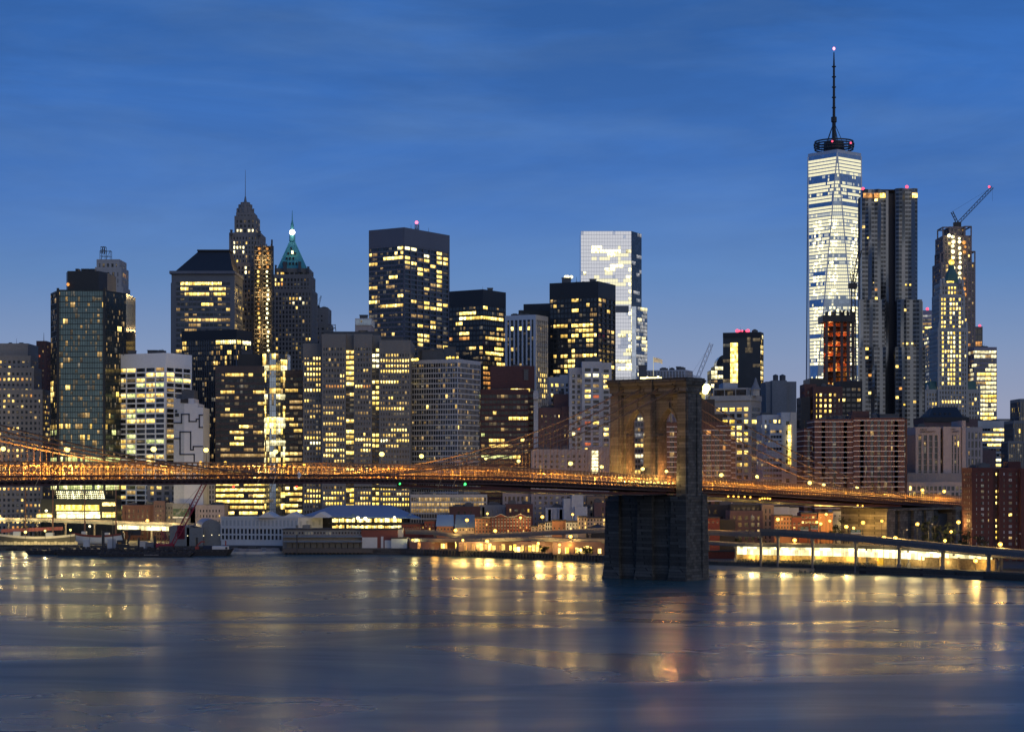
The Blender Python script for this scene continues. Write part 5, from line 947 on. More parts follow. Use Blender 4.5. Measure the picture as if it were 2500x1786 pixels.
TAN = wall('bridge tan paint', (.38, .25, .14), .6, .2, .2); TAN_BACKLIT = wall('bridge backlit tan paint', (.17, .10, .06), .6, .2, .2); BROWN = wall('bridge dark red paint', (.075, .035, .03), .6, .2, .2); CABLE = wall('cable wrap', (.16, .10, .07), .6); ASPH = wall('asphalt', (.05, .05, .052), .8)  # near truss gets the tan paint darkened, as if backlit
GRANITE = None
def stone(name, rgb, sc=1.0):
    """coursed ashlar with weather staining"""
    m = wall(name, rgb, .9, .28, .10); nt = m.node_tree; b = nt.nodes['Principled BSDF']
    tc = N(nt, 'ShaderNodeTexCoord'); sp = N(nt, 'ShaderNodeSeparateXYZ'); LK(nt, tc.outputs['Object'], sp.inputs[0])
    ad = N(nt, 'ShaderNodeMath', _operation='ADD'); LK(nt, sp.outputs['X'], ad.inputs[0]); LK(nt, sp.outputs['Y'], ad.inputs[1]); cb = N(nt, 'ShaderNodeCombineXYZ'); LK(nt, ad.outputs[0], cb.inputs['X']); LK(nt, sp.outputs['Z'], cb.inputs['Y'])
    br = N(nt, 'ShaderNodeTexBrick', Scale=1.0 * sc, Mortar_Size=.06, Brick_Width=3.0, Row_Height=1.25); br.inputs['Color1'].default_value = (1, 1, 1, 1); br.inputs['Color2'].default_value = (.38, .38, .39, 1); br.inputs['Mortar'].default_value = (.22, .22, .23, 1)
    LK(nt, cb.outputs[0], br.inputs['Vector'])
    src = b.inputs['Base Color'].links[0].from_socket; mx = N(nt, 'ShaderNodeMix', _data_type='RGBA', _blend_type='MULTIPLY', Factor=.9); LK(nt, src, mx.inputs[6]); LK(nt, br.outputs['Color'], mx.inputs[7]); LK(nt, mx.outputs[2], b.inputs['Base Color'])
    bp = N(nt, 'ShaderNodeBump', Strength=.8, Distance=.15); LK(nt, br.outputs['Color'], bp.inputs['Height']); LK(nt, bp.outputs[0], b.inputs['Normal'])
    return m
GRANITE = stone('bridge granite', (.125, .117, .108)); WET_SHADE = stone('wet shaded granite', (.10, .096, .09))  # base granite darkened for wet stone and for the deck's shade

def bridge_tower():
    root = thing('bridge_tower', 'massive stone bridge tower with two pointed arches standing in the river', 'bridge tower', B(0, 0, 0))
    def bx(mb, t0, t1, n0, n1, z0, z1, bat=0.0):      # bat: batter in metres at the foot
        k = [B(t0 - bat, n0 - bat, z0), B(t1 + bat, n0 - bat, z0), B(t1 + bat, n1 + bat, z0), B(t0 - bat, n1 + bat, z0), B(t0, n0, z1), B(t1, n0, z1), B(t1, n1, z1), B(t0, n1, z1)]
        k = [k[i] for i in (0, 3, 2, 1, 4, 7, 6, 5)]; mb.hexa(k)
    zr, zs, za, zc, OW = 35.0, 60.5, 71.8, 80.5, 13.5
    mb = MB(); bx(mb, -6.4, 6.4, -18.6, 18.6, -1, zr, .4); part(mb, 'base', WET_SHADE, root)
    for n0, n1 in ((-20, -13.2), (-3.6, 3.6), (13.2, 20)):
        mb = MB(); bx(mb, -8.2, 8.2, n0, n1, -.99, zr - 2.01, .5); bx(mb, -8.35, 8.35, n0 - .15, n1 + .15, -.98, 7.0, 1.1); bx(mb, -8.5, 8.5, n0 - .3, n1 + .3, zr - 2.0, zr + .01); part(mb, 'base_buttress', WET_SHADE, root)
    for t0, t1 in ((4.4, 8.25), (-8.25, -4.4)):
        mb = MB(); bx(mb, t0, t1, 18.5, 20.6, -.97, zr + 1.0, .5); part(mb, 'base_buttress', WET_SHADE, root)
    for n0, n1 in ((-18.4, -OW), (-2.7, 2.7), (OW, 18.4)):
        mb = MB(); bx(mb, -2.3, 2.3, n0, n1, zr, zs); (bx(mb, -4.7, 4.7, min(n0 * 1, n1) if n0 < -5 else n1 - 3.9, n0 + 3.9 if n0 < -5 else n1, zr + .01, zs) if abs(n0 + n1) > 1 else None); part(mb, 'pier', GRANITE, root)
        c = (n0 + n1) / 2; mb = MB(); hw = 1.5 if abs(c) < 1 else 2.0; cc = c if abs(c) < 1 else c + (1.0 if c > 0 else -1.0)
        bx(mb, -6.0, 6.0, cc - hw, cc + hw, zr + .02, zc - 3.0, .35); bx(mb, -6.3, 6.3, cc - hw - .3, cc + hw + .3, zs - 1.2, zs - .3); bx(mb, -6.15, 6.15, cc - hw - .12, cc + hw + .12, zr + .03, zr + 7, .2); part(mb, 'buttress', GRANITE, root)
    for t0, t1 in ((2.1, 5.3), (-5.3, -2.1)):
        mb = MB(); bx(mb, t0, t1, 18.2, 19.6, zr + .04, zc - 3.1, .3); part(mb, 'buttress', GRANITE, root)
    mb = MB(); K = 14                                    # masonry over the openings, cut by two pointed arches
    for n0, n1 in ((-OW, -2.7), (2.7, OW)):
        h = (n1 - n0) / 2; c = (n0 + n1) / 2; pr = []
        Rr = (h * h + (za - zs) ** 2) / (2 * h)
        for i in range(-K, K + 1):
            x = h * i / K; dx = Rr - h + abs(x); pr.append((c + x, zs + math.sqrt(max(0, Rr * Rr - dx * dx))))
        for (a, z0), (b, z1) in zip(pr, pr[1:]):
            for t, s in ((2.3, 1), (-2.3, -1)):
                q = [B(t, a, z0), B(t, b, z1), B(t, b, zc - 3), B(t, a, zc - 3)]; mb.face(q if s > 0 else q[::-1])
            mb.face([B(2.3, a, z0), B(-2.3, a, z0), B(-2.3, b, z1), B(2.3, b, z1)])
        for t in (2.45,):                                # arch ring stones
            rg = MB()
            for (a, z0), (b, z1) in zip(pr, pr[1:]):
                rg.hexa([B(2.25, a, z0 + .05), B(2.25, b, z1 + .05), B(t + .1, b, z1 + .05), B(t + .1, a, z0 + .05), B(2.25, a, z0 + 1.5), B(2.25, b, z1 + 1.5), B(t + .1, b, z1 + 1.5), B(t + .1, a, z0 + 1.5)])
            rg.hexa([B(q, c + e * k, z) for z, k in ((za - .2, .7), (za + 2.6, .9)) for q, e in ((2.2, -1), (3.0, -1), (3.0, 1), (2.2, 1))])
            part(rg, 'arch_ring', GRANITE, root)
        sp = MB(); bx(sp, -2.7, 2.7, n0 - .5, n0 + .35, zs - 1.0, zs); bx(sp, -2.7, 2.7, n1 - .35, n1 + .5, zs - 1.0, zs); part(sp, 'impost', GRANITE, root)
    for n0, n1 in ((-18.4, -OW), (-2.7, 2.7), (OW, 18.4)): bx(mb, -2.3, 2.3, n0, n1, zs + .01, zc - 3)
    for n0, n1 in ((-18.4, -14.5), (14.5, 18.4)): bx(mb, -4.7, 4.7, n0, n1, zs + .02, zc - 3.01)
    part(mb, 'arch_wall', GRANITE, root)
    mb = MB(); bx(mb, -5.1, 5.1, -18.8, 18.8, zc - 3, zc - 2.2); bx(mb, -4.8, 4.8, -18.45, 18.45, zc - 2.2, zc + .5)
    for n in (-17, 0, 17): bx(mb, -6.2, 6.2, n - 2.3, n + 2.3, zc - 2.19, zc + .51)
    part(mb, 'frieze', GRANITE, root)
    mb = MB()
    for k, (e, z0, z1) in enumerate(((.5, zc + .5, zc + 1.4), (1.0, zc + 1.4, zc + 2.2), (1.5, zc + 2.2, zc + 3.0), (.9, zc + 3.0, zc + 3.7))):
        bx(mb, -5.3 - e, 5.3 + e, -18.8 - e, 18.8 + e, z0, z1)
        for n in (-17, 0, 17): bx(mb, -6.3 - e, 6.3 + e, n - 2.5 - e * .6, n + 2.5 + e * .6, z0 + .003, z1 + .003)
    part(mb, 'cornice', WET_SHADE, root)
    mb = MB()
    for n in range(-18, 19, 3): mb.bar(B(6, n, zc + 3.7), B(6, n, zc + 4.8), .1); mb.bar(B(-6, n, zc + 3.7), B(-6, n, zc + 4.8), .1)
    for z in (zc + 4.25, zc + 4.8): mb.bar(B(6, -18, z), B(6, 18, z), .08); mb.bar(B(6, 18, z), B(-6, 18, z), .08); mb.bar(B(6, -18, z), B(-6, -18, z), .08)
    part(mb, 'railing', STEEL, root)
bridge_tower()
def flagpole():
    p = B(0, -1, 84.2); root = thing('flagpole', 'white floodlit flagpole with a blurred pale flag on top of the stone bridge tower', 'flagpole', p)
    mb = MB(); mb.tube([p, p + Vector((0, 0, 9.6))], [.16, .09], 8); part(mb, 'pole', emit('self lit white paint', (1, .92, .6), .5, False), root)  # floodlighting on the pole is put in as emission
    mb = MB(); n = 8; top = p + Vector((0, 0, 9.2)); pr = None
    for i in range(n + 1):
        x = i * .48; q = top + Vector((x, .25 * math.sin(i * 1.1), -.5 * (i / n) ** 2 * 2)); r = q - Vector((0, 0, 2.1 - .4 * i / n))
        if pr: mb.face([pr[1], r, q, pr[0]]); mb.face([pr[0] + Vector((0, .05, 0)), q + Vector((0, .05, 0)), r + Vector((0, .05, 0)), pr[1] + Vector((0, .05, 0))])
        pr = (q, r)
    part(mb, 'flag', wall('pale flag cloth', (.75, .66, .5), .9, .3, 1.5), root)
    mb = MB(); mb.ball(p + Vector((1.6, -6, .5)), .6); mb.ball(p + Vector((-3, -6, .4)), .5); mb.box(p.x - 6, p.x + 3, p.y - 6.4, p.y - 6.1, p.z - .1, p.z + .5); part(mb, 'flood_lamp', emit('tower top lamps', (1, .85, .35), 5, False), root)
    L = bpy.data.lights.new('flood_light', 'POINT'); L.energy = 700; L.color = (1, .85, .4); L.shadow_soft_size = .4; o = bpy.data.objects.new('flood_light', L); col.objects.link(o); o.parent = root; o.location = (1.5, -5, 2.0)
flagpole()
def grey_top_building():
    tower('office_building', 'low grey block whose plain top shows just above the bridge tower cornice', 'office building', [dict(L=1574, C=1672, R=1690, t=902, S=S(bw=2.2, fh=20, pw=.9, sh=0, lit=0, top=1.0), a=20)], 1310, 71, 1, gm=W_GREY, wm=W_LGREY, plant=[('plant_box', 1652, 1662, 896, 903, 10), ('plant_box', 1560, 1578, 893, 930, 3)])
grey_top_building()

def suspension_span():
    root = thing('suspension_bridge', 'amber lit suspension bridge deck of lattice trusses and hung cables crossing the whole picture', 'bridge', B(200, 0, 0))
    step = 2.3
    def ts(a, b):
        n = int(round((b - a) / step)); return [a + (b - a) * i / n for i in range(n + 1)]
    T = ts(-300, 372)
    mb = MB(); u = MB()                                   # floor beams and road slab
    for a, b in zip(T, T[1:]):
        mb.hexa([B(a, -12.9, zb(a) + .9), B(a, 12.9, zb(a) + .9), B(b, 12.9, zb(b) + .9), B(b, -12.9, zb(b) + .9), B(a, -12.9, zb(a) + 1.5), B(a, 12.9, zb(a) + 1.5), B(b, 12.9, zb(b) + 1.5), B(b, -12.9, zb(b) + 1.5)])
        u.bar(B(a, -13, zb(a) + .45), B(a, 13, zb(a) + .45), .3, .85)
    part(mb, 'road_deck', ASPH, root); part(u, 'floor_beam', BROWN, root, 'stuff')
    def truss(n, lo, hi, post, dia, m, name, x=True, chord=.42, every=1):
        mb = MB()
        for i, (a, b) in enumerate(zip(T[::every], T[::every][1:])):
            if abs((a + b) / 2) < 7 and abs(n) > 12: pass
            za, zc = zb(a), zb(b)
            for h, s in ((lo, chord), (hi, chord), ((lo + hi) / 2, chord * .4)): mb.bar(B(a, n, za + h), B(b, n, zc + h), s, s)
            mb.bar(B(a, n, za + lo), B(a, n, za + hi), post, post)
            if x:
                mb.bar(B(a, n, za + lo), B(b, n, zc + hi), dia, dia); mb.bar(B(a, n, za + hi), B(b, n, zc + lo), dia, dia)
        return part(mb, name, m, root)
    truss(13.1, .15, 2.6, .26, .12, BROWN, 'outer_truss', chord=.55); truss(-13.1, .15, 2.6, .26, .12, BROWN, 'outer_truss', chord=.55)
    truss(5.4, 1.5, 6.6, .36, .12, TAN_BACKLIT, 'stiffening_truss', chord=.4); truss(-5.4, 1.5, 6.6, .30, .10, TAN, 'stiffening_truss', True, .34, 3); truss(-12.4, 1.5, 5.6, .24, .10, TAN, 'stiffening_truss', False, .3, 2)
    mb = MB()                                             # raised walkway with its railings
    for a, b in zip(T, T[1:]):
        z0, z1 = zb(a) + 5.2, zb(b) + 5.2
        mb.hexa([B(a, -2.4, z0), B(a, 2.4, z0), B(b, 2.4, z1), B(b, -2.4, z1), B(a, -2.4, z0 + .3), B(a, 2.4, z0 + .3), B(b, 2.4, z1 + .3), B(b, -2.4, z1 + .3)])
        for n in (-2.5, 2.5): mb.bar(B(a, n, z0 + .3), B(a, n, z0 + 1.4), .07); mb.bar(B(a, n, z0 + 1.4), B(b, n, z1 + 1.4), .1); mb.bar(B(a, n, z0 + .9), B(b, n, z1 + .9), .05)
        mb.bar(B(a, -5.4, z0 + .1), B(a, 5.4, z0 + .1), .22)
    part(mb, 'walkway', TAN, root)
    # cables
    ZT = 81.3
    def zcab(t):
        if t >= 0:
            return 43.4 + (ZT - 43.4) * ((t - 210) / 210) ** 2 * (.92 if t > 210 else 1)
        s = -t; return ZT - .3247 * s + .000436 * s * s
    for n in (-12.9, -4.4, 4.4, 12.9):
        tt = [-255 + i * 5 for i in range(int((372 + 255) / 5) + 1)]
        mb = MB(); mb.tube([B(t, n, zcab(t)) for t in tt], .24, 7); mc = part(mb, 'main_cable', CABLE, root, None, True)
        mb = MB()
        for a in T:
            if -235 < a < 372 and abs(a) > 9 and zcab(a) - zb(a) > 3.2:
                mb.bar(B(a, n, zb(a) + 2.4), B(a, n, zcab(a)), .055)
        part(mb, 'suspender', CABLE, mc, 'stuff')
        mb = MB()
        for a in T[::2]:
            if -235 < a < 372 and abs(a) > 9: c = B(a, n, zcab(a)); mb.bar(c - AX * .3, c + AX * .3, .66, .66)
        part(mb, 'cable_band', CABLE, mc, 'stuff')
        mb = MB()
        for k in range(1, 15):
            for s in (1, -1): mb.bar(B(s * 5.5, n, ZT - 1.5), B(s * (12 + k * 8.2), n, zb(s * (12 + k * 8.2)) + 2.4), .05)
        part(mb, 'stay', CABLE, mc, 'stuff')
    # diagonal wind braces hung along the outer truss
    mb = MB()
    for t in (-44, 150, 158, 240, 247, 325, 333): mb.bar(B(t, 13.5, zb(t) - 1.2), B(t - 2.5, 13.5, zb(t) + 2.8), .16)
    part(mb, 'wind_brace', TAN, root)
suspension_span()
def work_platform(a, b, name, label, drop=2.6):
    root = thing('work_platform', label, 'scaffold', B((a + b) / 2, 4, zb((a + b) / 2) - drop)); mb = MB(); f = MB(); n = 26; tt = [a + (b - a) * i / n for i in range(n + 1)]
    sag = lambda t: drop * (.55 + .45 * math.sin(math.pi * min(1, max(0, (t - a) / (b - a))) ** .8))
    for p, q in zip(tt, tt[1:]):
        z0, z1 = zb(p) - sag(p), zb(q) - sag(q)
        mb.hexa([B(p, -11, z0), B(p, 12, z0), B(q, 12, z1), B(q, -11, z1), B(p, -11, z0 + .25), B(p, 12, z0 + .25), B(q, 12, z1 + .25), B(q, -11, z1 + .25)])
        f.bar(B(p, 12, z0 + .25), B(p, 12, zb(p) + .1), .09); f.bar(B(p, 12, z0 + 1.2), B(q, 12, z1 + 1.2), .08)
        f.hexa([B(p, 11.9, z0 + .3), B(p, 12.02, z0 + .3), B(q, 12.02, z1 + .3), B(q, 11.9, z1 + .3), B(p, 11.9, z0 + 1.15), B(p, 12.02, z0 + 1.15), B(q, 12.02, z1 + 1.15), B(q, 11.9, z1 + 1.15)])
    part(mb, 'platform', W_BLACK, root); part(f, 'guard_netting', wall('dark red netting', (.10, .035, .03)), root)
work_platform(10, 178, 'a', 'long dark work platform hung under the bridge deck left of the stone tower')
work_platform(-205, -12, 'b', 'dark work platform hung under the bridge deck right of the stone tower')

def point(root, loc, e, c, r=1.1):  # lamp bulbs, and added lights that have no lamp body
    L = bpy.data.lights.new('bulb_or_fill_light', 'POINT'); L.energy = e; L.color = c; L.shadow_soft_size = r
    o = bpy.data.objects.new('bulb_or_fill_light', L); col.objects.link(o); o.parent = root; o.location = Vector(loc) - org(root); return o
AMBER = (1, .47, .07); SOD = (1, .62, .16); WARMW = (1, .80, .42)
E_STAR = emit('bridge lamp glow', (1, .80, .20), 3.2, False, 'NONE'); E_SOD = emit('sodium lamp glow', (1, .52, .07), 3.0, False, 'NONE'); E_WHT = emit('white lamp glow', (1, .90, .50), 4, False, 'NONE')
def lamp_post(name, label, head, foot_z, m, e, c, r=.42, group=None, arm=0, cat='street lamp', poles=True, yoff=0):
    h = Vector(head); root = thing(name, label, cat, (h.x - arm, h.y + .3, foot_z), group); x = h.x - arm
    mb = MB(); mb.tube([(x, h.y + .3, foot_z), (x, h.y + .3, h.z - .2)], [.17, .09], 6)
    if arm: mb.tube([(x, h.y + .3, h.z - .2), (x + arm * .5, h.y + .3, h.z + .35), (h.x, h.y + .1, h.z + .35)], [.09, .07, .06], 5)
    part(mb, 'pole', STEEL if poles else TAN, root)
    r *= 1.75; mb = MB(); mb.ball(h, r, 0, 10, 7, .9); gl_ = part(mb, 'lamp_globe', m, root)
    mb = MB(); mb.tube([h + Vector((0, 0, r * .85)), h + Vector((0, 0, r * 1.25))], [r * .8, r * .2], 6); part(mb, 'lamp_cap', STEEL, gl_)
    if e: point(root, h + Vector((0, -r - .3, -.1)), e, c)
    return root
# tall walkway lamps (photo column, row, what they stand before)
for px, py, n, r, lab in ((8, 1095, -6, .42, 'in front of the stepped tan office block at the far left'), (164, 1096, 0, .5, 'in front of the dark green glass tower'), (375, 1096, 0, .5, 'in front of the white grid office tower'), (503, 1098, 0, .45, 'between the painted windowless building and the brown ribbon block'), (673, 1102, 0, .46, 'in front of the silver glass bay'), (932, 1108, 0, .52, 'in front of the wide granite block'), (1029, 1113, 0, .46, 'in front of the fine pale grid block'), (1186, 1119, 0, .28, 'the small one before the maroon ribbon building'), (1266, 1125, 0, .4, 'right of the maroon ribbon building'), (1393, 1131, 0, .52, 'in front of the low beige flats'), (1469, 1139, 0, .42, 'beside the narrow lit stair tower'), (1569, 1144, 8, .45, 'under the left arch of the stone tower'), (1627, 1150, 8, .38, 'under the right arch of the stone tower'),
                         (1761, 1159, 0, .52, 'in front of the dark brick slab right of the stone tower'), (1848, 1163, 0, .46, 'in front of the cream building with the cupola'), (1977, 1178, 0, .55, 'at the left edge of the broad maroon slab, the brightest there'), (2011, 1183, 0, .45, 'the smaller one at the left of the broad maroon slab'), (2093, 1189, 0, .48, 'in the middle of the broad maroon slab')):
    t = t_at(px, n); p = B(t, n, 0); z = zz(py, p.y)
    lamp_post('bridge_lamp', 'glaring yellow bridge lamp ' + lab, (p.x, p.y, z), zb(t) + 5.4, E_STAR, 420, WARMW, r, 'tall lamps along the bridge walkway')
# low amber road lamps between the trusses
for px, py, lab in ((60, 1130, 'low at the far left of the bridge'), (490, 1129, 'left of the pair below the brown ribbon block'), (550, 1129, 'right of the pair below the brown ribbon block'), (694, 1132, 'below the dark end of the brown block'), (743, 1133, 'at the left corner of the granite block'), (1216, 1145, 'below the maroon ribbon building'), (1321, 1148, 'below the low beige flats'), (1747, 1175, 'left one right of the stone tower'), (1757, 1176, 'second one right of the stone tower'), (1836, 1180, 'below the cream building'), (1920, 1189, 'below the white stepped block'), (2065, 1203, 'below the broad maroon slab')):
    t = t_at(px, -9); p = B(t, -9, 0)
    lamp_post('road_lamp', 'orange roadway lamp in the bridge trusses ' + lab, (p.x, p.y, zz(py, p.y)), zb(t) + 1.5, E_SOD, 0, AMBER, .3, 'orange roadway lamps on the bridge', 0, 'road lamp')
span = bpy.data.objects['suspension_bridge']
for i, t in enumerate(range(-285, 372, 13)):
    k = (.25, 1.1, 1.9, .4, .12, .55, 1.5, .2, .1, .8, .3)[i % 11]
    if -8 < t < 8: continue
    if 270 < t: k *= 1.3
    for n, z, e in ((9.2, 4.0, 2200 if i % 6 == 2 else 420), (1.5, 3.9, 5200), (-9.2, 4.6, 12000)):  # added lights, placed behind the near truss so its bars look dark
        point(span, B(t, n, zb(t) + z), e * k, (AMBER if i % 3 else SOD), .35)
for px in range(1508, 1652, 9):                      # added lanterns imitate the bright yellow fence glow at the arches
    t = t_at(px, 3.2); p = B(t, 3.2, zb(t) + 3.4 + .5 * (px % 2)); lamp_post('fence_glow_lantern', 'added yellow lantern imitating the fence glow at the foot of the tower arches', p, zb(t) + 1.5, E_STAR, 260 if px % 2 else 0, WARMW, .3 if px > 1540 else .2, 'added lanterns for the fence glow at the tower arches', 0, 'lantern')
for n, e in ((-9.5, 1500), (-15.5, 500), (-5, 900), (1.5, 1300), (6, 900), (9.5, 1700), (14, 700), (-11, 1800), (2.5, 1500)): point(span, B(8.0, n, 42.2), e * 1.1, (1, .70, .20), .5)
for n in (-9.5, -6, 6, 9.5): point(span, B(-.5, n, 45.5), 3200, (1, .36, .07), .5)
for px, py in ((1778, 1211), (1791, 1211), (1803, 1212), (1818, 1212), (1832, 1213), (1855, 1218), (1861, 1216), (1867, 1216), (1874, 1216), (1880, 1217), (2094, 1233), (2106, 1234)):
    t = t_at(px, 12.6); p = B(t, 12.6, 0); h = P(px, py, p.y); mb = MB(); mb.ball(h, .42, 0, 6, 5); mb.bar(h, (h.x, h.y, zb(t) + .2), .08, None, 1)
    solid(mb, 'work_lamp', [E_SOD, STEEL], 'small orange work lamp under the bridge deck right of the stone tower', 'lamp', h, 'work lamps under the side span')
for px, py, m, lab in ((976, 1180, 'g', 'faint green navigation light under the bridge before the granite block'), (1135, 1181, 'g', 'bright green navigation light under the bridge at mid span'), (570, 1187, 'r', 'red navigation light under the bridge, left of two'), (724, 1188, 'r', 'red navigation light under the bridge, right of two')):
    t = t_at(px, 13.3); p = B(t, 13.3, 0); h = P(px, py, p.y); mb = MB(); mb.ball(h, .5 if '1135' in str(px) else .36, 0, 8, 5); mb.bar(h, (h.x, h.y, zb(t) + .2), .08, None, 1)
    solid(mb, 'navigation_light', [emit('nav green', (.05, 1, .15), 4, False) if m == 'g' else emit('nav red', (1, .03, .02), 5, False), STEEL], lab, 'lamp', h)
def diamond_sign():
    t = t_at(730, 13.6); p = B(t, 13.6, 0); c = P(730, 1159, p.y); root = thing('clearance_sign', 'white diamond shaped sign hung on the bridge truss at mid span', 'sign', c); s = .95
    mb = MB(); pts = [(0, -s), (s * .8, 0), (0, s), (-s * .8, 0)]; f = [c + Vector((x, 0, z * 1.35)) for x, z in pts]; b = [q + Vector((0, .1, 0)) for q in f]; mb.face(f); mb.face(b[::-1])
    for i in range(4): j = (i + 1) % 4; mb.face([f[j], f[i], b[i], b[j]])
    part(mb, 'board', wall('white sign paint', (.85, .85, .85), .5, .03), root)
    mb = MB()
    for z, w_ in ((.35, .35), (0, .5), (-.35, .35)): mb.box(c.x - w_, c.x + w_, c.y - .05, c.y - .01, c.z + z - .06, c.z + z + .06)
    part(mb, 'legend', W_SLATE, root)
diamond_sign()

# ---------------------------------------------------------------- water, shore
SH = [(-400, 1100), (0, 1096), (300, 1090), (560, 1078), (700, 1062), (1000, 1040), (1475, 952), (1700, 893), (2000, 858), (2235, 823), (2412, 795), (2600, 768), (3000, 720)]
def ys(px):
    for (a, y0), (b, y1) in zip(SH, SH[1:]):
        if a <= px <= b: return y0 + (y1 - y0) * (px - a) / (b - a)
    return SH[-1][1]
def make_water():
    m = bpy.data.materials.new('river water'); m.use_nodes = True; nt = m.node_tree; b = nt.nodes['Principled BSDF']
    b.inputs['Base Color'].default_value = (.045, .098, .098, 1); b.inputs['IOR'].default_value = 1.333; b.inputs['Roughness'].default_value = .17
    tc = N(nt, 'ShaderNodeTexCoord'); mp = N(nt, 'ShaderNodeMapping'); mp.inputs['Rotation'].default_value = (0, 0, R(7)); mp.inputs['Scale'].default_value = (.007, .05, 1); LK(nt, tc.outputs['Object'], mp.inputs[0])
    n1 = N(nt, 'ShaderNodeTexNoise', Scale=1.0, Detail=3.5, Roughness=.5, Distortion=.4); LK(nt, mp.outputs[0], n1.inputs['Vector'])
    mp2 = N(nt, 'ShaderNodeMapping'); mp2.inputs['Scale'].default_value = (.05, .22, 1); mp2.inputs['Rotation'].default_value = (0, 0, R(-10)); LK(nt, tc.outputs['Object'], mp2.inputs[0])
    n2 = N(nt, 'ShaderNodeTexNoise', Scale=1.0, Detail=2.0, Roughness=.5); LK(nt, mp2.outputs[0], n2.inputs['Vector'])
    ad = N(nt, 'ShaderNodeMath', _operation='MULTIPLY_ADD', i1=.05); LK(nt, n2.outputs['Fac'], ad.inputs[0]); LK(nt, n1.outputs['Fac'], ad.inputs[2])
    bp = N(nt, 'ShaderNodeBump', Strength=.8, Distance=.26); LK(nt, ad.outputs[0], bp.inputs['Height']); LK(nt, bp.outputs[0], b.inputs['Normal'])
    mp3 = N(nt, 'ShaderNodeMapping'); mp3.inputs['Scale'].default_value = (.0085, .016, 1); mp3.inputs['Rotation'].default_value = (0, 0, R(14)); LK(nt, tc.outputs['Object'], mp3.inputs[0]); n3 = N(nt, 'ShaderNodeTexNoise', Scale=1.0, Detail=4.0, Roughness=.55, Distortion=.8); LK(nt, mp3.outputs[0], n3.inputs['Vector'])
    rr = N(nt, 'ShaderNodeMapRange', From_Min=.36, From_Max=.64, To_Min=.21, To_Max=.40); LK(nt, n3.outputs['Fac'], rr.inputs['Value']); LK(nt, rr.outputs[0], b.inputs['Roughness'])
    return m
mb = MB(); mb.face([(-9000, -3000, 0), (9000, -3000, 0), (9000, 7000, 0), (-9000, 7000, 0)]); o = mb.build('water', make_water()); o['kind'] = 'structure'
mb = MB(); line = [(ux(px) * ys(px), ys(px)) for px in range(-400, 2801, 60)]
top = [(-9000, 1150)] + line + [(1400, 560), (9000, 400)]
for (a, b) in zip(top, top[1:]): mb.face([(a[0], a[1], GZ), (b[0], b[1], GZ), (b[0], 7000, GZ), (a[0], 7000, GZ)])
o = mb.build('ground', ASPH); o['kind'] = 'structure'
mb = MB()
for a, b in zip(top, top[1:]):
    mb.hexa([(a[0], a[1] - .6, -2), (b[0], b[1] - .6, -2), (b[0], b[1] + .4, -2), (a[0], a[1] + .4, -2), (a[0], a[1] - .6, GZ + .35), (b[0], b[1] - .6, GZ + .35), (b[0], b[1] + .4, GZ + .35), (a[0], a[1] + .4, GZ + .35)])
solid(mb, 'seawall', WET_SHADE, 'dark stone seawall along the river edge from end to end', 'wall', (0, 900, 0))
mb = MB(); pxs = list(range(1712, 1996, 12))
for a, b in zip(pxs, pxs[1:]):
    w0, w1 = [16 * math.sin(math.pi * (p - 1712) / 284) ** .6 * (1.15 - .5 * (p - 1712) / 284) + .1 for p in (a, b)]
    p, q = (ux(a) * ys(a), ys(a) - .7), (ux(b) * ys(b), ys(b) - .7); mb.face([(p[0] * (1 - w0 / 900), p[1] - w0, -.05), (q[0] * (1 - w1 / 900), q[1] - w1, -.05), (q[0], q[1], 1.6), (p[0], p[1], 1.6)])
o = mb.build('beach', wall('river sand', (.30, .24, .17))); o['kind'] = 'structure'
rnd = random.Random(9)
mb = MB()
for i in range(46):
    px = rnd.uniform(1950, 2110); y = ys(px) - rnd.uniform(2, 9) - (7 if px < 2000 else 2); x = ux(px) * y; mb.tube([(x, y, -.5), (x + rnd.uniform(-.1, .1), y, rnd.uniform(.3, 1.2))], .22, 5)
o = solid(mb, 'rotten_piles', WET_SHADE, 'stumps of an old rotten pile field poking out of the water below the beach', 'pile stumps', (ux(2020) * 845, 845, 0)); o['kind'] = 'stuff'
mb = MB()
for i in range(62):
    px = 1004 + i * 7.6; y = ys(px) - 1.0; x = ux(px) * y; mb.box(x - .35, x + .35, y - .6, y + .1, -1, GZ + (1.4 if i % 3 == 0 else .1))
solid(mb, 'timber_fender', WET_SHADE, 'row of dark timber fender piles along the seawall left of the bridge tower', 'fender', (ux(1250) * 995, 995, 0))
def railing(a, b, name, label, dy=1.2, h=1.2, step=4):
    mb = MB(); pr = None; px = a
    while px <= b:
        y = ys(px) + dy; p = Vector((ux(px) * y, y, GZ)); mb.bar(p, p + Vector((0, 0, h)), .12)
        if pr: mb.bar(pr + Vector((0, 0, h)), p + Vector((0, 0, h)), .1); mb.bar(pr + Vector((0, 0, h * .5)), p + Vector((0, 0, h * .5)), .06)
        pr = p; px += step
    solid(mb, name, W_GREY, label, 'railing', (ux((a + b) / 2) * ys((a + b) / 2), ys((a + b) / 2), GZ))
railing(1722, 2300, 'esplanade_railing', 'long pale railing along the esplanade above the beach'); railing(1010, 1470, 'esplanade_railing', 'thin railing along the seawall left of the bridge tower', 1.0, 1.1, 6)

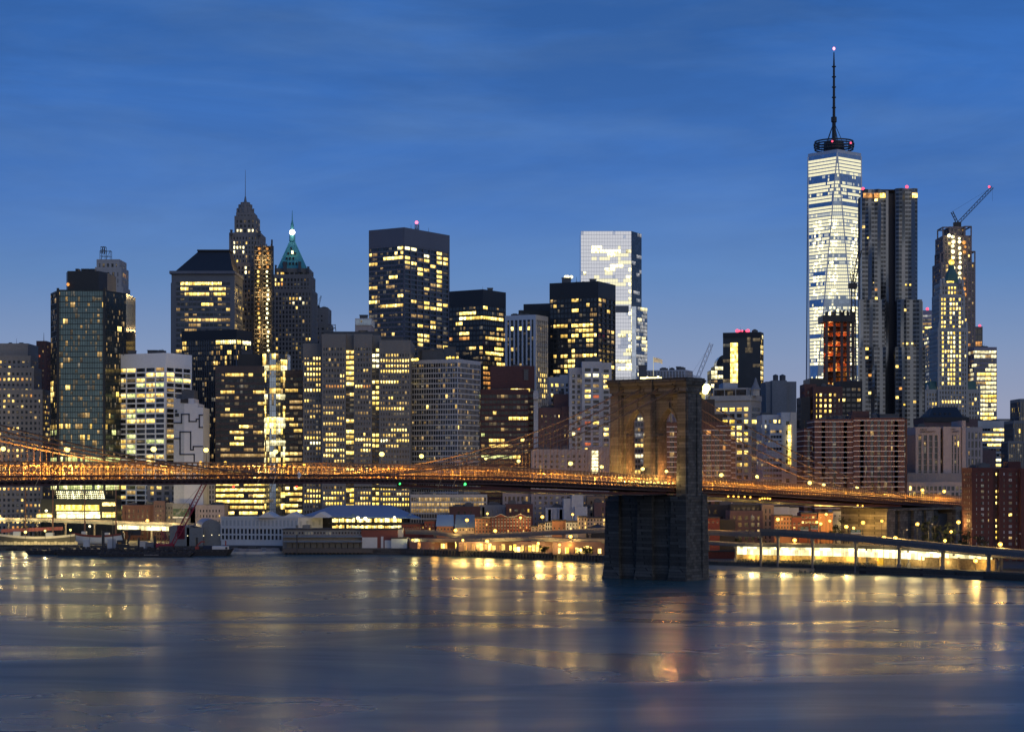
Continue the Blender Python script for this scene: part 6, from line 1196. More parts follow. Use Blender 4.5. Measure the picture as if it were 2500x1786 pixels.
# ---------------------------------------------------------------- elevated highway
CONC = wall('viaduct concrete', (.17, .155, .15)); GIRD = wall('girder paint', (.10, .105, .115), .5, .15); TRAIL_DIM = emit('underdeck trail glow', (1, .86, .46), 2.6, True, 'NONE', .12)
E_TRAIL = emit('headlight trail glow', (1, .86, .42), 3.6, True, 'NONE', .1)
def viaduct(label, pts, thick, width, cols, colw=1.0, rail=1.0, panels=None, parent_name='elevated_highway', lamps=(), col_m=None):  # panels: added glowing strips that imitate headlight trails
    """pts: (photo column, photo row of the fascia's top, distance)"""
    Pt = [P(a, b, y) for a, b, y in pts]; c0 = Pt[len(Pt) // 2]; root = thing(parent_name, label, 'elevated road', (c0.x, c0.y, GZ)); dk = MB(); gd = MB(); rl = MB()
    back = [Vector((p.x * (p.y + width) / p.y, p.y + width, p.z)) for p in Pt]
    for i in range(len(Pt) - 1):
        a, b, c, d = Pt[i], Pt[i + 1], back[i + 1], back[i]; dn = Vector((0, 0, .5))
        dk.hexa([a - dn, b - dn, c - dn, d - dn, a, b, c, d])
        for s, t in ((a, b), (d, c)):
            o_ = Vector((0, -.35, 0)); q = Vector((0, .05, 0)); lo = Vector((0, 0, thick))
            gd.hexa([s + o_ - lo, t + o_ - lo, t + q - lo, s + q - lo, s + o_ - Vector((0, 0, .02)), t + o_ - Vector((0, 0, .02)), t + q - Vector((0, 0, .02)), s + q - Vector((0, 0, .02))])
            rl.hexa([s + Vector((0, -.3, 0)), t + Vector((0, -.3, 0)), t + Vector((0, .0, 0)), s + Vector((0, .0, 0)), s + Vector((0, -.3, rail)), t + Vector((0, -.3, rail)), t + Vector((0, .0, rail)), s + Vector((0, 0, rail))])
            k = max(1, int((t - s).length / 4))
            for j in range(k): q_ = s.lerp(t, j / k); rl.box(q_.x - .12, q_.x + .12, q_.y - .42, q_.y - .3, q_.z, q_.z + rail + .25)
    part(dk, 'road_deck', ASPH, root); part(gd, 'girder', GIRD, root); part(rl, 'parapet', CONC, root)
    def at(px, arr, w_=0):
        for i in range(len(pts) - 1):
            if pts[i][0] <= px <= pts[i + 1][0]: return arr[i].lerp(arr[i + 1], (px - pts[i][0]) / (pts[i + 1][0] - pts[i][0]))
        return arr[-1]
    for px in cols:
        p = at(px, Pt); q = at(px, back); mb = MB(); zf = -1.5 if p.y + 1 < ys(px) else GZ
        mb.tube([(p.x, p.y + 1.2, zf), (p.x, p.y + 1.2, p.z - thick - .5)], colw * .5, 8); mb.box(p.x - colw * .9, p.x + colw * .9, p.y + .3, p.y + 2.4, p.z - thick - .9, p.z - thick)
        mb.box(p.x - colw * .8, p.x + colw * .8, p.y + .4, p.y + 2.0, zf, zf + 1.8)
        part(mb, 'column', col_m or CONC, root)
        mb = MB(); mb.tube([(q.x, q.y - 1.2, GZ), (q.x, q.y - 1.2, q.z - thick)], colw * .45, 8); part(mb, 'column', col_m or CONC, root)
    if panels:  # glowing strips added to imitate headlight trails under the deck
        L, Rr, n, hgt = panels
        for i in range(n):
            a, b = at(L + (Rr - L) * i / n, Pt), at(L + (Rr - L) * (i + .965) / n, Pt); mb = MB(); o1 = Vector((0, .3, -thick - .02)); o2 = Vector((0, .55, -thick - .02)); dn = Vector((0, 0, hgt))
            mb.hexa([a + o1 - dn, b + o1 - dn, b + o2 - dn, a + o2 - dn, a + o1, b + o1, b + o2, a + o2]); part(mb, 'headlight_trail_glow', E_TRAIL, root)
            if i % 3 == 1:
                c = (a + b) / 2; point(root, c + Vector((0, 5, -hgt - .8)), 3800, (1, .62, .16), .8)
                point(root, c + Vector((0, -4, -hgt - .6)), 2600, (1, .76, .32), 3.0)  # added lights without fixtures brighten the ground and the fascia
    return root
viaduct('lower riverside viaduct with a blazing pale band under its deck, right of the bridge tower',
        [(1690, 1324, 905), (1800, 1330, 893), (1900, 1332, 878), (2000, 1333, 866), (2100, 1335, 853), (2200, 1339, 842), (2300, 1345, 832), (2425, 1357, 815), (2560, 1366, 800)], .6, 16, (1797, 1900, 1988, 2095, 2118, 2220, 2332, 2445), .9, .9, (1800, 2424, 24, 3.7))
viaduct('grey ramp viaduct climbing above the lit lower viaduct on tall columns in the water',
        [(1856, 1297, 872), (1900, 1298, 868), (2000, 1305, 856), (2100, 1312, 842), (2200, 1322, 828), (2300, 1332, 812), (2412, 1342, 795), (2560, 1355, 772)], 1.9, 10, (1858, 1900, 1985, 2090, 2196, 2302, 2414), 1.1, 1.1)
viaduct('upper highway ramp rising past the brick row houses left of the bridge tower',
        [(990, 1297, 1062), (1060, 1299, 1056), (1110, 1307, 1050), (1180, 1307, 1042), (1260, 1304, 1030), (1340, 1300, 1018), (1420, 1296, 1004), (1500, 1292, 992)], 1.3, 12, (1062, 1110, 1195, 1285, 1375, 1440), .9, .9)
viaduct('lower highway deck over glowing shop fronts left of the bridge tower',
        [(1000, 1318, 1046), (1190, 1317, 1018), (1290, 1314, 1000), (1390, 1318, 984), (1500, 1320, 968)], 1.1, 16, (1058, 1118, 1195, 1285, 1325, 1372, 1405, 1440), 1.0, .8)
viaduct('highway viaduct behind the tall ships at the far left', [(-60, 1266, 1190), (100, 1268, 1186), (230, 1272, 1180), (330, 1277, 1172), (420, 1279, 1165), (560, 1285, 1150)], 1.5, 16, (20, 90, 160, 230, 300, 370), 1.0, .9, (286, 412, 7, 2.6))
viaduct('approach road viaduct at the lower right with orange light below', [(1690, 1296, 960), (1780, 1300, 955), (1860, 1303, 948)], 1.6, 12, (1730, 1800), .9, .9)

for nm_, px0, px1, st_, f_, e_, c_ in (('elevated_highway', 1715, 2420, 47, lambda p: P(p, 1322 + max(0, p - 2000) * .075, 893 - (p - 1800) * .125), 1800, SOD), ('elevated_highway.001', 2110, 2500, 55, lambda p: P(p, 1304 + (p - 2100) * .105, 846 - (p - 2100) * .16), 1200, SOD), ('elevated_highway.002', 1010, 1480, 52, lambda p: P(p, 1293, 1062 - (p - 1000) * .13), 1500, SOD), ('elevated_highway.005', 1720, 1860, 45, lambda p: P(p, 1290, 962), 1800, AMBER)):
    for px in range(px0, px1, st_): point(bpy.data.objects[nm_], f_(px) + Vector((0, 3, 1.2)), e_, c_, 1.2)  # added lights without fixtures turn the road edges golden
# ---------------------------------------------------------------- shops and sheds under and beside the highway
def shop_row():
    Y = 1012; root = thing('shop_arcade', 'row of shops with glowing amber fronts under the lower highway deck', 'shops', (ux(1250) * Y, Y + 12, GZ)); rnd = random.Random(2)
    for k, (L, Rr) in enumerate(((1000, 1120), (1120, 1250), (1250, 1350), (1350, 1480))):
        y = ys((L + Rr) / 2) + 9; mb = MB(); mb.box(ux(L) * y, ux(Rr) * y, y, y + 8, GZ, zz(1322, y)); part(mb, 'wall', W_PURP, root)
        px = L + 3
        while px < Rr - 6:
            w_ = rnd.uniform(4, 9); a = MB(); dens = .8 if 1170 < px < 1300 else .55
            if rnd.random() < dens: a.box(ux(px) * y, ux(min(px + w_, Rr - 1)) * y, y - .3, y - .02, GZ + .6, GZ + rnd.uniform(3, 4.6)); part(a, 'shop_window', LIT[rnd.choice('ybyboom')], root)
            px += w_ + rnd.uniform(1, 3)
    for px, py in ((1007, 1317), (1023, 1319)): a = MB(); a.ball(P(px, py, 1040), .5); part(a, 'shop_lamp', E_SOD, root)
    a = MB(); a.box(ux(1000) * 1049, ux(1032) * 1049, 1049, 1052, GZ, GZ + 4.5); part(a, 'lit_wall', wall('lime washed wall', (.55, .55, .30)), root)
    point(root, P(1012, 1318, 1042), 2000, (1, .9, .35))
    for px, e_ in ((1062, 1500), (1092, 700), (1140, 2500), (1168, 4200), (1196, 6000), (1238, 2500), (1270, 5200), (1318, 6500), (1341, 1800), (1392, 3000), (1430, 2400), (1462, 1200)): point(root, P(px, 1330, ys(px) + 4), e_, SOD if px % 3 else AMBER, 1.8)
shop_row()
def shed(name, label, cat, L, Rr, t, Y, m, d=14, roof=None, win=None, b=None, extra=None, group=None):
    x0, x1 = ux(L) * Y, ux(Rr) * Y; root = thing(name, label, cat, ((x0 + x1) / 2, Y + d / 2, GZ), group); z1 = zz(t, Y); z0 = GZ if b is None else zz(b, Y)
    mb = MB(); mb.box(x0, x1, Y, Y + d, z0, z1); part(mb, 'wall', m, root)
    mb = MB(); k = roof or 'flat'; rm = ROOF
    if k == 'flat':
        mb.box(x0 - .25, x1 + .25, Y - .25, Y + .1, z1 - .5, z1 + .25); mb.box(x0, x1, Y + .1, Y + d, z1 + .004, z1 + .12)
    elif k[0] == 'gable':        # ridge along y (gable end to the camera)
        h = k[1] * Y / F; xm = (x0 + x1) / 2; rm = k[2]
        f = [(x0 - .4, Y - .3, z1), (x1 + .4, Y - .3, z1), (xm, Y - .3, z1 + h)]; g = [(p[0], Y + d, p[2]) for p in f]
        mb.face(f); mb.face(g[::-1]); mb.face([f[0], f[2], g[2], g[0]][::-1] if 0 else [f[2], f[0], g[0], g[2]]); mb.face([f[1], f[2], g[2], g[1]])
    elif k[0] == 'ridge':        # ridge along x
        h = k[1] * Y / F; rm = k[2]; ym = Y + d / 2; ins = k[3] if len(k) > 3 else 0
        a, b_, c, e = (x0 - .5, Y - .5, z1), (x1 + .5, Y - .5, z1), (x1 + .5, Y + d + .5, z1), (x0 - .5, Y + d + .5, z1); p, q = (x0 + ins, ym, z1 + h), (x1 - ins, ym, z1 + h)
        mb.face([a, b_, q, p]); mb.face([c, e, p, q]); mb.face([b_, c, q]); mb.face([e, a, p]); mb.face([a, e, c, b_])
    part(mb, 'roof', rm, root)
    if win:
        ncol, nrow, wf, hf, v, plit, t0, t1 = win; rnd = random.Random(int(L)); cw, rh = (x1 - x0) / ncol, (zz(t0, Y) - zz(t1, Y)) / nrow; ws = []
        for j in range(nrow):
            for i in range(ncol):
                xc, zc = x0 + (i + .5) * cw, zz(t0, Y) - (j + .5) * rh; a = MB(); a.box(xc - cw * wf / 2, xc + cw * wf / 2, Y - .08, Y + .02, zc - rh * hf / 2, zc + rh * hf / 2)
                wo_ = part(a, 'window', LIT[rnd.choice(v)] if rnd.random() < plit else G_WIN, root); gb = MB()
                gb.box(xc - cw * wf / 2 - .12, xc + cw * wf / 2 + .12, Y - .22, Y, zc - rh * hf / 2 - .22, zc - rh * hf / 2 - .02); part(gb, 'sill', k_sill, wo_)
    return root
k_sill = W_STONE
BLUE = wall('blue metal roof', (.13, .22, .36), .55, .12); BLUE2 = wall('slate blue roof', (.10, .16, .24), .6)
WHT = wall('white painted boards', (.50, .52, .53), .7, .12); SHGREY = wall('corrugated grey', (.17, .18, .18), .6, .25); RUST = wall('rusty red boards', (.17, .06, .05)); PIERG = wall('pier planks', (.09, .085, .08))
def pier_hall():
    Y = 1082; root = thing('pier_pavilion', 'white two storey pier building with three roof gables on the waterfront', 'pavilion', (ux(650) * Y, Y + 20, GZ))
    pts = corner_pts(540, 727, 810, Y, 14, 42); z1 = zz(1262, Y); mb = MB(); mb.prism(pts, GZ, z1, 0, 1); part(mb, 'wall', [WHT, SHGREY], root)
    A, C = Vector(pts[0]), Vector(pts[1]); d = (C - A).normalized(); n = Vector((d.y, -d.x)); L = (C - A).length; mb = MB()
    mb.obox(A, d, n, -.3, L + .3, 0, .5, z1 - .7, z1 + .3); mb.obox(A, d, n, 0, L, 0, .3, zz(1289, Y), zz(1286, Y)); part(mb, 'cornice', WHT, root)
    pl = MB()
    for i in range(21): pl.obox(A, d, n, L * i / 20 - .25, L * i / 20 + .25, 0, .28, GZ + 3, z1 - .7)
    part(pl, 'pilaster', WHT, root)
    for i in range(20):
        for r, (t, b) in enumerate(((1270, 1284), (1291, 1303), (1307, 1317))):
            w_ = MB(); w_.obox(A, d, n, L * (i + .24) / 20, L * (i + .76) / 20, -.02, .1, zz(b, Y), zz(t, Y)); part(w_, 'shutter' if r == 0 else 'window', wall('grey shutter', (.36, .39, .40)) if r == 0 else G_WIN, root)
    B2, C2 = Vector(pts[1]), Vector(pts[2]); d2 = (C2 - B2).normalized(); n2 = Vector((d2.y, -d2.x)); L2 = (C2 - B2).length
    for i in range(4):
        w_ = MB(); w_.obox(B2, d2, n2, L2 * (i + .3) / 4, L2 * (i + .62) / 4, -.02, .1, zz(1285, Y), zz(1272, Y)); part(w_, 'shutter', MAT['grey shutter'], root)
    for px, w_ in ((650, 23), (712, 23), (781, 22)):
        mb = MB(); y = Y + 2 if px < 720 else Y + 12; h = zz(1249, y) - zz(1262, y); a, b, c = (ux(px - w_) * y, y, zz(1263, y)), (ux(px + w_) * y, y, zz(1263, y)), (ux(px) * y, y, zz(1250, y)); g = [(p[0], y + 28, p[2]) for p in (a, b, c)]
        mb.face([a, b, c]); mb.face([g[1], g[0], g[2]]); mb.face([c, a, g[0], g[2]]); mb.face([b, c, g[2], g[1]]); part(mb, 'gable', [WHT], root)
    mb = MB(); mb.prism([(ux(536) * (Y - 3), Y - 3), (ux(735) * (Y - 8), Y - 8), (ux(815) * Y, Y), (ux(815) * Y, Y + 44), (ux(536) * Y, Y + 44)], -1, GZ + .5); part(mb, 'pier_base', PIERG, root)
pier_hall()
def market_hall():
    Y = 1120; root = thing('market_hall', 'market hall with a broad blue hipped roof over brightly lit glass walls', 'market hall', (ux(880) * Y, Y + 20, GZ)); mb = MB()
    a, b, c, e = P(738, 1259, Y), P(1027, 1263, Y - 6), P(990, 1252, Y + 60), P(790, 1250, Y + 60); p, q = P(815, 1232, Y + 28), P(955, 1232, Y + 26); mb.face([a, b, q, p]); mb.face([c, e, p, q]); mb.face([b, c, q]); mb.face([e, a, p])
    dn = Vector((0, 0, .6)); mb.face([a, a - dn, b - dn, b]); mb.face([a - dn, e - dn, c - dn, b - dn]); part(mb, 'roof', BLUE, root)
    mb = MB(); mb.box(ux(760) * Y, ux(985) * Y, Y + 5, Y + 40, GZ, zz(1259, Y) - .7); part(mb, 'wall', W_SLATE, root); rnd = random.Random(12)
    for t, b_, v in ((1264, 1274, 'bbW'), (1281, 1291, 'bmp')):
        for i in range(34):
            L = 808 + i * 5.2
            if rnd.random() < .92: w_ = MB(); w_.box(ux(L) * Y, ux(L + 4.6) * Y, Y + 4.7, Y + 4.96, zz(b_, Y), zz(t + (rnd.random() * 3), Y)); part(w_, 'lit_pane', LIT[rnd.choice(v)], root)
    mb = MB()
    for i in range(12): x = ux(810 + i * 16) * Y; mb.box(x - .2, x + .2, Y + .5, Y + .9, GZ, zz(1261, Y) - .6); 
    mb.box(ux(800) * Y, ux(985) * Y, Y + 1, Y + 5, zz(1279, Y), zz(1276, Y)); part(mb, 'balcony', STEEL, root)
    for px, t in ((862, 1259), (1000, 1258)):
        mb = MB(); y = Y - 2; s = 12; mb.face([P(px - s, 1263, y), P(px + s, 1263, y), P(px, t - 6, y)]); mb.face([P(px, t - 6, y), P(px + s, 1263, y), P(px, t - 7, y + 14)]); mb.face([P(px - s, 1263, y), P(px, t - 6, y), P(px, t - 7, y + 14)]); part(mb, 'dormer', BLUE2, root)
market_hall()
for px, py, lab in ((874, 1264, 'left'), (892, 1265, 'middle'), (963, 1262, 'right')):
    lamp_post('floodlight', 'dazzling white floodlight before the blue roofed market hall, %s of three' % lab, P(px, py, 1108), GZ, E_WHT, 1500, (1, .9, .6), .62 if lab != 'right' else .4, None, 0, 'floodlight')
shed('pier_shed', 'long grey corrugated fish market shed standing on piles at the water edge', 'shed', 690, 885, 1291, 1052, SHGREY, 20, None, (26, 1, .55, .8, 'f', .1, 1297, 1304))
root = bpy.data.objects['pier_shed']; mb = MB(); Y = 1050
mb.box(ux(692) * Y, ux(884) * Y, Y - 2.5, Y - .1, zz(1322, Y), zz(1319, Y)); mb.box(ux(690) * Y, ux(884) * Y, Y - .4, Y + 1.9, zz(1311, Y), zz(1307, Y)); part(mb, 'canopy', wall('blue grey tin', (.14, .18, .23)), root)
mb = MB()
for i in range(13): mb.box(ux(700 + i * 15) * Y, ux(712.5 + i * 15) * Y, Y - .12, Y + 1.9, zz(1342, Y), zz(1325, Y))
part(mb, 'roller_door', wall('dull roller door', (.11, .115, .11)), root)
mb = MB(); mb.box(ux(722) * 1053, ux(727) * 1053, 1053, 1056, zz(1291, 1053), zz(1281, 1053)); mb.box(ux(738) * 1054, ux(757) * 1054, 1054, 1062, zz(1291, 1054), zz(1281, 1054)); part(mb, 'roof_box', SHGREY, root)
shed('pier_shed', 'rusty red shed with white patched panels at the right end of the grey fish market', 'shed', 882, 970, 1291, 1050, RUST, 18)
root = bpy.data.objects['pier_shed.001']; mb = MB(); Y = 1049.6
for L, Rr, t, b in ((884, 921, 1311, 1342), (930, 936, 1309, 1341), (939, 958, 1318, 1341)): mb.box(ux(L) * Y, ux(Rr) * Y, Y, Y + .38, zz(b, Y), zz(t, Y))
part(mb, 'white_panel', WHT, root)
shed('boat_house', 'white two part boat house at the right end of the rusty red shed', 'shed', 955, 994, 1312, 1047, WHT, 14); shed('roof_cabin', 'tall white cabin with a flat overhanging roof above the rusty red shed', 'cabin', 966, 983, 1289, 1056, WHT, 8)
mb = MB(); Y = 1046; mb.box(ux(690) * Y, ux(1000) * Y, Y, Y + 24, .9, GZ + .45)
for i in range(32): x = ux(694 + i * 9.7) * Y; mb.tube([(x, Y + .6, -1.5), (x, Y + .6, 1.0)], .4, 6)
solid(mb, 'pier_deck', PIERG, 'dark timber pier on piles carrying the old fish market sheds', 'pier', (ux(840) * Y, Y + 12, 0))
def barrel_shed():
    Y = 1095; root = thing('barrel_shed', 'grey shed with a curved blue barrel roof left of the white pier building', 'shed', (ux(505) * Y, Y + 12, GZ)); mb = MB(); n = 10
    x0, x1 = ux(492) * Y, ux(540) * Y; zs_, zt = zz(1287, Y), zz(1267, Y); arc = [(x0 + (x1 - x0) * (1 - math.cos(math.pi * i / n)) / 2, zs_ + (zt - zs_) * math.sin(math.pi * i / n)) for i in range(n + 1)]
    prof = [(x1, GZ), ] + arc[::-1] + [(x0, GZ)]; f = [(x, Y, z) for x, z in prof]; mb.face(f[::-1]); part(mb, 'end_wall', SHGREY, root); mb = MB()
    for (a, za), (b, zc) in zip(arc, arc[1:]): mb.face([(a - 0, Y, za), (b, Y, zc), (b - 9, Y + 34, zc), (a - 9, Y + 34, za)])
    part(mb, 'roof', BLUE, root)
    mb = MB(); mb.box(x0 - 9, x0 + .1, Y + .2, Y + 30, GZ, zs_); part(mb, 'side_wall', SHGREY, root)
    for L, Rr, t in ((456, 496, 1287), (414, 462, 1283)): mb = MB(); mb.box(ux(L) * (Y - 3), ux(Rr) * (Y - 3), Y - 3, Y + 16, GZ, zz(t, Y)); part(mb, 'annex', SHGREY, root)
    for px, py in ((458, 1307), (497, 1307), (517, 1305), (535, 1305)): mb = MB(); mb.ball(P(px, py, Y - 3.4), .32, 0, 6, 4); part(mb, 'wall_lamp', LIT['w'], root)
barrel_shed()

# ---------------------------------------------------------------- low buildings below and behind the deck
V = dict(bw=3.0, fh=3.6, pw=1.5, sh=1.6, pd=.25, lit=.03, pal='md', top=1.2, vis=1300)
def low(name, label, L, Rr, t, Y, m, seed, d=16, cap=12, cat='building', b=None, gm=G_WIN, **k):
    return tower(name, label, cat, [dict(L=L, R=Rr, t=t, b=b, d=d, S=dict(V, **k))], Y, seed, cap, gm=gm, wm=m)
low('office_building', 'low grey office block with square windows under the bridge deck', 360, 436, 1176, 1228, W_GREY, 101, bw=5, pw=2, fh=3.6, sh=1.5)
low('office_building', 'cream office block of tall dark windows under the bridge behind the red crane', 450, 526, 1176, 1226, W_CREAM, 102, bw=2.5, pw=1.2, fh=3.2, sh=1.1)
low('office_building', 'dark glass link block between the grey and the cream office blocks', 436, 451, 1182, 1230, W_SLATE, 103, pw=.2, bw=2)
low('warehouse', 'wide dark brick warehouse under the bridge with one lit window', 299, 376, 1232, 1200, W_BROWNR, 104, pw=2.1, lit=.03, spots=[(366, 1250, 374, 1262, 1, 'b')])
low('warehouse', 'brick house with four rows of dark windows right of the wide brick warehouse', 376, 402, 1222, 1198, W_PURP, 105, bw=1.9, pw=.8, fh=2.9)
low('stone_house', 'grey stone house between the brick house and the video screen', 402, 424, 1226, 1200, W_MID, 106, bw=2, pw=1.0, fh=3)
low('stone_house', 'pinkish stone building with a cornice and rows of small windows behind the barrel shed', 478, 547, 1232, 1196, W_PINK, 107, bw=2.0, pw=1.2, fh=3.3, sh=1.8)
low('stone_house', 'plain grey blank house just right of the video screen', 462, 480, 1236, 1199, W_GREY, 108, bw=3, pw=3)
def screen():
    Y = 1192; root = thing('video_screen', 'large dim video screen on a grey gantry showing green and red blotches', 'screen', (ux(442) * Y, Y, GZ)); mb = MB()
    mb.box(ux(422) * Y, ux(462) * Y, Y, Y + 3, zz(1265, Y), zz(1228, Y)); mb.box(ux(424) * Y, ux(428) * Y, Y + .5, Y + 2, GZ, zz(1265, Y)); mb.box(ux(456) * Y, ux(460) * Y, Y + .5, Y + 2, GZ, zz(1265, Y)); part(mb, 'gantry', W_GREY, root)
    m = bpy.data.materials.new('screen picture'); m.use_nodes = True; nt = m.node_tree; b = nt.nodes['Principled BSDF']; tc = N(nt, 'ShaderNodeTexCoord'); nn = N(nt, 'ShaderNodeTexNoise', Scale=.45, Detail=3.0); LK(nt, tc.outputs['Object'], nn.inputs['Vector']); r_ = N(nt, 'ShaderNodeValToRGB'); LK(nt, nn.outputs['Fac'], r_.inputs[0]); ramp(r_, [(.35, (.01, .02, .015)), (.5, (.02, .06, .02)), (.56, (.09, .06, .03)), (.62, (.15, .15, .12)), (.7, (.02, .03, .02))])
    LK(nt, r_.outputs[0], b.inputs['Emission Color']); b.inputs['Emission Strength'].default_value = 1; b.inputs['Base Color'].default_value = (.01, .01, .01, 1)
    mb = MB(); mb.box(ux(423) * Y, ux(461) * Y, Y - .3, Y - .02, zz(1260, Y), zz(1241, Y)); part(mb, 'display', m, root)
    mb = MB(); mb.box(ux(422) * Y, ux(461) * Y, Y - 1.2, Y - .1, zz(1264, Y), zz(1260.5, Y)); part(mb, 'lit_ledge', wall('white ledge', (.8, .8, .8)), root)
screen()
for L, Rr, t, Y, m, lab, k in (
    (1098, 1171, 1236, 1150, W_BROWNR, 'dark red brick block with a lit corner behind the pitched roof houses', dict(bw=4, pw=2.4, lit=.02, spots=[(1164, 1238, 1172, 1258, 1, 'b')])),
    (1171, 1246, 1232, 1160, W_GREY, 'long low grey roofed block behind the red gabled brick house', dict(bw=3, pw=3, lit=0)),
    (1236, 1300, 1230, 1140, W_BROWNR, 'dark brick block with two lit windows behind the red gabled house', dict(bw=4, pw=2, lit=.05, spots=[(1288, 1240, 1308, 1252, 1, 'y')])),
    (1228, 1334, 1201, 1178, W_PINK, 'pinkish block with tall dark windows just under the bridge deck', dict(bw=2.7, pw=1.2, fh=4.4, sh=1.5)),
    (1338, 1382, 1206, 1176, wall('tan render', (.34, .24, .16)), 'tan block with dark bays just under the bridge deck', dict(bw=3.6, pw=1.8, fh=3.4)),
    (1333, 1378, 1238, 1140, W_BLUEW, 'pale blue shed with a grey flat roof right of the pinkish block', dict(bw=3, pw=3, lit=0)),
    (1434, 1482, 1211, 1150, MAT['tan render'], 'tan building with a round arched lit door left of the bridge tower', dict(bw=3.6, pw=1.9, lit=.1)),
    (1452, 1492, 1226, 1120, W_PURP, 'plum coloured house touching the left side of the bridge tower', dict(bw=3.6, pw=2.2)),
    (1404, 1440, 1240, 1130, W_GREY, 'small pale house with a lit window strip below the white stepped house', dict(bw=4, pw=2.4, lit=.1))):
    low('town_building', lab, L, Rr, t, Y, m, int(L), **k)
tower('town_building', 'white stepped building with blue shadows just under the bridge deck left of the tower', 'building', [dict(L=1376, R=1404, t=1216, S=None), dict(L=1396, R=1424, t=1206, Y=1128, S=None), dict(L=1404, R=1434, t=1236, Y=1124, S=None)], 1130, 130, wm=W_BLUEW)
ORB = wall('weathered orange brick', (.34, .16, .09)); CRM = wall('cream stucco', (.46, .36, .27)); REDB = wall('deep red brick', (.16, .048, .04))
def row(name, label, L, Rr, t, Y, m, win, roof=None, d=14): return shed(name, label, 'house', L, Rr, t, Y, m, d, roof, win)
row('brick_house', 'long low dark red brick range at the left of the row houses', 980, 1036, 1277, 1088, REDB, (9, 1, .4, .4, 'm', .1, 1282, 1292)); row('brick_house', 'narrow dark red house with two windows left of the blue roofed house', 1036, 1062, 1270, 1084, REDB, (3, 2, .4, .5, 'm', .05, 1275, 1295))
row('gabled_house', 'house with a steep blue metal roof and a pale gable end, left of two', 1066, 1106, 1284, 1080, ORB, (5, 1, .45, .5, 'm', .1, 1286, 1296), ('ridge', 28, BLUE)); row('gabled_house', 'house with a dark and blue pitched roof, right of two', 1112, 1158, 1287, 1078, CRM, (6, 1, .4, .5, 'm', .1, 1288, 1297), ('ridge', 31, BLUE2))
row('brick_house', 'four storey red brick house with fire escapes left of the gabled red house', 1160, 1200, 1264, 1074, ORB, (5, 4, .42, .55, 'mo', .05, 1267, 1301))
def gabled():
    root = row('brick_house', 'big deep red brick house with two white edged roof gables', 1199, 1297, 1262, 1070, REDB, (13, 4, .42, .52, 'mo', .05, 1265, 1300)); Y = 1069.6; mb = MB(); cp = MB()
    for px in (1222, 1271):
        a, b, c = P(px - 16, 1261.5, Y), P(px + 16, 1261.5, Y), P(px, 1254, Y); g = [q + Vector((0, 6, 0)) for q in (a, b, c)]; mb.face([a, b, c]); mb.face([c, b, g[1], g[2]]); mb.face([a, c, g[2], g[0]]); mb.face([g[1], g[0], g[2]]); cp.bar(a, c, .4, .3); cp.bar(c, b, .4, .3)
    cp.bar(P(1199, 1261, Y), P(1206, 1261, Y), .4, .3); cp.bar(P(1238, 1261, Y), P(1255, 1261, Y), .4, .3); cp.bar(P(1287, 1261, Y), P(1297, 1261, Y), .4, .3)
    for j in range(3):
        for i in range(13): px = 1202.8 + i * 7.54; cp.box(ux(px - 2) * Y, ux(px + 2) * Y, Y - .1, Y + .3, zz(1266.5 + j * 8.75, Y), zz(1265.2 + j * 8.75, Y))
    part(mb, 'gable', REDB, root); part(cp, 'white_trim', W_STONE, root)
gabled()
for L, Rr, t, Y, m, win, lab in ((1297, 1314, 1283, 1064, CRM, (2, 2, .4, .5, 'm', .1, 1286, 1298), 'small cream house right of the big gabled red house'), (1314, 1331, 1277, 1062, CRM, (2, 2, .4, .55, 'm', .1, 1280, 1296), 'narrow cream house with tall windows in the row'), (1331, 1348, 1273, 1060, WHT, (3, 2, .6, .7, 'f', .3, 1275, 1294), 'pale house with a glazed front in the row'), (1348, 1382, 1269, 1058, ORB, (3, 1, .25, .4, 'm', .1, 1284, 1294), 'blank orange brick house in the row'), (1382, 1412, 1272, 1052, WHT, (4, 2, .35, .5, 'm', .1, 1276, 1294), 'white house with small windows in the row'), (1411, 1433, 1260, 1046, CRM, (3, 3, .42, .6, 'm', .12, 1262, 1292), 'taller cream house near the bridge tower'), (1433, 1486, 1262, 1044, CRM, (7, 3, .5, .6, 'md', .2, 1264, 1292), 'long cream building with big windows beside the bridge tower')):
    row('row_house', lab, L, Rr, t, Y, m, win)
shed('storage_shed', 'dark tent roofed shed in front of the long cream building beside the bridge tower', 'shed', 1432, 1488, 1291, 1025, W_SLATE, 12, ('ridge', 11, W_SLATE, 7))
low('town_building', 'grey teal block in shade right of the bridge tower below the deck', 1722, 1786, 1232, 1045, W_SLATE, 140, bw=4, pw=2.2, lit=.05, spots=[(1738, 1222, 1750, 1235, .5, 'd')])
row('low_building', 'low red building with a pale end wall right of the bridge tower', 1714, 1757, 1262, 1000, REDB, (4, 1, .3, .3, 'm', 0, 1268, 1278)); row('low_building', 'grey low building with rooftop ducts right of the bridge tower', 1755, 1795, 1268, 1005, W_SLATE, None)
low('brick_block', 'plum brick four storey block with large dark windows below the side span', 1783, 1861, 1246, 1010, W_PURP, 141, d=20, bw=3.6, pw=1.5, fh=3.6, sh=1.4, top=1.4, lit=.02, spots=[(1809, 1248, 1824, 1262, .8, 'y')]); low('brick_block', 'sunken attic storey of the plum brick block', 1785, 1858, 1231, 1016, W_SLATE, 142, b=1248, d=14, bw=2.6, pw=1.2, fh=2.6, sh=.8, top=.6, lit=0)
low('brick_block', 'end face of the plum brick block with tall windows, coloured as lamplit', 1861, 1888, 1231, 1011, wall('lamplight tan tint', (.30, .22, .16)), 143, d=20, bw=3.0, pw=1.5, fh=3.4, sh=1.1, lit=.02)  # lamplight on this end face is put into its tan colour
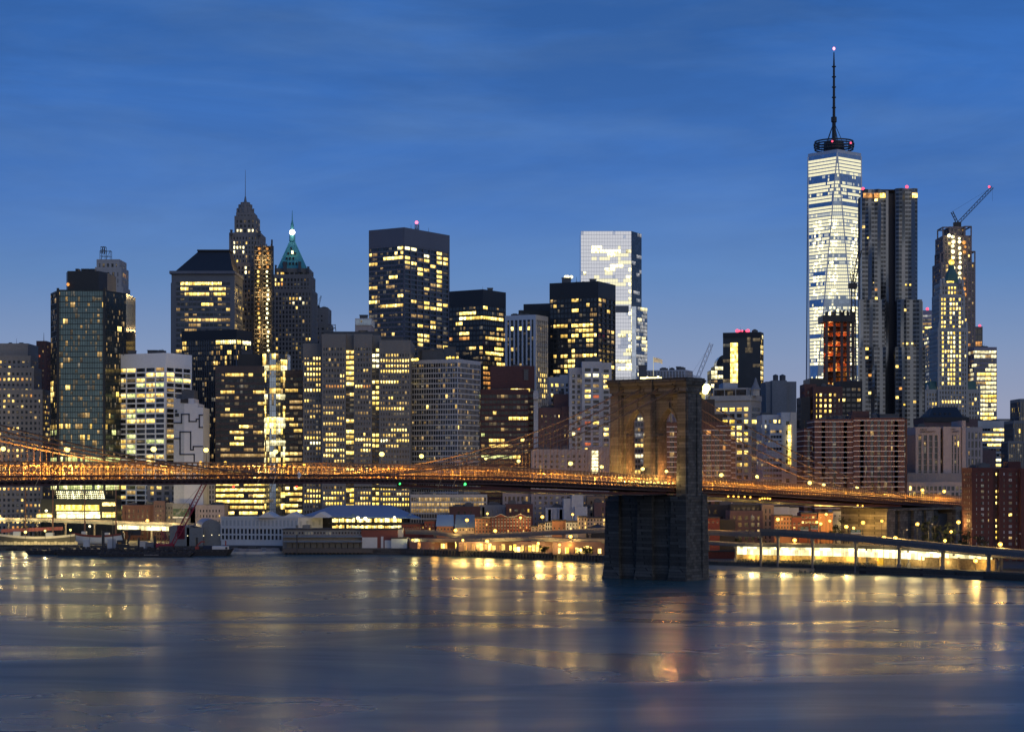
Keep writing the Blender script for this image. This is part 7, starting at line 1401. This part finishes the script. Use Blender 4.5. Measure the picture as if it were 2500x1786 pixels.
row('blank_building', 'blank white wall above the orange brick house below the side span', 1888, 1927, 1234, 1018, WHT, None); row('blank_building', 'pale blue roof structure right of the blank white wall', 1927, 1950, 1236, 1022, W_BLUEW, None)
row('brick_house', 'three storey orange brick house with dark windows below the side span', 1891, 1934, 1257, 985, ORANGE_ if 0 else ORB, (6, 3, .4, .55, 'm', .05, 1261, 1292)); row('brick_house', 'dark red house with a blue sign panel right of the orange brick house', 1934, 1956, 1260, 984, REDB, (2, 2, .4, .4, 'm', .1, 1272, 1292))
row('brick_house', 'red brick house with a row of wide windows left of the blank orange wall', 1956, 1998, 1252, 988, REDB, (5, 2, .6, .4, 'm', .1, 1256, 1280)); row('brick_house', 'tall blank orange wall lit by street lamps near the highway signs', 1998, 2033, 1250, 986, ORB, (3, 1, .2, .2, 'm', .1, 1254, 1266)); row('blank_building', 'white building with a jagged roof edge below the side span', 2033, 2056, 1245, 992, WHT, (2, 1, .3, .3, 'f', .1, 1254, 1262))
mb = MB(); pr = None
for px in range(1800, 2431, 15):
    y = ys(px) + 17; q = Vector((ux(px) * y, y, GZ))
    if pr: mb.hexa([pr, q, q + Vector((0, .6, 0)), pr + Vector((0, .6, 0)), pr + Vector((0, 0, 4.6)), q + Vector((0, 0, 4.6)), q + Vector((0, .6, 4.6)), pr + Vector((0, .6, 4.6))])
    if (px // 15) % 3 == 0: mb.box(q.x - .4, q.x + .4, q.y - .5, q.y, GZ, GZ + 5)
    pr = q
solid(mb, 'light_catch_wall', wall('added light catch tan', (.30, .22, .12), .9, .6, .25), 'long tan wall added to catch yellow light beneath the lower right viaduct', 'wall', (ux(2100) * ys(2100), ys(2100) + 17, GZ))  # wall added to catch the yellow light under the deck
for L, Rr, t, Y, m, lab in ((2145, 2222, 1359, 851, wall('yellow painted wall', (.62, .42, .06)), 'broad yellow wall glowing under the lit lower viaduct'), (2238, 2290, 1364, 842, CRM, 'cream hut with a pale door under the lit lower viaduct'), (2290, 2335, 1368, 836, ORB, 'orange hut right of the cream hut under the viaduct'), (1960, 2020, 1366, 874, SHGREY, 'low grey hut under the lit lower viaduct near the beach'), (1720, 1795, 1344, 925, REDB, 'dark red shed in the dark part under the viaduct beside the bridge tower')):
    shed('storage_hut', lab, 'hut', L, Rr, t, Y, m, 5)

# ---------------------------------------------------------------- masonry approach at the right
def approach():
    root = thing('bridge_abutment', 'tall masonry abutment and piers carrying the right end of the bridge', 'abutment', B(-240, 0, GZ)); st = stone('abutment masonry', (.26, .21, .16))
    def bx(t0, t1, n0, n1, z0, z1, name, m=st):
        mb = MB(); k = [B(t0, n0, z0), B(t1, n0, z0), B(t1, n1, z0), B(t0, n1, z0), B(t0, n0, z1), B(t1, n0, z1), B(t1, n1, z1), B(t0, n1, z1)]; k = [k[i] for i in (0, 3, 2, 1, 4, 7, 6, 5)]; mb.hexa(k); return part(mb, name, m, root)
    zt = zb(-225) - 2.2
    for i, t in enumerate((-188, -203, -218, -233)): bx(t - 9, t, -13, 12 if i % 2 else 12.4, GZ, zt - .03 * i, 'masonry_bay')
    for t in (-197, -212, -227, -243): bx(t - 6.2, t + .2, -13, 11, GZ, zt - .3, 'recess_wall', WET_SHADE)
    bx(-262, -243.5, -13, 10, GZ, zt - 2.4, 'dark_arch', W_BLACK)
    bx(-188, -262, -13.5, 13.0, zt - .01, zt + 1.2, 'coping')
    bx(-268, -263, -14, 14.5, GZ, zb(-265) - .1, 'pier'); bx(-300, -290, -14, 14.5, GZ, zb(-295) - .1, 'pier'); bx(-290, -268, -14, 8, GZ, zb(-280) - 1.0, 'recess_wall', WET_SHADE); bx(-310, -262, -14.2, 15, zb(-286) - .6, zb(-286) + 1.5, 'coping')
    for t in (-318, -332, -346): bx(t - 2, t, -12, 13, GZ, zb(t), 'pier')
    bx(-420, -300, -12.5, 13, zb(-330) + .3, zb(-330) + 3.2, 'approach_girder', BROWN)
approach()

# ---------------------------------------------------------------- boats and harbour things
def ship(name, label, L, Rr, y_top, Y, hm, masts, mast_top, rail_m, deck_extra=True, h=5.0):
    x0, x1 = ux(L) * Y, ux(Rr) * Y; root = thing(name, label, 'ship', ((x0 + x1) / 2, Y + 4, 0)); n = 18; mb = MB(); st = MB(); rows = []
    for i in range(n + 1):
        f = i / n; x = x0 + (x1 - x0) * f; hw = 4.2 * math.sin(math.pi * min(1, .08 + .9 * f)) ** .45; sh = h + 1.5 * (2 * f - 1) ** 2
        if f < .12: x = x0 + (x1 - x0) * f
        rows.append([Vector((x + (2.5 if i == 0 else 0), Y + 4 - hw * .55, -.8)), Vector((x, Y + 4 - hw, sh * .55)), Vector((x - (1 if i == 0 else 0), Y + 4 - hw, sh)), Vector((x - (1 if i == 0 else 0), Y + 4 + hw, sh)), Vector((x + (2.5 if i == 0 else 0), Y + 4 + hw * .55, -.8))])
    for a, b in zip(rows, rows[1:]):
        for k in range(5):
            k2 = (k + 1) % 5
            if k == 4: continue
            (mb).face([a[k], b[k], b[k2], a[k2]], 1 if k == 2 else 0)
        st.hexa([a[2] + Vector((0, -.15, -.9)), b[2] + Vector((0, -.15, -.9)), b[2] + Vector((0, .2, -.9)), a[2] + Vector((0, .2, -.9)), a[2] + Vector((0, -.15, .4)), b[2] + Vector((0, -.15, .4)), b[2] + Vector((0, .2, .4)), a[2] + Vector((0, .2, .4))])
    mb.face(rows[0]); mb.face(rows[-1][::-1]); part(mb, 'hull', [hm, PIERG], root); part(st, 'bulwark', rail_m, root)
    for px in masts:
        xm = ux(px) * (Y + 4); zt = zz(mast_top, Y + 4); mb = MB(); mb.tube([(xm, Y + 4, h - 1), (xm, Y + 4, zt)], [.55, .32], 8); ma = part(mb, 'mast', wall('varnished spar', (.22, .12, .08)), root)
        mb = MB()
        for fz, wd in ((.35, 11), (.58, 9), (.78, 7)): z = h + (zt - h) * fz; mb.bar((xm - wd, Y + 3.4, z - .4), (xm + wd, Y + 3.4, z + .4), .28)
        part(mb, 'yard', STEEL, ma); mb = MB()
        for s in (-1, 1):
            for k in (3, 5, 7): mb.bar((xm + s * k, Y + (1 if s > 0 else 7), h), (xm, Y + 4, h + (zt - h) * (.5 + .06 * k)), .07)
        part(mb, 'shroud', STEEL, ma)
    if deck_extra:
        for L2, R2, t in ((L + (Rr - L) * .15, L + (Rr - L) * .24, 1297), (L + (Rr - L) * .6, L + (Rr - L) * .7, 1300)): mb = MB(); mb.box(ux(L2) * Y, ux(R2) * Y, Y + 2.5, Y + 6, h - 1, zz(t, Y)); part(mb, 'deck_house', WHT, root)
    return root
OLIVE = wall('olive black hull paint', (.11, .10, .07), .5, .2); RAILC = wall('cream rail paint', (.70, .62, .45))
ship('tall_ship', 'tall ship with a dark hull and cream rail moored at the far left', 2, 180, 1305, 1118, OLIVE, (62, 129), 1150, RAILC, True, 7.2)
ship('tall_ship', 'second sailing ship with a white hull and red rail behind the dark barge', 178, 300, 1300, 1135, WHT, (207, 283), 1155, REDB, True, 7.5)
def pier(label, L, Rr, Y0, d, m=PIERG, z=2.6):
    root = thing('pier', label, 'pier', ((ux(L) + ux(Rr)) / 2 * Y0, Y0 + d / 2, 0)); mb = MB(); x0, x1 = ux(L) * Y0, ux(Rr) * Y0; mb.box(x0, x1, Y0, Y0 + d, z - .8, z); part(mb, 'deck', m, root); mb = MB()
    k = max(2, int((x1 - x0) / 4))
    for i in range(k + 1): x = x0 + (x1 - x0) * i / k; mb.tube([(x, Y0 + .5, -1.5), (x, Y0 + .5, z - .7)], .3, 6)
    part(mb, 'piles', m, root, 'stuff'); mb = MB()
    for i in range(k * 2 + 1): x = x0 + (x1 - x0) * i / k / 2; mb.bar((x, Y0 + .3, z), (x, Y0 + .3, z + 1.1), .1)
    mb.bar((x0, Y0 + .3, z + 1.1), (x1, Y0 + .3, z + 1.1), .1); part(mb, 'railing', m, root); return root
p_ = pier('cream lit floating pier in front of the tall ship at the far left', -40, 195, 1098, 14, wall('weathered planks', (.40, .34, .22)), 2.4)
for px, e in ((30, 2500), (62, 4500), (110, 2500), (150, 2500), (178, 1500)): point(p_, (ux(px) * 1100, 1101, 9.5), e, (1, .80, .36), .5)
mb = MB(); x0, x1 = ux(-40) * 1110, ux(190) * 1110
for i in range(28): xa = x0 + (x1 - x0) * i / 28; mb.box(xa, xa + (x1 - x0) / 28 - .25, 1110, 1110.3, 2.4, 4.6 + .4 * (i % 3 == 0))
mb.box(x0, x1, 1109.9, 1110.2, 2.4, 3.0); part(mb, 'fence_panel', wall('cream fence boards', (.55, .46, .28), .8, .35, .3), p_)
for px, py, lab in ((62, 1298, 'at the front mast of the tall ship'), (110, 1295, 'amidships of the tall ship'), (172, 1293, 'at the stern of the tall ship, topped by a red glow'), (113, 1246, 'high before the glass atrium'), (219, 1284, 'between the two sailing ships')):
    Yl = 1112 if py > 1280 else 1205; lamp_post('pier_lamp', 'warm pier lamp ' + lab, P(px, py, Yl), 2.4 if py > 1280 else GZ, E_WHT if py < 1290 else E_STAR, 300, (1, .8, .4), .5 if px in (62, 113) else .38, 'pier lamps at the tall ships', 0, 'pier lamp')
mb = MB(); Y = 1126; a, b = P(2, 1291, Y), P(150, 1285, Y); mb.hexa([(a.x, Y, a.z - 2.0), (b.x, Y, b.z - 2.0), (b.x, Y + 5, b.z - 2.0), (a.x, Y + 5, a.z - 2.0), (a.x, Y + 1.5, a.z), (b.x, Y + 1.5, b.z), (b.x, Y + 3.5, b.z), (a.x, Y + 3.5, a.z)])
for i in range(16): q = a.lerp(b, i / 15); mb.bar((q.x, Y + .2, GZ), (q.x, Y + .2, q.z - 2), .2, None, 1)
solid(mb, 'awning', [wall('orange red awning cloth', (.60, .17, .09)), STEEL], 'long orange red awning along the quay behind the tall ship', 'awning', (a.x, Y, GZ))
def barge(name, label, L, Rr, Y, h, m, w_=12):
    x0, x1 = ux(L) * Y, ux(Rr) * Y; root = thing(name, label, 'barge', ((x0 + x1) / 2, Y + w_ / 2, 0)); mb = MB(); r = 2.5
    pr = [(x0 + r, -.6), (x1 - r, -.6), (x1, h), (x0, h)]; f = [(x, Y, z) for x, z in pr]; g = [(x, Y + w_, z) for x, z in pr]; mb.face(f); mb.face(g[::-1])
    for i in range(4): j = (i + 1) % 4; mb.face([f[j], f[i], g[i], g[j]])
    part(mb, 'hull', m, root); mb = MB(); k = int((x1 - x0) / 3)
    for i in range(k): x = x0 + 1.5 + i * 3; mb.tube([(x, Y - .35, h - .9), (x, Y - .02, h - .9)], .55, 8)
    part(mb, 'tyre_fender', W_BLACK, root); mb = MB(); rnd = random.Random(int(L))
    for i in range(int((x1 - x0) / 3.2)):
        x = x0 + 2 + i * 3.2 + rnd.uniform(-1, 1); s = rnd.uniform(.4, 1.1); mb.box(x - s, x + s, Y + 1 + rnd.uniform(0, 3), Y + 4.5 + rnd.uniform(0, 2), h, h + rnd.uniform(.4, 1.5))
    part(mb, 'deck_gear', STEEL, root); return root
HULL = wall('black barge steel', (.018, .020, .026), .55, .25, .15)
barge('work_barge', 'long black work barge carrying the red crane', 132, 560, 1026, 3.6, HULL, 18); barge('work_barge', 'low black barge with small pale markings in front of the long work barge', 236, 470, 1012, 2.2, HULL, 9); barge('work_barge', 'low black float at the left end of the long work barge', 60, 140, 1040, 2.4, HULL, 9)
b_ = bpy.data.objects['work_barge.001']; mb = MB(); rnd = random.Random(6)
for i in range(22): x = ux(352 + i * 1.6) * 1011.6; mb.box(x, x + rnd.uniform(.08, .25), 1011.5, 1011.7, 1.0, 1.0 + rnd.uniform(.2, .5))
part(mb, 'hull_marking', W_STONE, b_)
for px, t, w_ in ((246, 1296, 1.1), (333, 1312, .8), (373, 1308, .95), (476, 1312, .9), (722, 1304, .45), (270, 1262, .35)):
    mb = MB(); x = ux(px) * 1030; mb.tube([(x, 1036, -2), (x, 1036, zz(t, 1030))], w_ * .75, 8); solid(mb, 'spud_pole', W_BLACK, {246: 'thick dark spud pole left of the excavator on the work barge', 333: 'short dark spud pole right of the excavator', 373: 'dark spud pole left of the red crane', 476: 'dark spud pole right of the red crane', 722: 'thin mooring pole before the grey fish market shed', 270: 'tall thin dark pole beside the second sailing ship'}[px], 'pole', (x, 1036, -2))
def crawler_crane():
    Y = 1034; rd = wall('crane crimson paint', (.22, .018, .045), .5, .15); root = thing('crawler_crane', 'crimson lattice boom crawler crane standing on the black work barge', 'crane', P(408, 1336, Y))
    def lat(p, q, w0, n):
        mb = MB(); d = (q - p); L = d.length; d.normalize(); s = d.cross(Vector((0, 1, 0))).normalized(); f = Vector((0, 1, 0)); c = [s * w0 / 2 + f * w0 / 2, s * w0 / 2 - f * w0 / 2, -s * w0 / 2 - f * w0 / 2, -s * w0 / 2 + f * w0 / 2]
        for i in range(n):
            a, b = p + d * L * i / n, p + d * L * (i + 1) / n
            for j in range(4): mb.bar(a + c[j], b + c[j], .3); mb.bar(a + c[j], b + c[(j + 1) % 4], .18)
        return mb
    part(lat(P(420, 1331, Y), P(433, 1306, Y), 1.6, 4), 'boom', rd, root); part(lat(P(433, 1306, Y), P(507, 1165, Y), 2.3, 20), 'boom', rd, root)
    mb = MB(); mb.box(ux(382) * Y, ux(392) * Y, Y - 2, Y + 2, zz(1335, Y), zz(1325, Y)); mb.box(ux(392) * Y, ux(424) * Y, Y - 2, Y + 2, zz(1334, Y), zz(1326.5, Y)); part(mb, 'machine_house', rd, root)
    mb = MB(); mb.box(ux(416) * Y, ux(424) * Y, Y - 2.6, Y - 1, zz(1333, Y), zz(1324, Y)); part(mb, 'cab', rd, root)
    mb = MB(); mb.box(ux(390) * Y, ux(424) * Y, Y - 3, Y - 1.8, 3.6, 5.2); mb.box(ux(390) * Y, ux(424) * Y, Y + 1.8, Y + 3, 3.6, 5.2); part(mb, 'crawler_track', W_BLACK, root)
    mb = MB(); g = P(394, 1292, Y); mb.bar(P(393, 1326, Y), g, .35); mb.bar(g, P(404, 1326, Y), .35); mb.bar(P(416, 1326, Y), P(400, 1294, Y), .3); mb.bar(P(410, 1326, Y), g, .25); part(mb, 'gantry', rd, root)
    mb = MB(); mb.bar(g, P(507, 1165, Y), .12); mb.bar(P(402, 1295, Y), P(470, 1230, Y), .1); mb.bar(P(507, 1165, Y), P(508, 1300, Y), .08); part(mb, 'cable', STEEL, root)
    mb = MB(); mb.box(ux(430) * Y, ux(446) * Y, Y + 3, Y + 7, zz(1316, Y), zz(1283, Y)); part(mb, 'mast_base', wall('dark crimson box', (.10, .012, .03)), root)
crawler_crane()
def excavator():
    Y = 1036; root = thing('excavator', 'black grapple excavator at work on the barge between two spud poles', 'excavator', P(300, 1335, Y)); mb = MB(); mb.box(ux(285) * Y, ux(304) * Y, Y, Y + 4, zz(1327, Y), zz(1318, Y)); part(mb, 'body', W_BLACK, root)
    mb = MB(); mb.box(ux(288) * Y, ux(296) * Y, Y - .1, Y, zz(1327, Y), zz(1323, Y)); part(mb, 'counterweight', wall('ochre paint', (.30, .18, .05)), root)
    mb = MB(); mb.box(ux(284) * Y, ux(312) * Y, Y - .5, Y + 4.5, zz(1334, Y), zz(1328, Y)); part(mb, 'track', W_BLACK, root)
    mb = MB(); mb.bar(P(303, 1320, Y), P(296, 1293, Y), 1.0); mb.bar(P(296, 1293, Y), P(320, 1296, Y), .9); mb.bar(P(320, 1296, Y), P(311, 1326, Y), .8); mb.box(ux(311) * Y, ux(341) * Y, Y + 1, Y + 4, zz(1306, Y), zz(1292, Y)); part(mb, 'boom', W_BLACK, root)
excavator()
def tug():
    Y = 1030; root = thing('work_boat', 'small dark work boat with a long white cabin at the right end of the barge', 'boat', P(540, 1352, Y)); mb = MB(); mb.box(ux(520) * Y, ux(558) * Y, Y - 3, Y + 2, 3.4, zz(1332, Y)); part(mb, 'cabin', WHT, root)
    mb = MB(); mb.box(ux(552) * Y, ux(557) * Y, Y - 3.1, Y - 3, zz(1339, Y), zz(1334, Y)); part(mb, 'window', W_BLACK, root); mb = MB(); mb.box(ux(498) * Y, ux(520) * Y, Y - 3, Y + 2, 3.4, zz(1331, Y)); part(mb, 'engine_box', wall('navy paint', (.02, .03, .06)), root)
    mb = MB(); mb.bar(P(480, 1332, Y), P(492, 1321, Y), .6); mb.bar(P(492, 1321, Y), P(500, 1322, Y), .7); mb.box(ux(478) * Y, ux(487) * Y, Y - 2.5, Y, 3.5, zz(1333, Y)); part(mb, 'loader_arm', wall('faded red paint', (.28, .06, .05)), root); mb = MB(); mb.tube([P(551, 1332, Y), P(551, 1319, Y)], .35, 6); part(mb, 'mast', MAT['faded red paint'], root)
tug()
rnd = random.Random(14)
for i in range(13):                                        # white marina boats between the barge and the pier
    px = 556 + i * 10.3 + rnd.uniform(-2, 2); Y = 1052 + rnd.uniform(-4, 14); L = rnd.uniform(3.0, 5.2); c = Vector((ux(px) * Y, Y, 0)); root = thing('motor_boat', 'pale motor boat in the marina between the black barge and the grey fish market', 'boat', c, 'motor boats in the marina')
    mb = MB(); pts = [(-L, -1), (L * .5, -1), (L, 0), (L * .5, 1), (-L, 1)]; mb.prism([(c.x + a * .8, c.y + b * .8) for a, b in pts], -.3, 1.3, 0, 0, [(c.x + a, c.y + b * 1.3) for a, b in pts]); part(mb, 'hull', WHT, root)
    mb = MB(); mb.prism([(c.x - L * .6, c.y - .9), (c.x + L * .3, c.y - .9), (c.x + L * .3, c.y + .9), (c.x - L * .6, c.y + .9)], 1.3, 3.0, 0, 0, [(c.x - L * .55, c.y - .8), (c.x + L * .1, c.y - .8), (c.x + L * .1, c.y + .8), (c.x - L * .55, c.y + .8)]); part(mb, 'cabin', W_GREY, root)
for L, Rr, t, lab, m in ((338, 356, 1322, 'white site container stack left of the red crane', WHT), (355, 374, 1325, 'pale container with a blue stripe left of the red crane', W_GREY), (203, 216, 1319, 'white site cabin at the stern of the tall ship', WHT), (262, 279, 1316, 'white boxy cabin behind the excavator', WHT)):
    mb = MB(); Y = 1042; mb.box(ux(L) * Y, ux(Rr) * Y, Y, Y + 4, GZ - 1, zz(t, Y)); mb.box(ux(L) * Y - .1, ux(Rr) * Y + .1, Y - .1, Y + 4.1, zz(t, Y), zz(t, Y) + .25); solid(mb, 'site_cabin', m, lab, 'cabin', (ux(L) * Y, Y, GZ - 1))

# ---------------------------------------------------------------- street lamps on shore
def street(px, py, Y, lab, big=0, m=None, e=5500, arm=0, c=SOD):
    lamp_post('street_lamp', lab, P(px, py, Y), GZ if Y > ys(px) + 3 else 8.0, m or E_SOD, e, c, .58 if big else .42, 'orange street lamps along the shore', arm)
for a in ((360, 1270, 1176, 'orange street lamp above the viaduct left of the video screen', 1), (1190, 1253, 1090, 'whitish street lamp behind the four storey red brick house'), (1140, 1269, 1072, 'orange street lamp between the two pitched roof houses', 1), (1112, 1294, 1050, 'orange street lamp at the curb before the blue roofed house', 1), (1209, 1295, 1040, 'orange street lamp before the big gabled red house', 1), (1271, 1263, 1064, 'orange street lamp at the right gable of the big red house'), (1324, 1261, 1055, 'orange street lamp above the narrow cream house', 1), (1398, 1255, 1046, 'orange street lamp above the white row house'), (1189, 1320, 1006, 'bright orange lamp under the lower deck at the glowing shops', 1), (1314, 1325, 985, 'orange lamp under the lower deck right of the glowing shops'), (1393, 1309, 980, 'orange lamp under the ramp near the bridge tower', 1), (1130, 1318, 1012, 'small orange lamp under the lower deck at the left shops'), (1366, 1329, 970, 'small orange lamp in the shrubs left of the bridge tower')): street(*a)
for a in ((1899, 1267, 978, 'orange street lamp before the orange brick house', 1), (1940, 1318, 890, 'orange lamp hanging between the two right hand viaducts', 1), (1994, 1274, 975, 'orange street lamp left of a close pair at the blank orange wall'), (2004, 1278, 972, 'orange street lamp right of a close pair at the blank orange wall'), (2017, 1255, 980, 'small orange lamp high on the blank orange wall'), (2026, 1271, 974, 'whitish street lamp at the right edge of the blank orange wall'), (2066, 1285, 940, 'orange street lamp left of the right green road sign', 1), (2084, 1288, 938, 'orange street lamp above the right green road sign'), (2107, 1275, 945, 'orange street lamp before the left masonry bay', 1, None, 2500), (2119, 1264, 950, 'small high orange lamp at the left masonry bay', 0, None, 1500), (2153, 1271, 940, 'orange lamp fixed low on the abutment bays', 0, None, 1500), (2158, 1312, 842, 'blazing twin orange lamp on the grey ramp, left one', 1), (2186, 1313, 838, 'blazing twin orange lamp on the grey ramp, right one', 1), (2240, 1279, 920, 'orange street lamp before the dark arch of the abutment', 1), (2340, 1274, 915, 'orange street lamp right of the abutment piers', 1), (2322, 1297, 900, 'small orange lamp by the curved ramp'), (2307, 1319, 830, 'orange lamp on the grey ramp below the trees'), (2382, 1368, 812, 'orange lamp under the end of the lit lower viaduct', 1), (2442, 1328, 800, 'orange lamp on the ramp before the red brick apartment block', 1), (2252, 1196, 1060, 'orange lamp on the approach road before the university building, left of three', 1), (2305, 1199, 1062, 'orange lamp on the approach road before the university building, middle of three', 1), (2356, 1203, 1064, 'orange lamp on the approach road before the university building, right of three', 1)): street(*a)
for px, py, Y, lab in ((1836, 1258, 940, 'unlit slim pole lamp before the plum brick block'), (2276, 1278, 835, 'unlit pale pole lamp with a curved arm on the grey ramp'), (2215, 1292, 842, 'unlit short pole lamp on the grey ramp'), (2373, 1290, 812, 'unlit pole lamp on the ramp at the red block corner'), (2490, 1302, 792, 'unlit pole lamp on the ramp at the far right'), (1980, 1278, 940, 'unlit pole lamp between the green road signs'), (2042, 1283, 930, 'unlit hooked pole lamp right of the blank orange wall')):
    lamp_post('street_lamp', lab, P(px, py, Y), GZ if Y > 900 else zz(1330, Y) , W_STONE, 0, SOD, .22, None, 1.6)
vl = bpy.data.objects['elevated_highway.004']
for px in range(0, 420, 38): y = 1190 - px * .06; point(vl, P(px, 1262 + px * .022, y - 4), 5200, (1, .72, .26), .6)  # added lights gild the parapet in place of vehicle light trails
# ---------------------------------------------------------------- road signs
GREEN = wall('sign green', (.01, .16, .09), .5, .05)
def road_sign(px0, px1, t, b, Y, lab, two=True):
    root = thing('road_sign', lab, 'road sign', P((px0 + px1) / 2, 1305, Y)); mb = MB(); x0, x1 = ux(px0) * Y, ux(px1) * Y; mid = (x0 + x1) / 2
    for a, c in ((x0, mid - .15), (mid + .15, x1)): mb.box(a, c, Y - .1, Y, zz(b, Y), zz(t, Y))
    part(mb, 'panel', GREEN, root); mb = MB()
    for a, c in ((x0, mid - .15), (mid + .15, x1)):
        for f in (.25, .6): z = zz(b, Y) + (zz(t, Y) - zz(b, Y)) * f; mb.box(a + .3, c - .3, Y - .14, Y - .1, z, z + .25)
    part(mb, 'legend', WHT, root); mb = MB()
    mb.box(x0, x1, Y - .12, Y - .02, zz(b, Y) - .9, zz(b, Y) - .05); part(mb, 'lower_panel', WHT, root); mb = MB(); mb.bar((x0 - 1, Y + .2, zz(t + 3, Y)), (x1 + 1, Y + .2, zz(t + 3, Y)), .3)
    for x in (x0 - 1, x1 + 1): mb.bar((x, Y + .2, GZ), (x, Y + .2, zz(t, Y)), .35)
    part(mb, 'gantry', STEEL, root)
road_sign(1954, 1974, 1284, 1291, 935, 'green road sign on a gantry left of the blank orange wall'); road_sign(1978, 1997, 1281, 1288, 936, 'green road sign with a pale lower panel before the blank orange wall'); road_sign(2077, 2101, 1292, 1298, 925, 'double green road sign before the masonry abutment'); road_sign(2280, 2312, 1208, 1215, 1058, 'pale green road sign on the bridge approach before the university building')
# ---------------------------------------------------------------- trees
LEAF = wall('night foliage', (.018, .028, .014), .9, .5, .8)
def tree(px, t, b, Y, wpx, lab, seed, zf=None):
    rnd = random.Random(seed); zt, w_ = zz(t, Y), wpx / F * Y; zf = GZ if zf is None else zf; x = ux(px) * Y; root = thing('tree', lab, 'tree', (x, Y, zf)); h = zt - zf
    mb = MB(); mb.tube([(x, Y, zf), (x + .2, Y, zf + h * .4), (x, Y, zf + h * .75)], [.35, .25, .08], 6)
    for k in range(6): a = rnd.uniform(0, 6.28); mb.tube([(x, Y, zf + h * (.3 + .07 * k)), (x + math.cos(a) * w_ * .35, Y + math.sin(a) * w_ * .35, zf + h * (.5 + .07 * k))], [.14, .05], 5)
    part(mb, 'trunk', PIERG, root); mb = MB(); cl = [(Vector((rnd.gauss(0, .26) * w_, rnd.gauss(0, .26) * w_, h * rnd.uniform(.3, .92))), rnd.uniform(.13, .24) * w_) for _ in range(16)]
    for _ in range(1500):
        c, r = rnd.choice(cl); d = Vector((rnd.gauss(0, 1), rnd.gauss(0, 1), rnd.gauss(0, .8))).normalized() * r * rnd.uniform(.45, 1.05); p = Vector((x, Y, zf)) + c + d; s = rnd.uniform(.14, .32)
        a = Vector((rnd.gauss(0, 1), rnd.gauss(0, 1), rnd.gauss(0, 1))).normalized(); b_ = a.cross(Vector((rnd.gauss(0, 1), rnd.gauss(0, 1), rnd.gauss(0, 1)))).normalized(); mb.face([p + a * s, p + b_ * s * .7, p - a * s, p - b_ * s * .7])
    part(mb, 'crown', LEAF, root)
for i, a in enumerate(((2068, 1247, 1300, 955, 40, 'dark round tree left of the masonry abutment'), (2040, 1262, 1300, 948, 26, 'small dark tree behind the blank orange wall lamps'), (2282, 1250, 1312, 925, 36, 'tall dark tree before the abutment piers'), (2300, 1272, 1325, 905, 40, 'dark leafy tree at the right foot of the abutment'), (2262, 1266, 1312, 915, 30, 'dark tree before the abutment dark arch'), (2358, 1290, 1335, 880, 30, 'lamplit tree left of the red brick apartment block'), (2400, 1305, 1340, 870, 44, 'low dark tree at the foot of the red brick apartment block'), (1805, 1310, 1330, 935, 26, 'small tree under the approach viaduct'), (1330, 1331, 1352, 982, 20, 'round dark shrub on the seawall left of the bridge tower'), (1372, 1333, 1354, 975, 18, 'second dark shrub on the seawall left of the bridge tower'), (1432, 1336, 1356, 962, 30, 'wide dark shrub closest to the bridge tower'), (100, 1272, 1300, 1160, 40, 'dark tree on the quay behind the tall ship'), (55, 1270, 1300, 1162, 36, 'dark tree at the far left of the quay'))): tree(*a[:6], 200 + i)
mb = MB(); rnd = random.Random(31)
for _ in range(5200):
    px = rnd.uniform(1800, 2140); Y = ys(px) + rnd.uniform(3, 9); p = Vector((ux(px) * Y, Y, GZ + rnd.random() ** 2 * 1.5)); s = rnd.uniform(.15, .35); a = Vector((rnd.gauss(0, 1), rnd.gauss(0, 1), rnd.gauss(0, 1))).normalized(); b_ = a.cross(Vector((rnd.gauss(0, 1), rnd.gauss(0, 1), 1))).normalized(); mb.face([p + a * s, p + b_ * s * .7, p - a * s, p - b_ * s * .7])
o = mb.build('ground_cover', LEAF); o['kind'] = 'stuff'
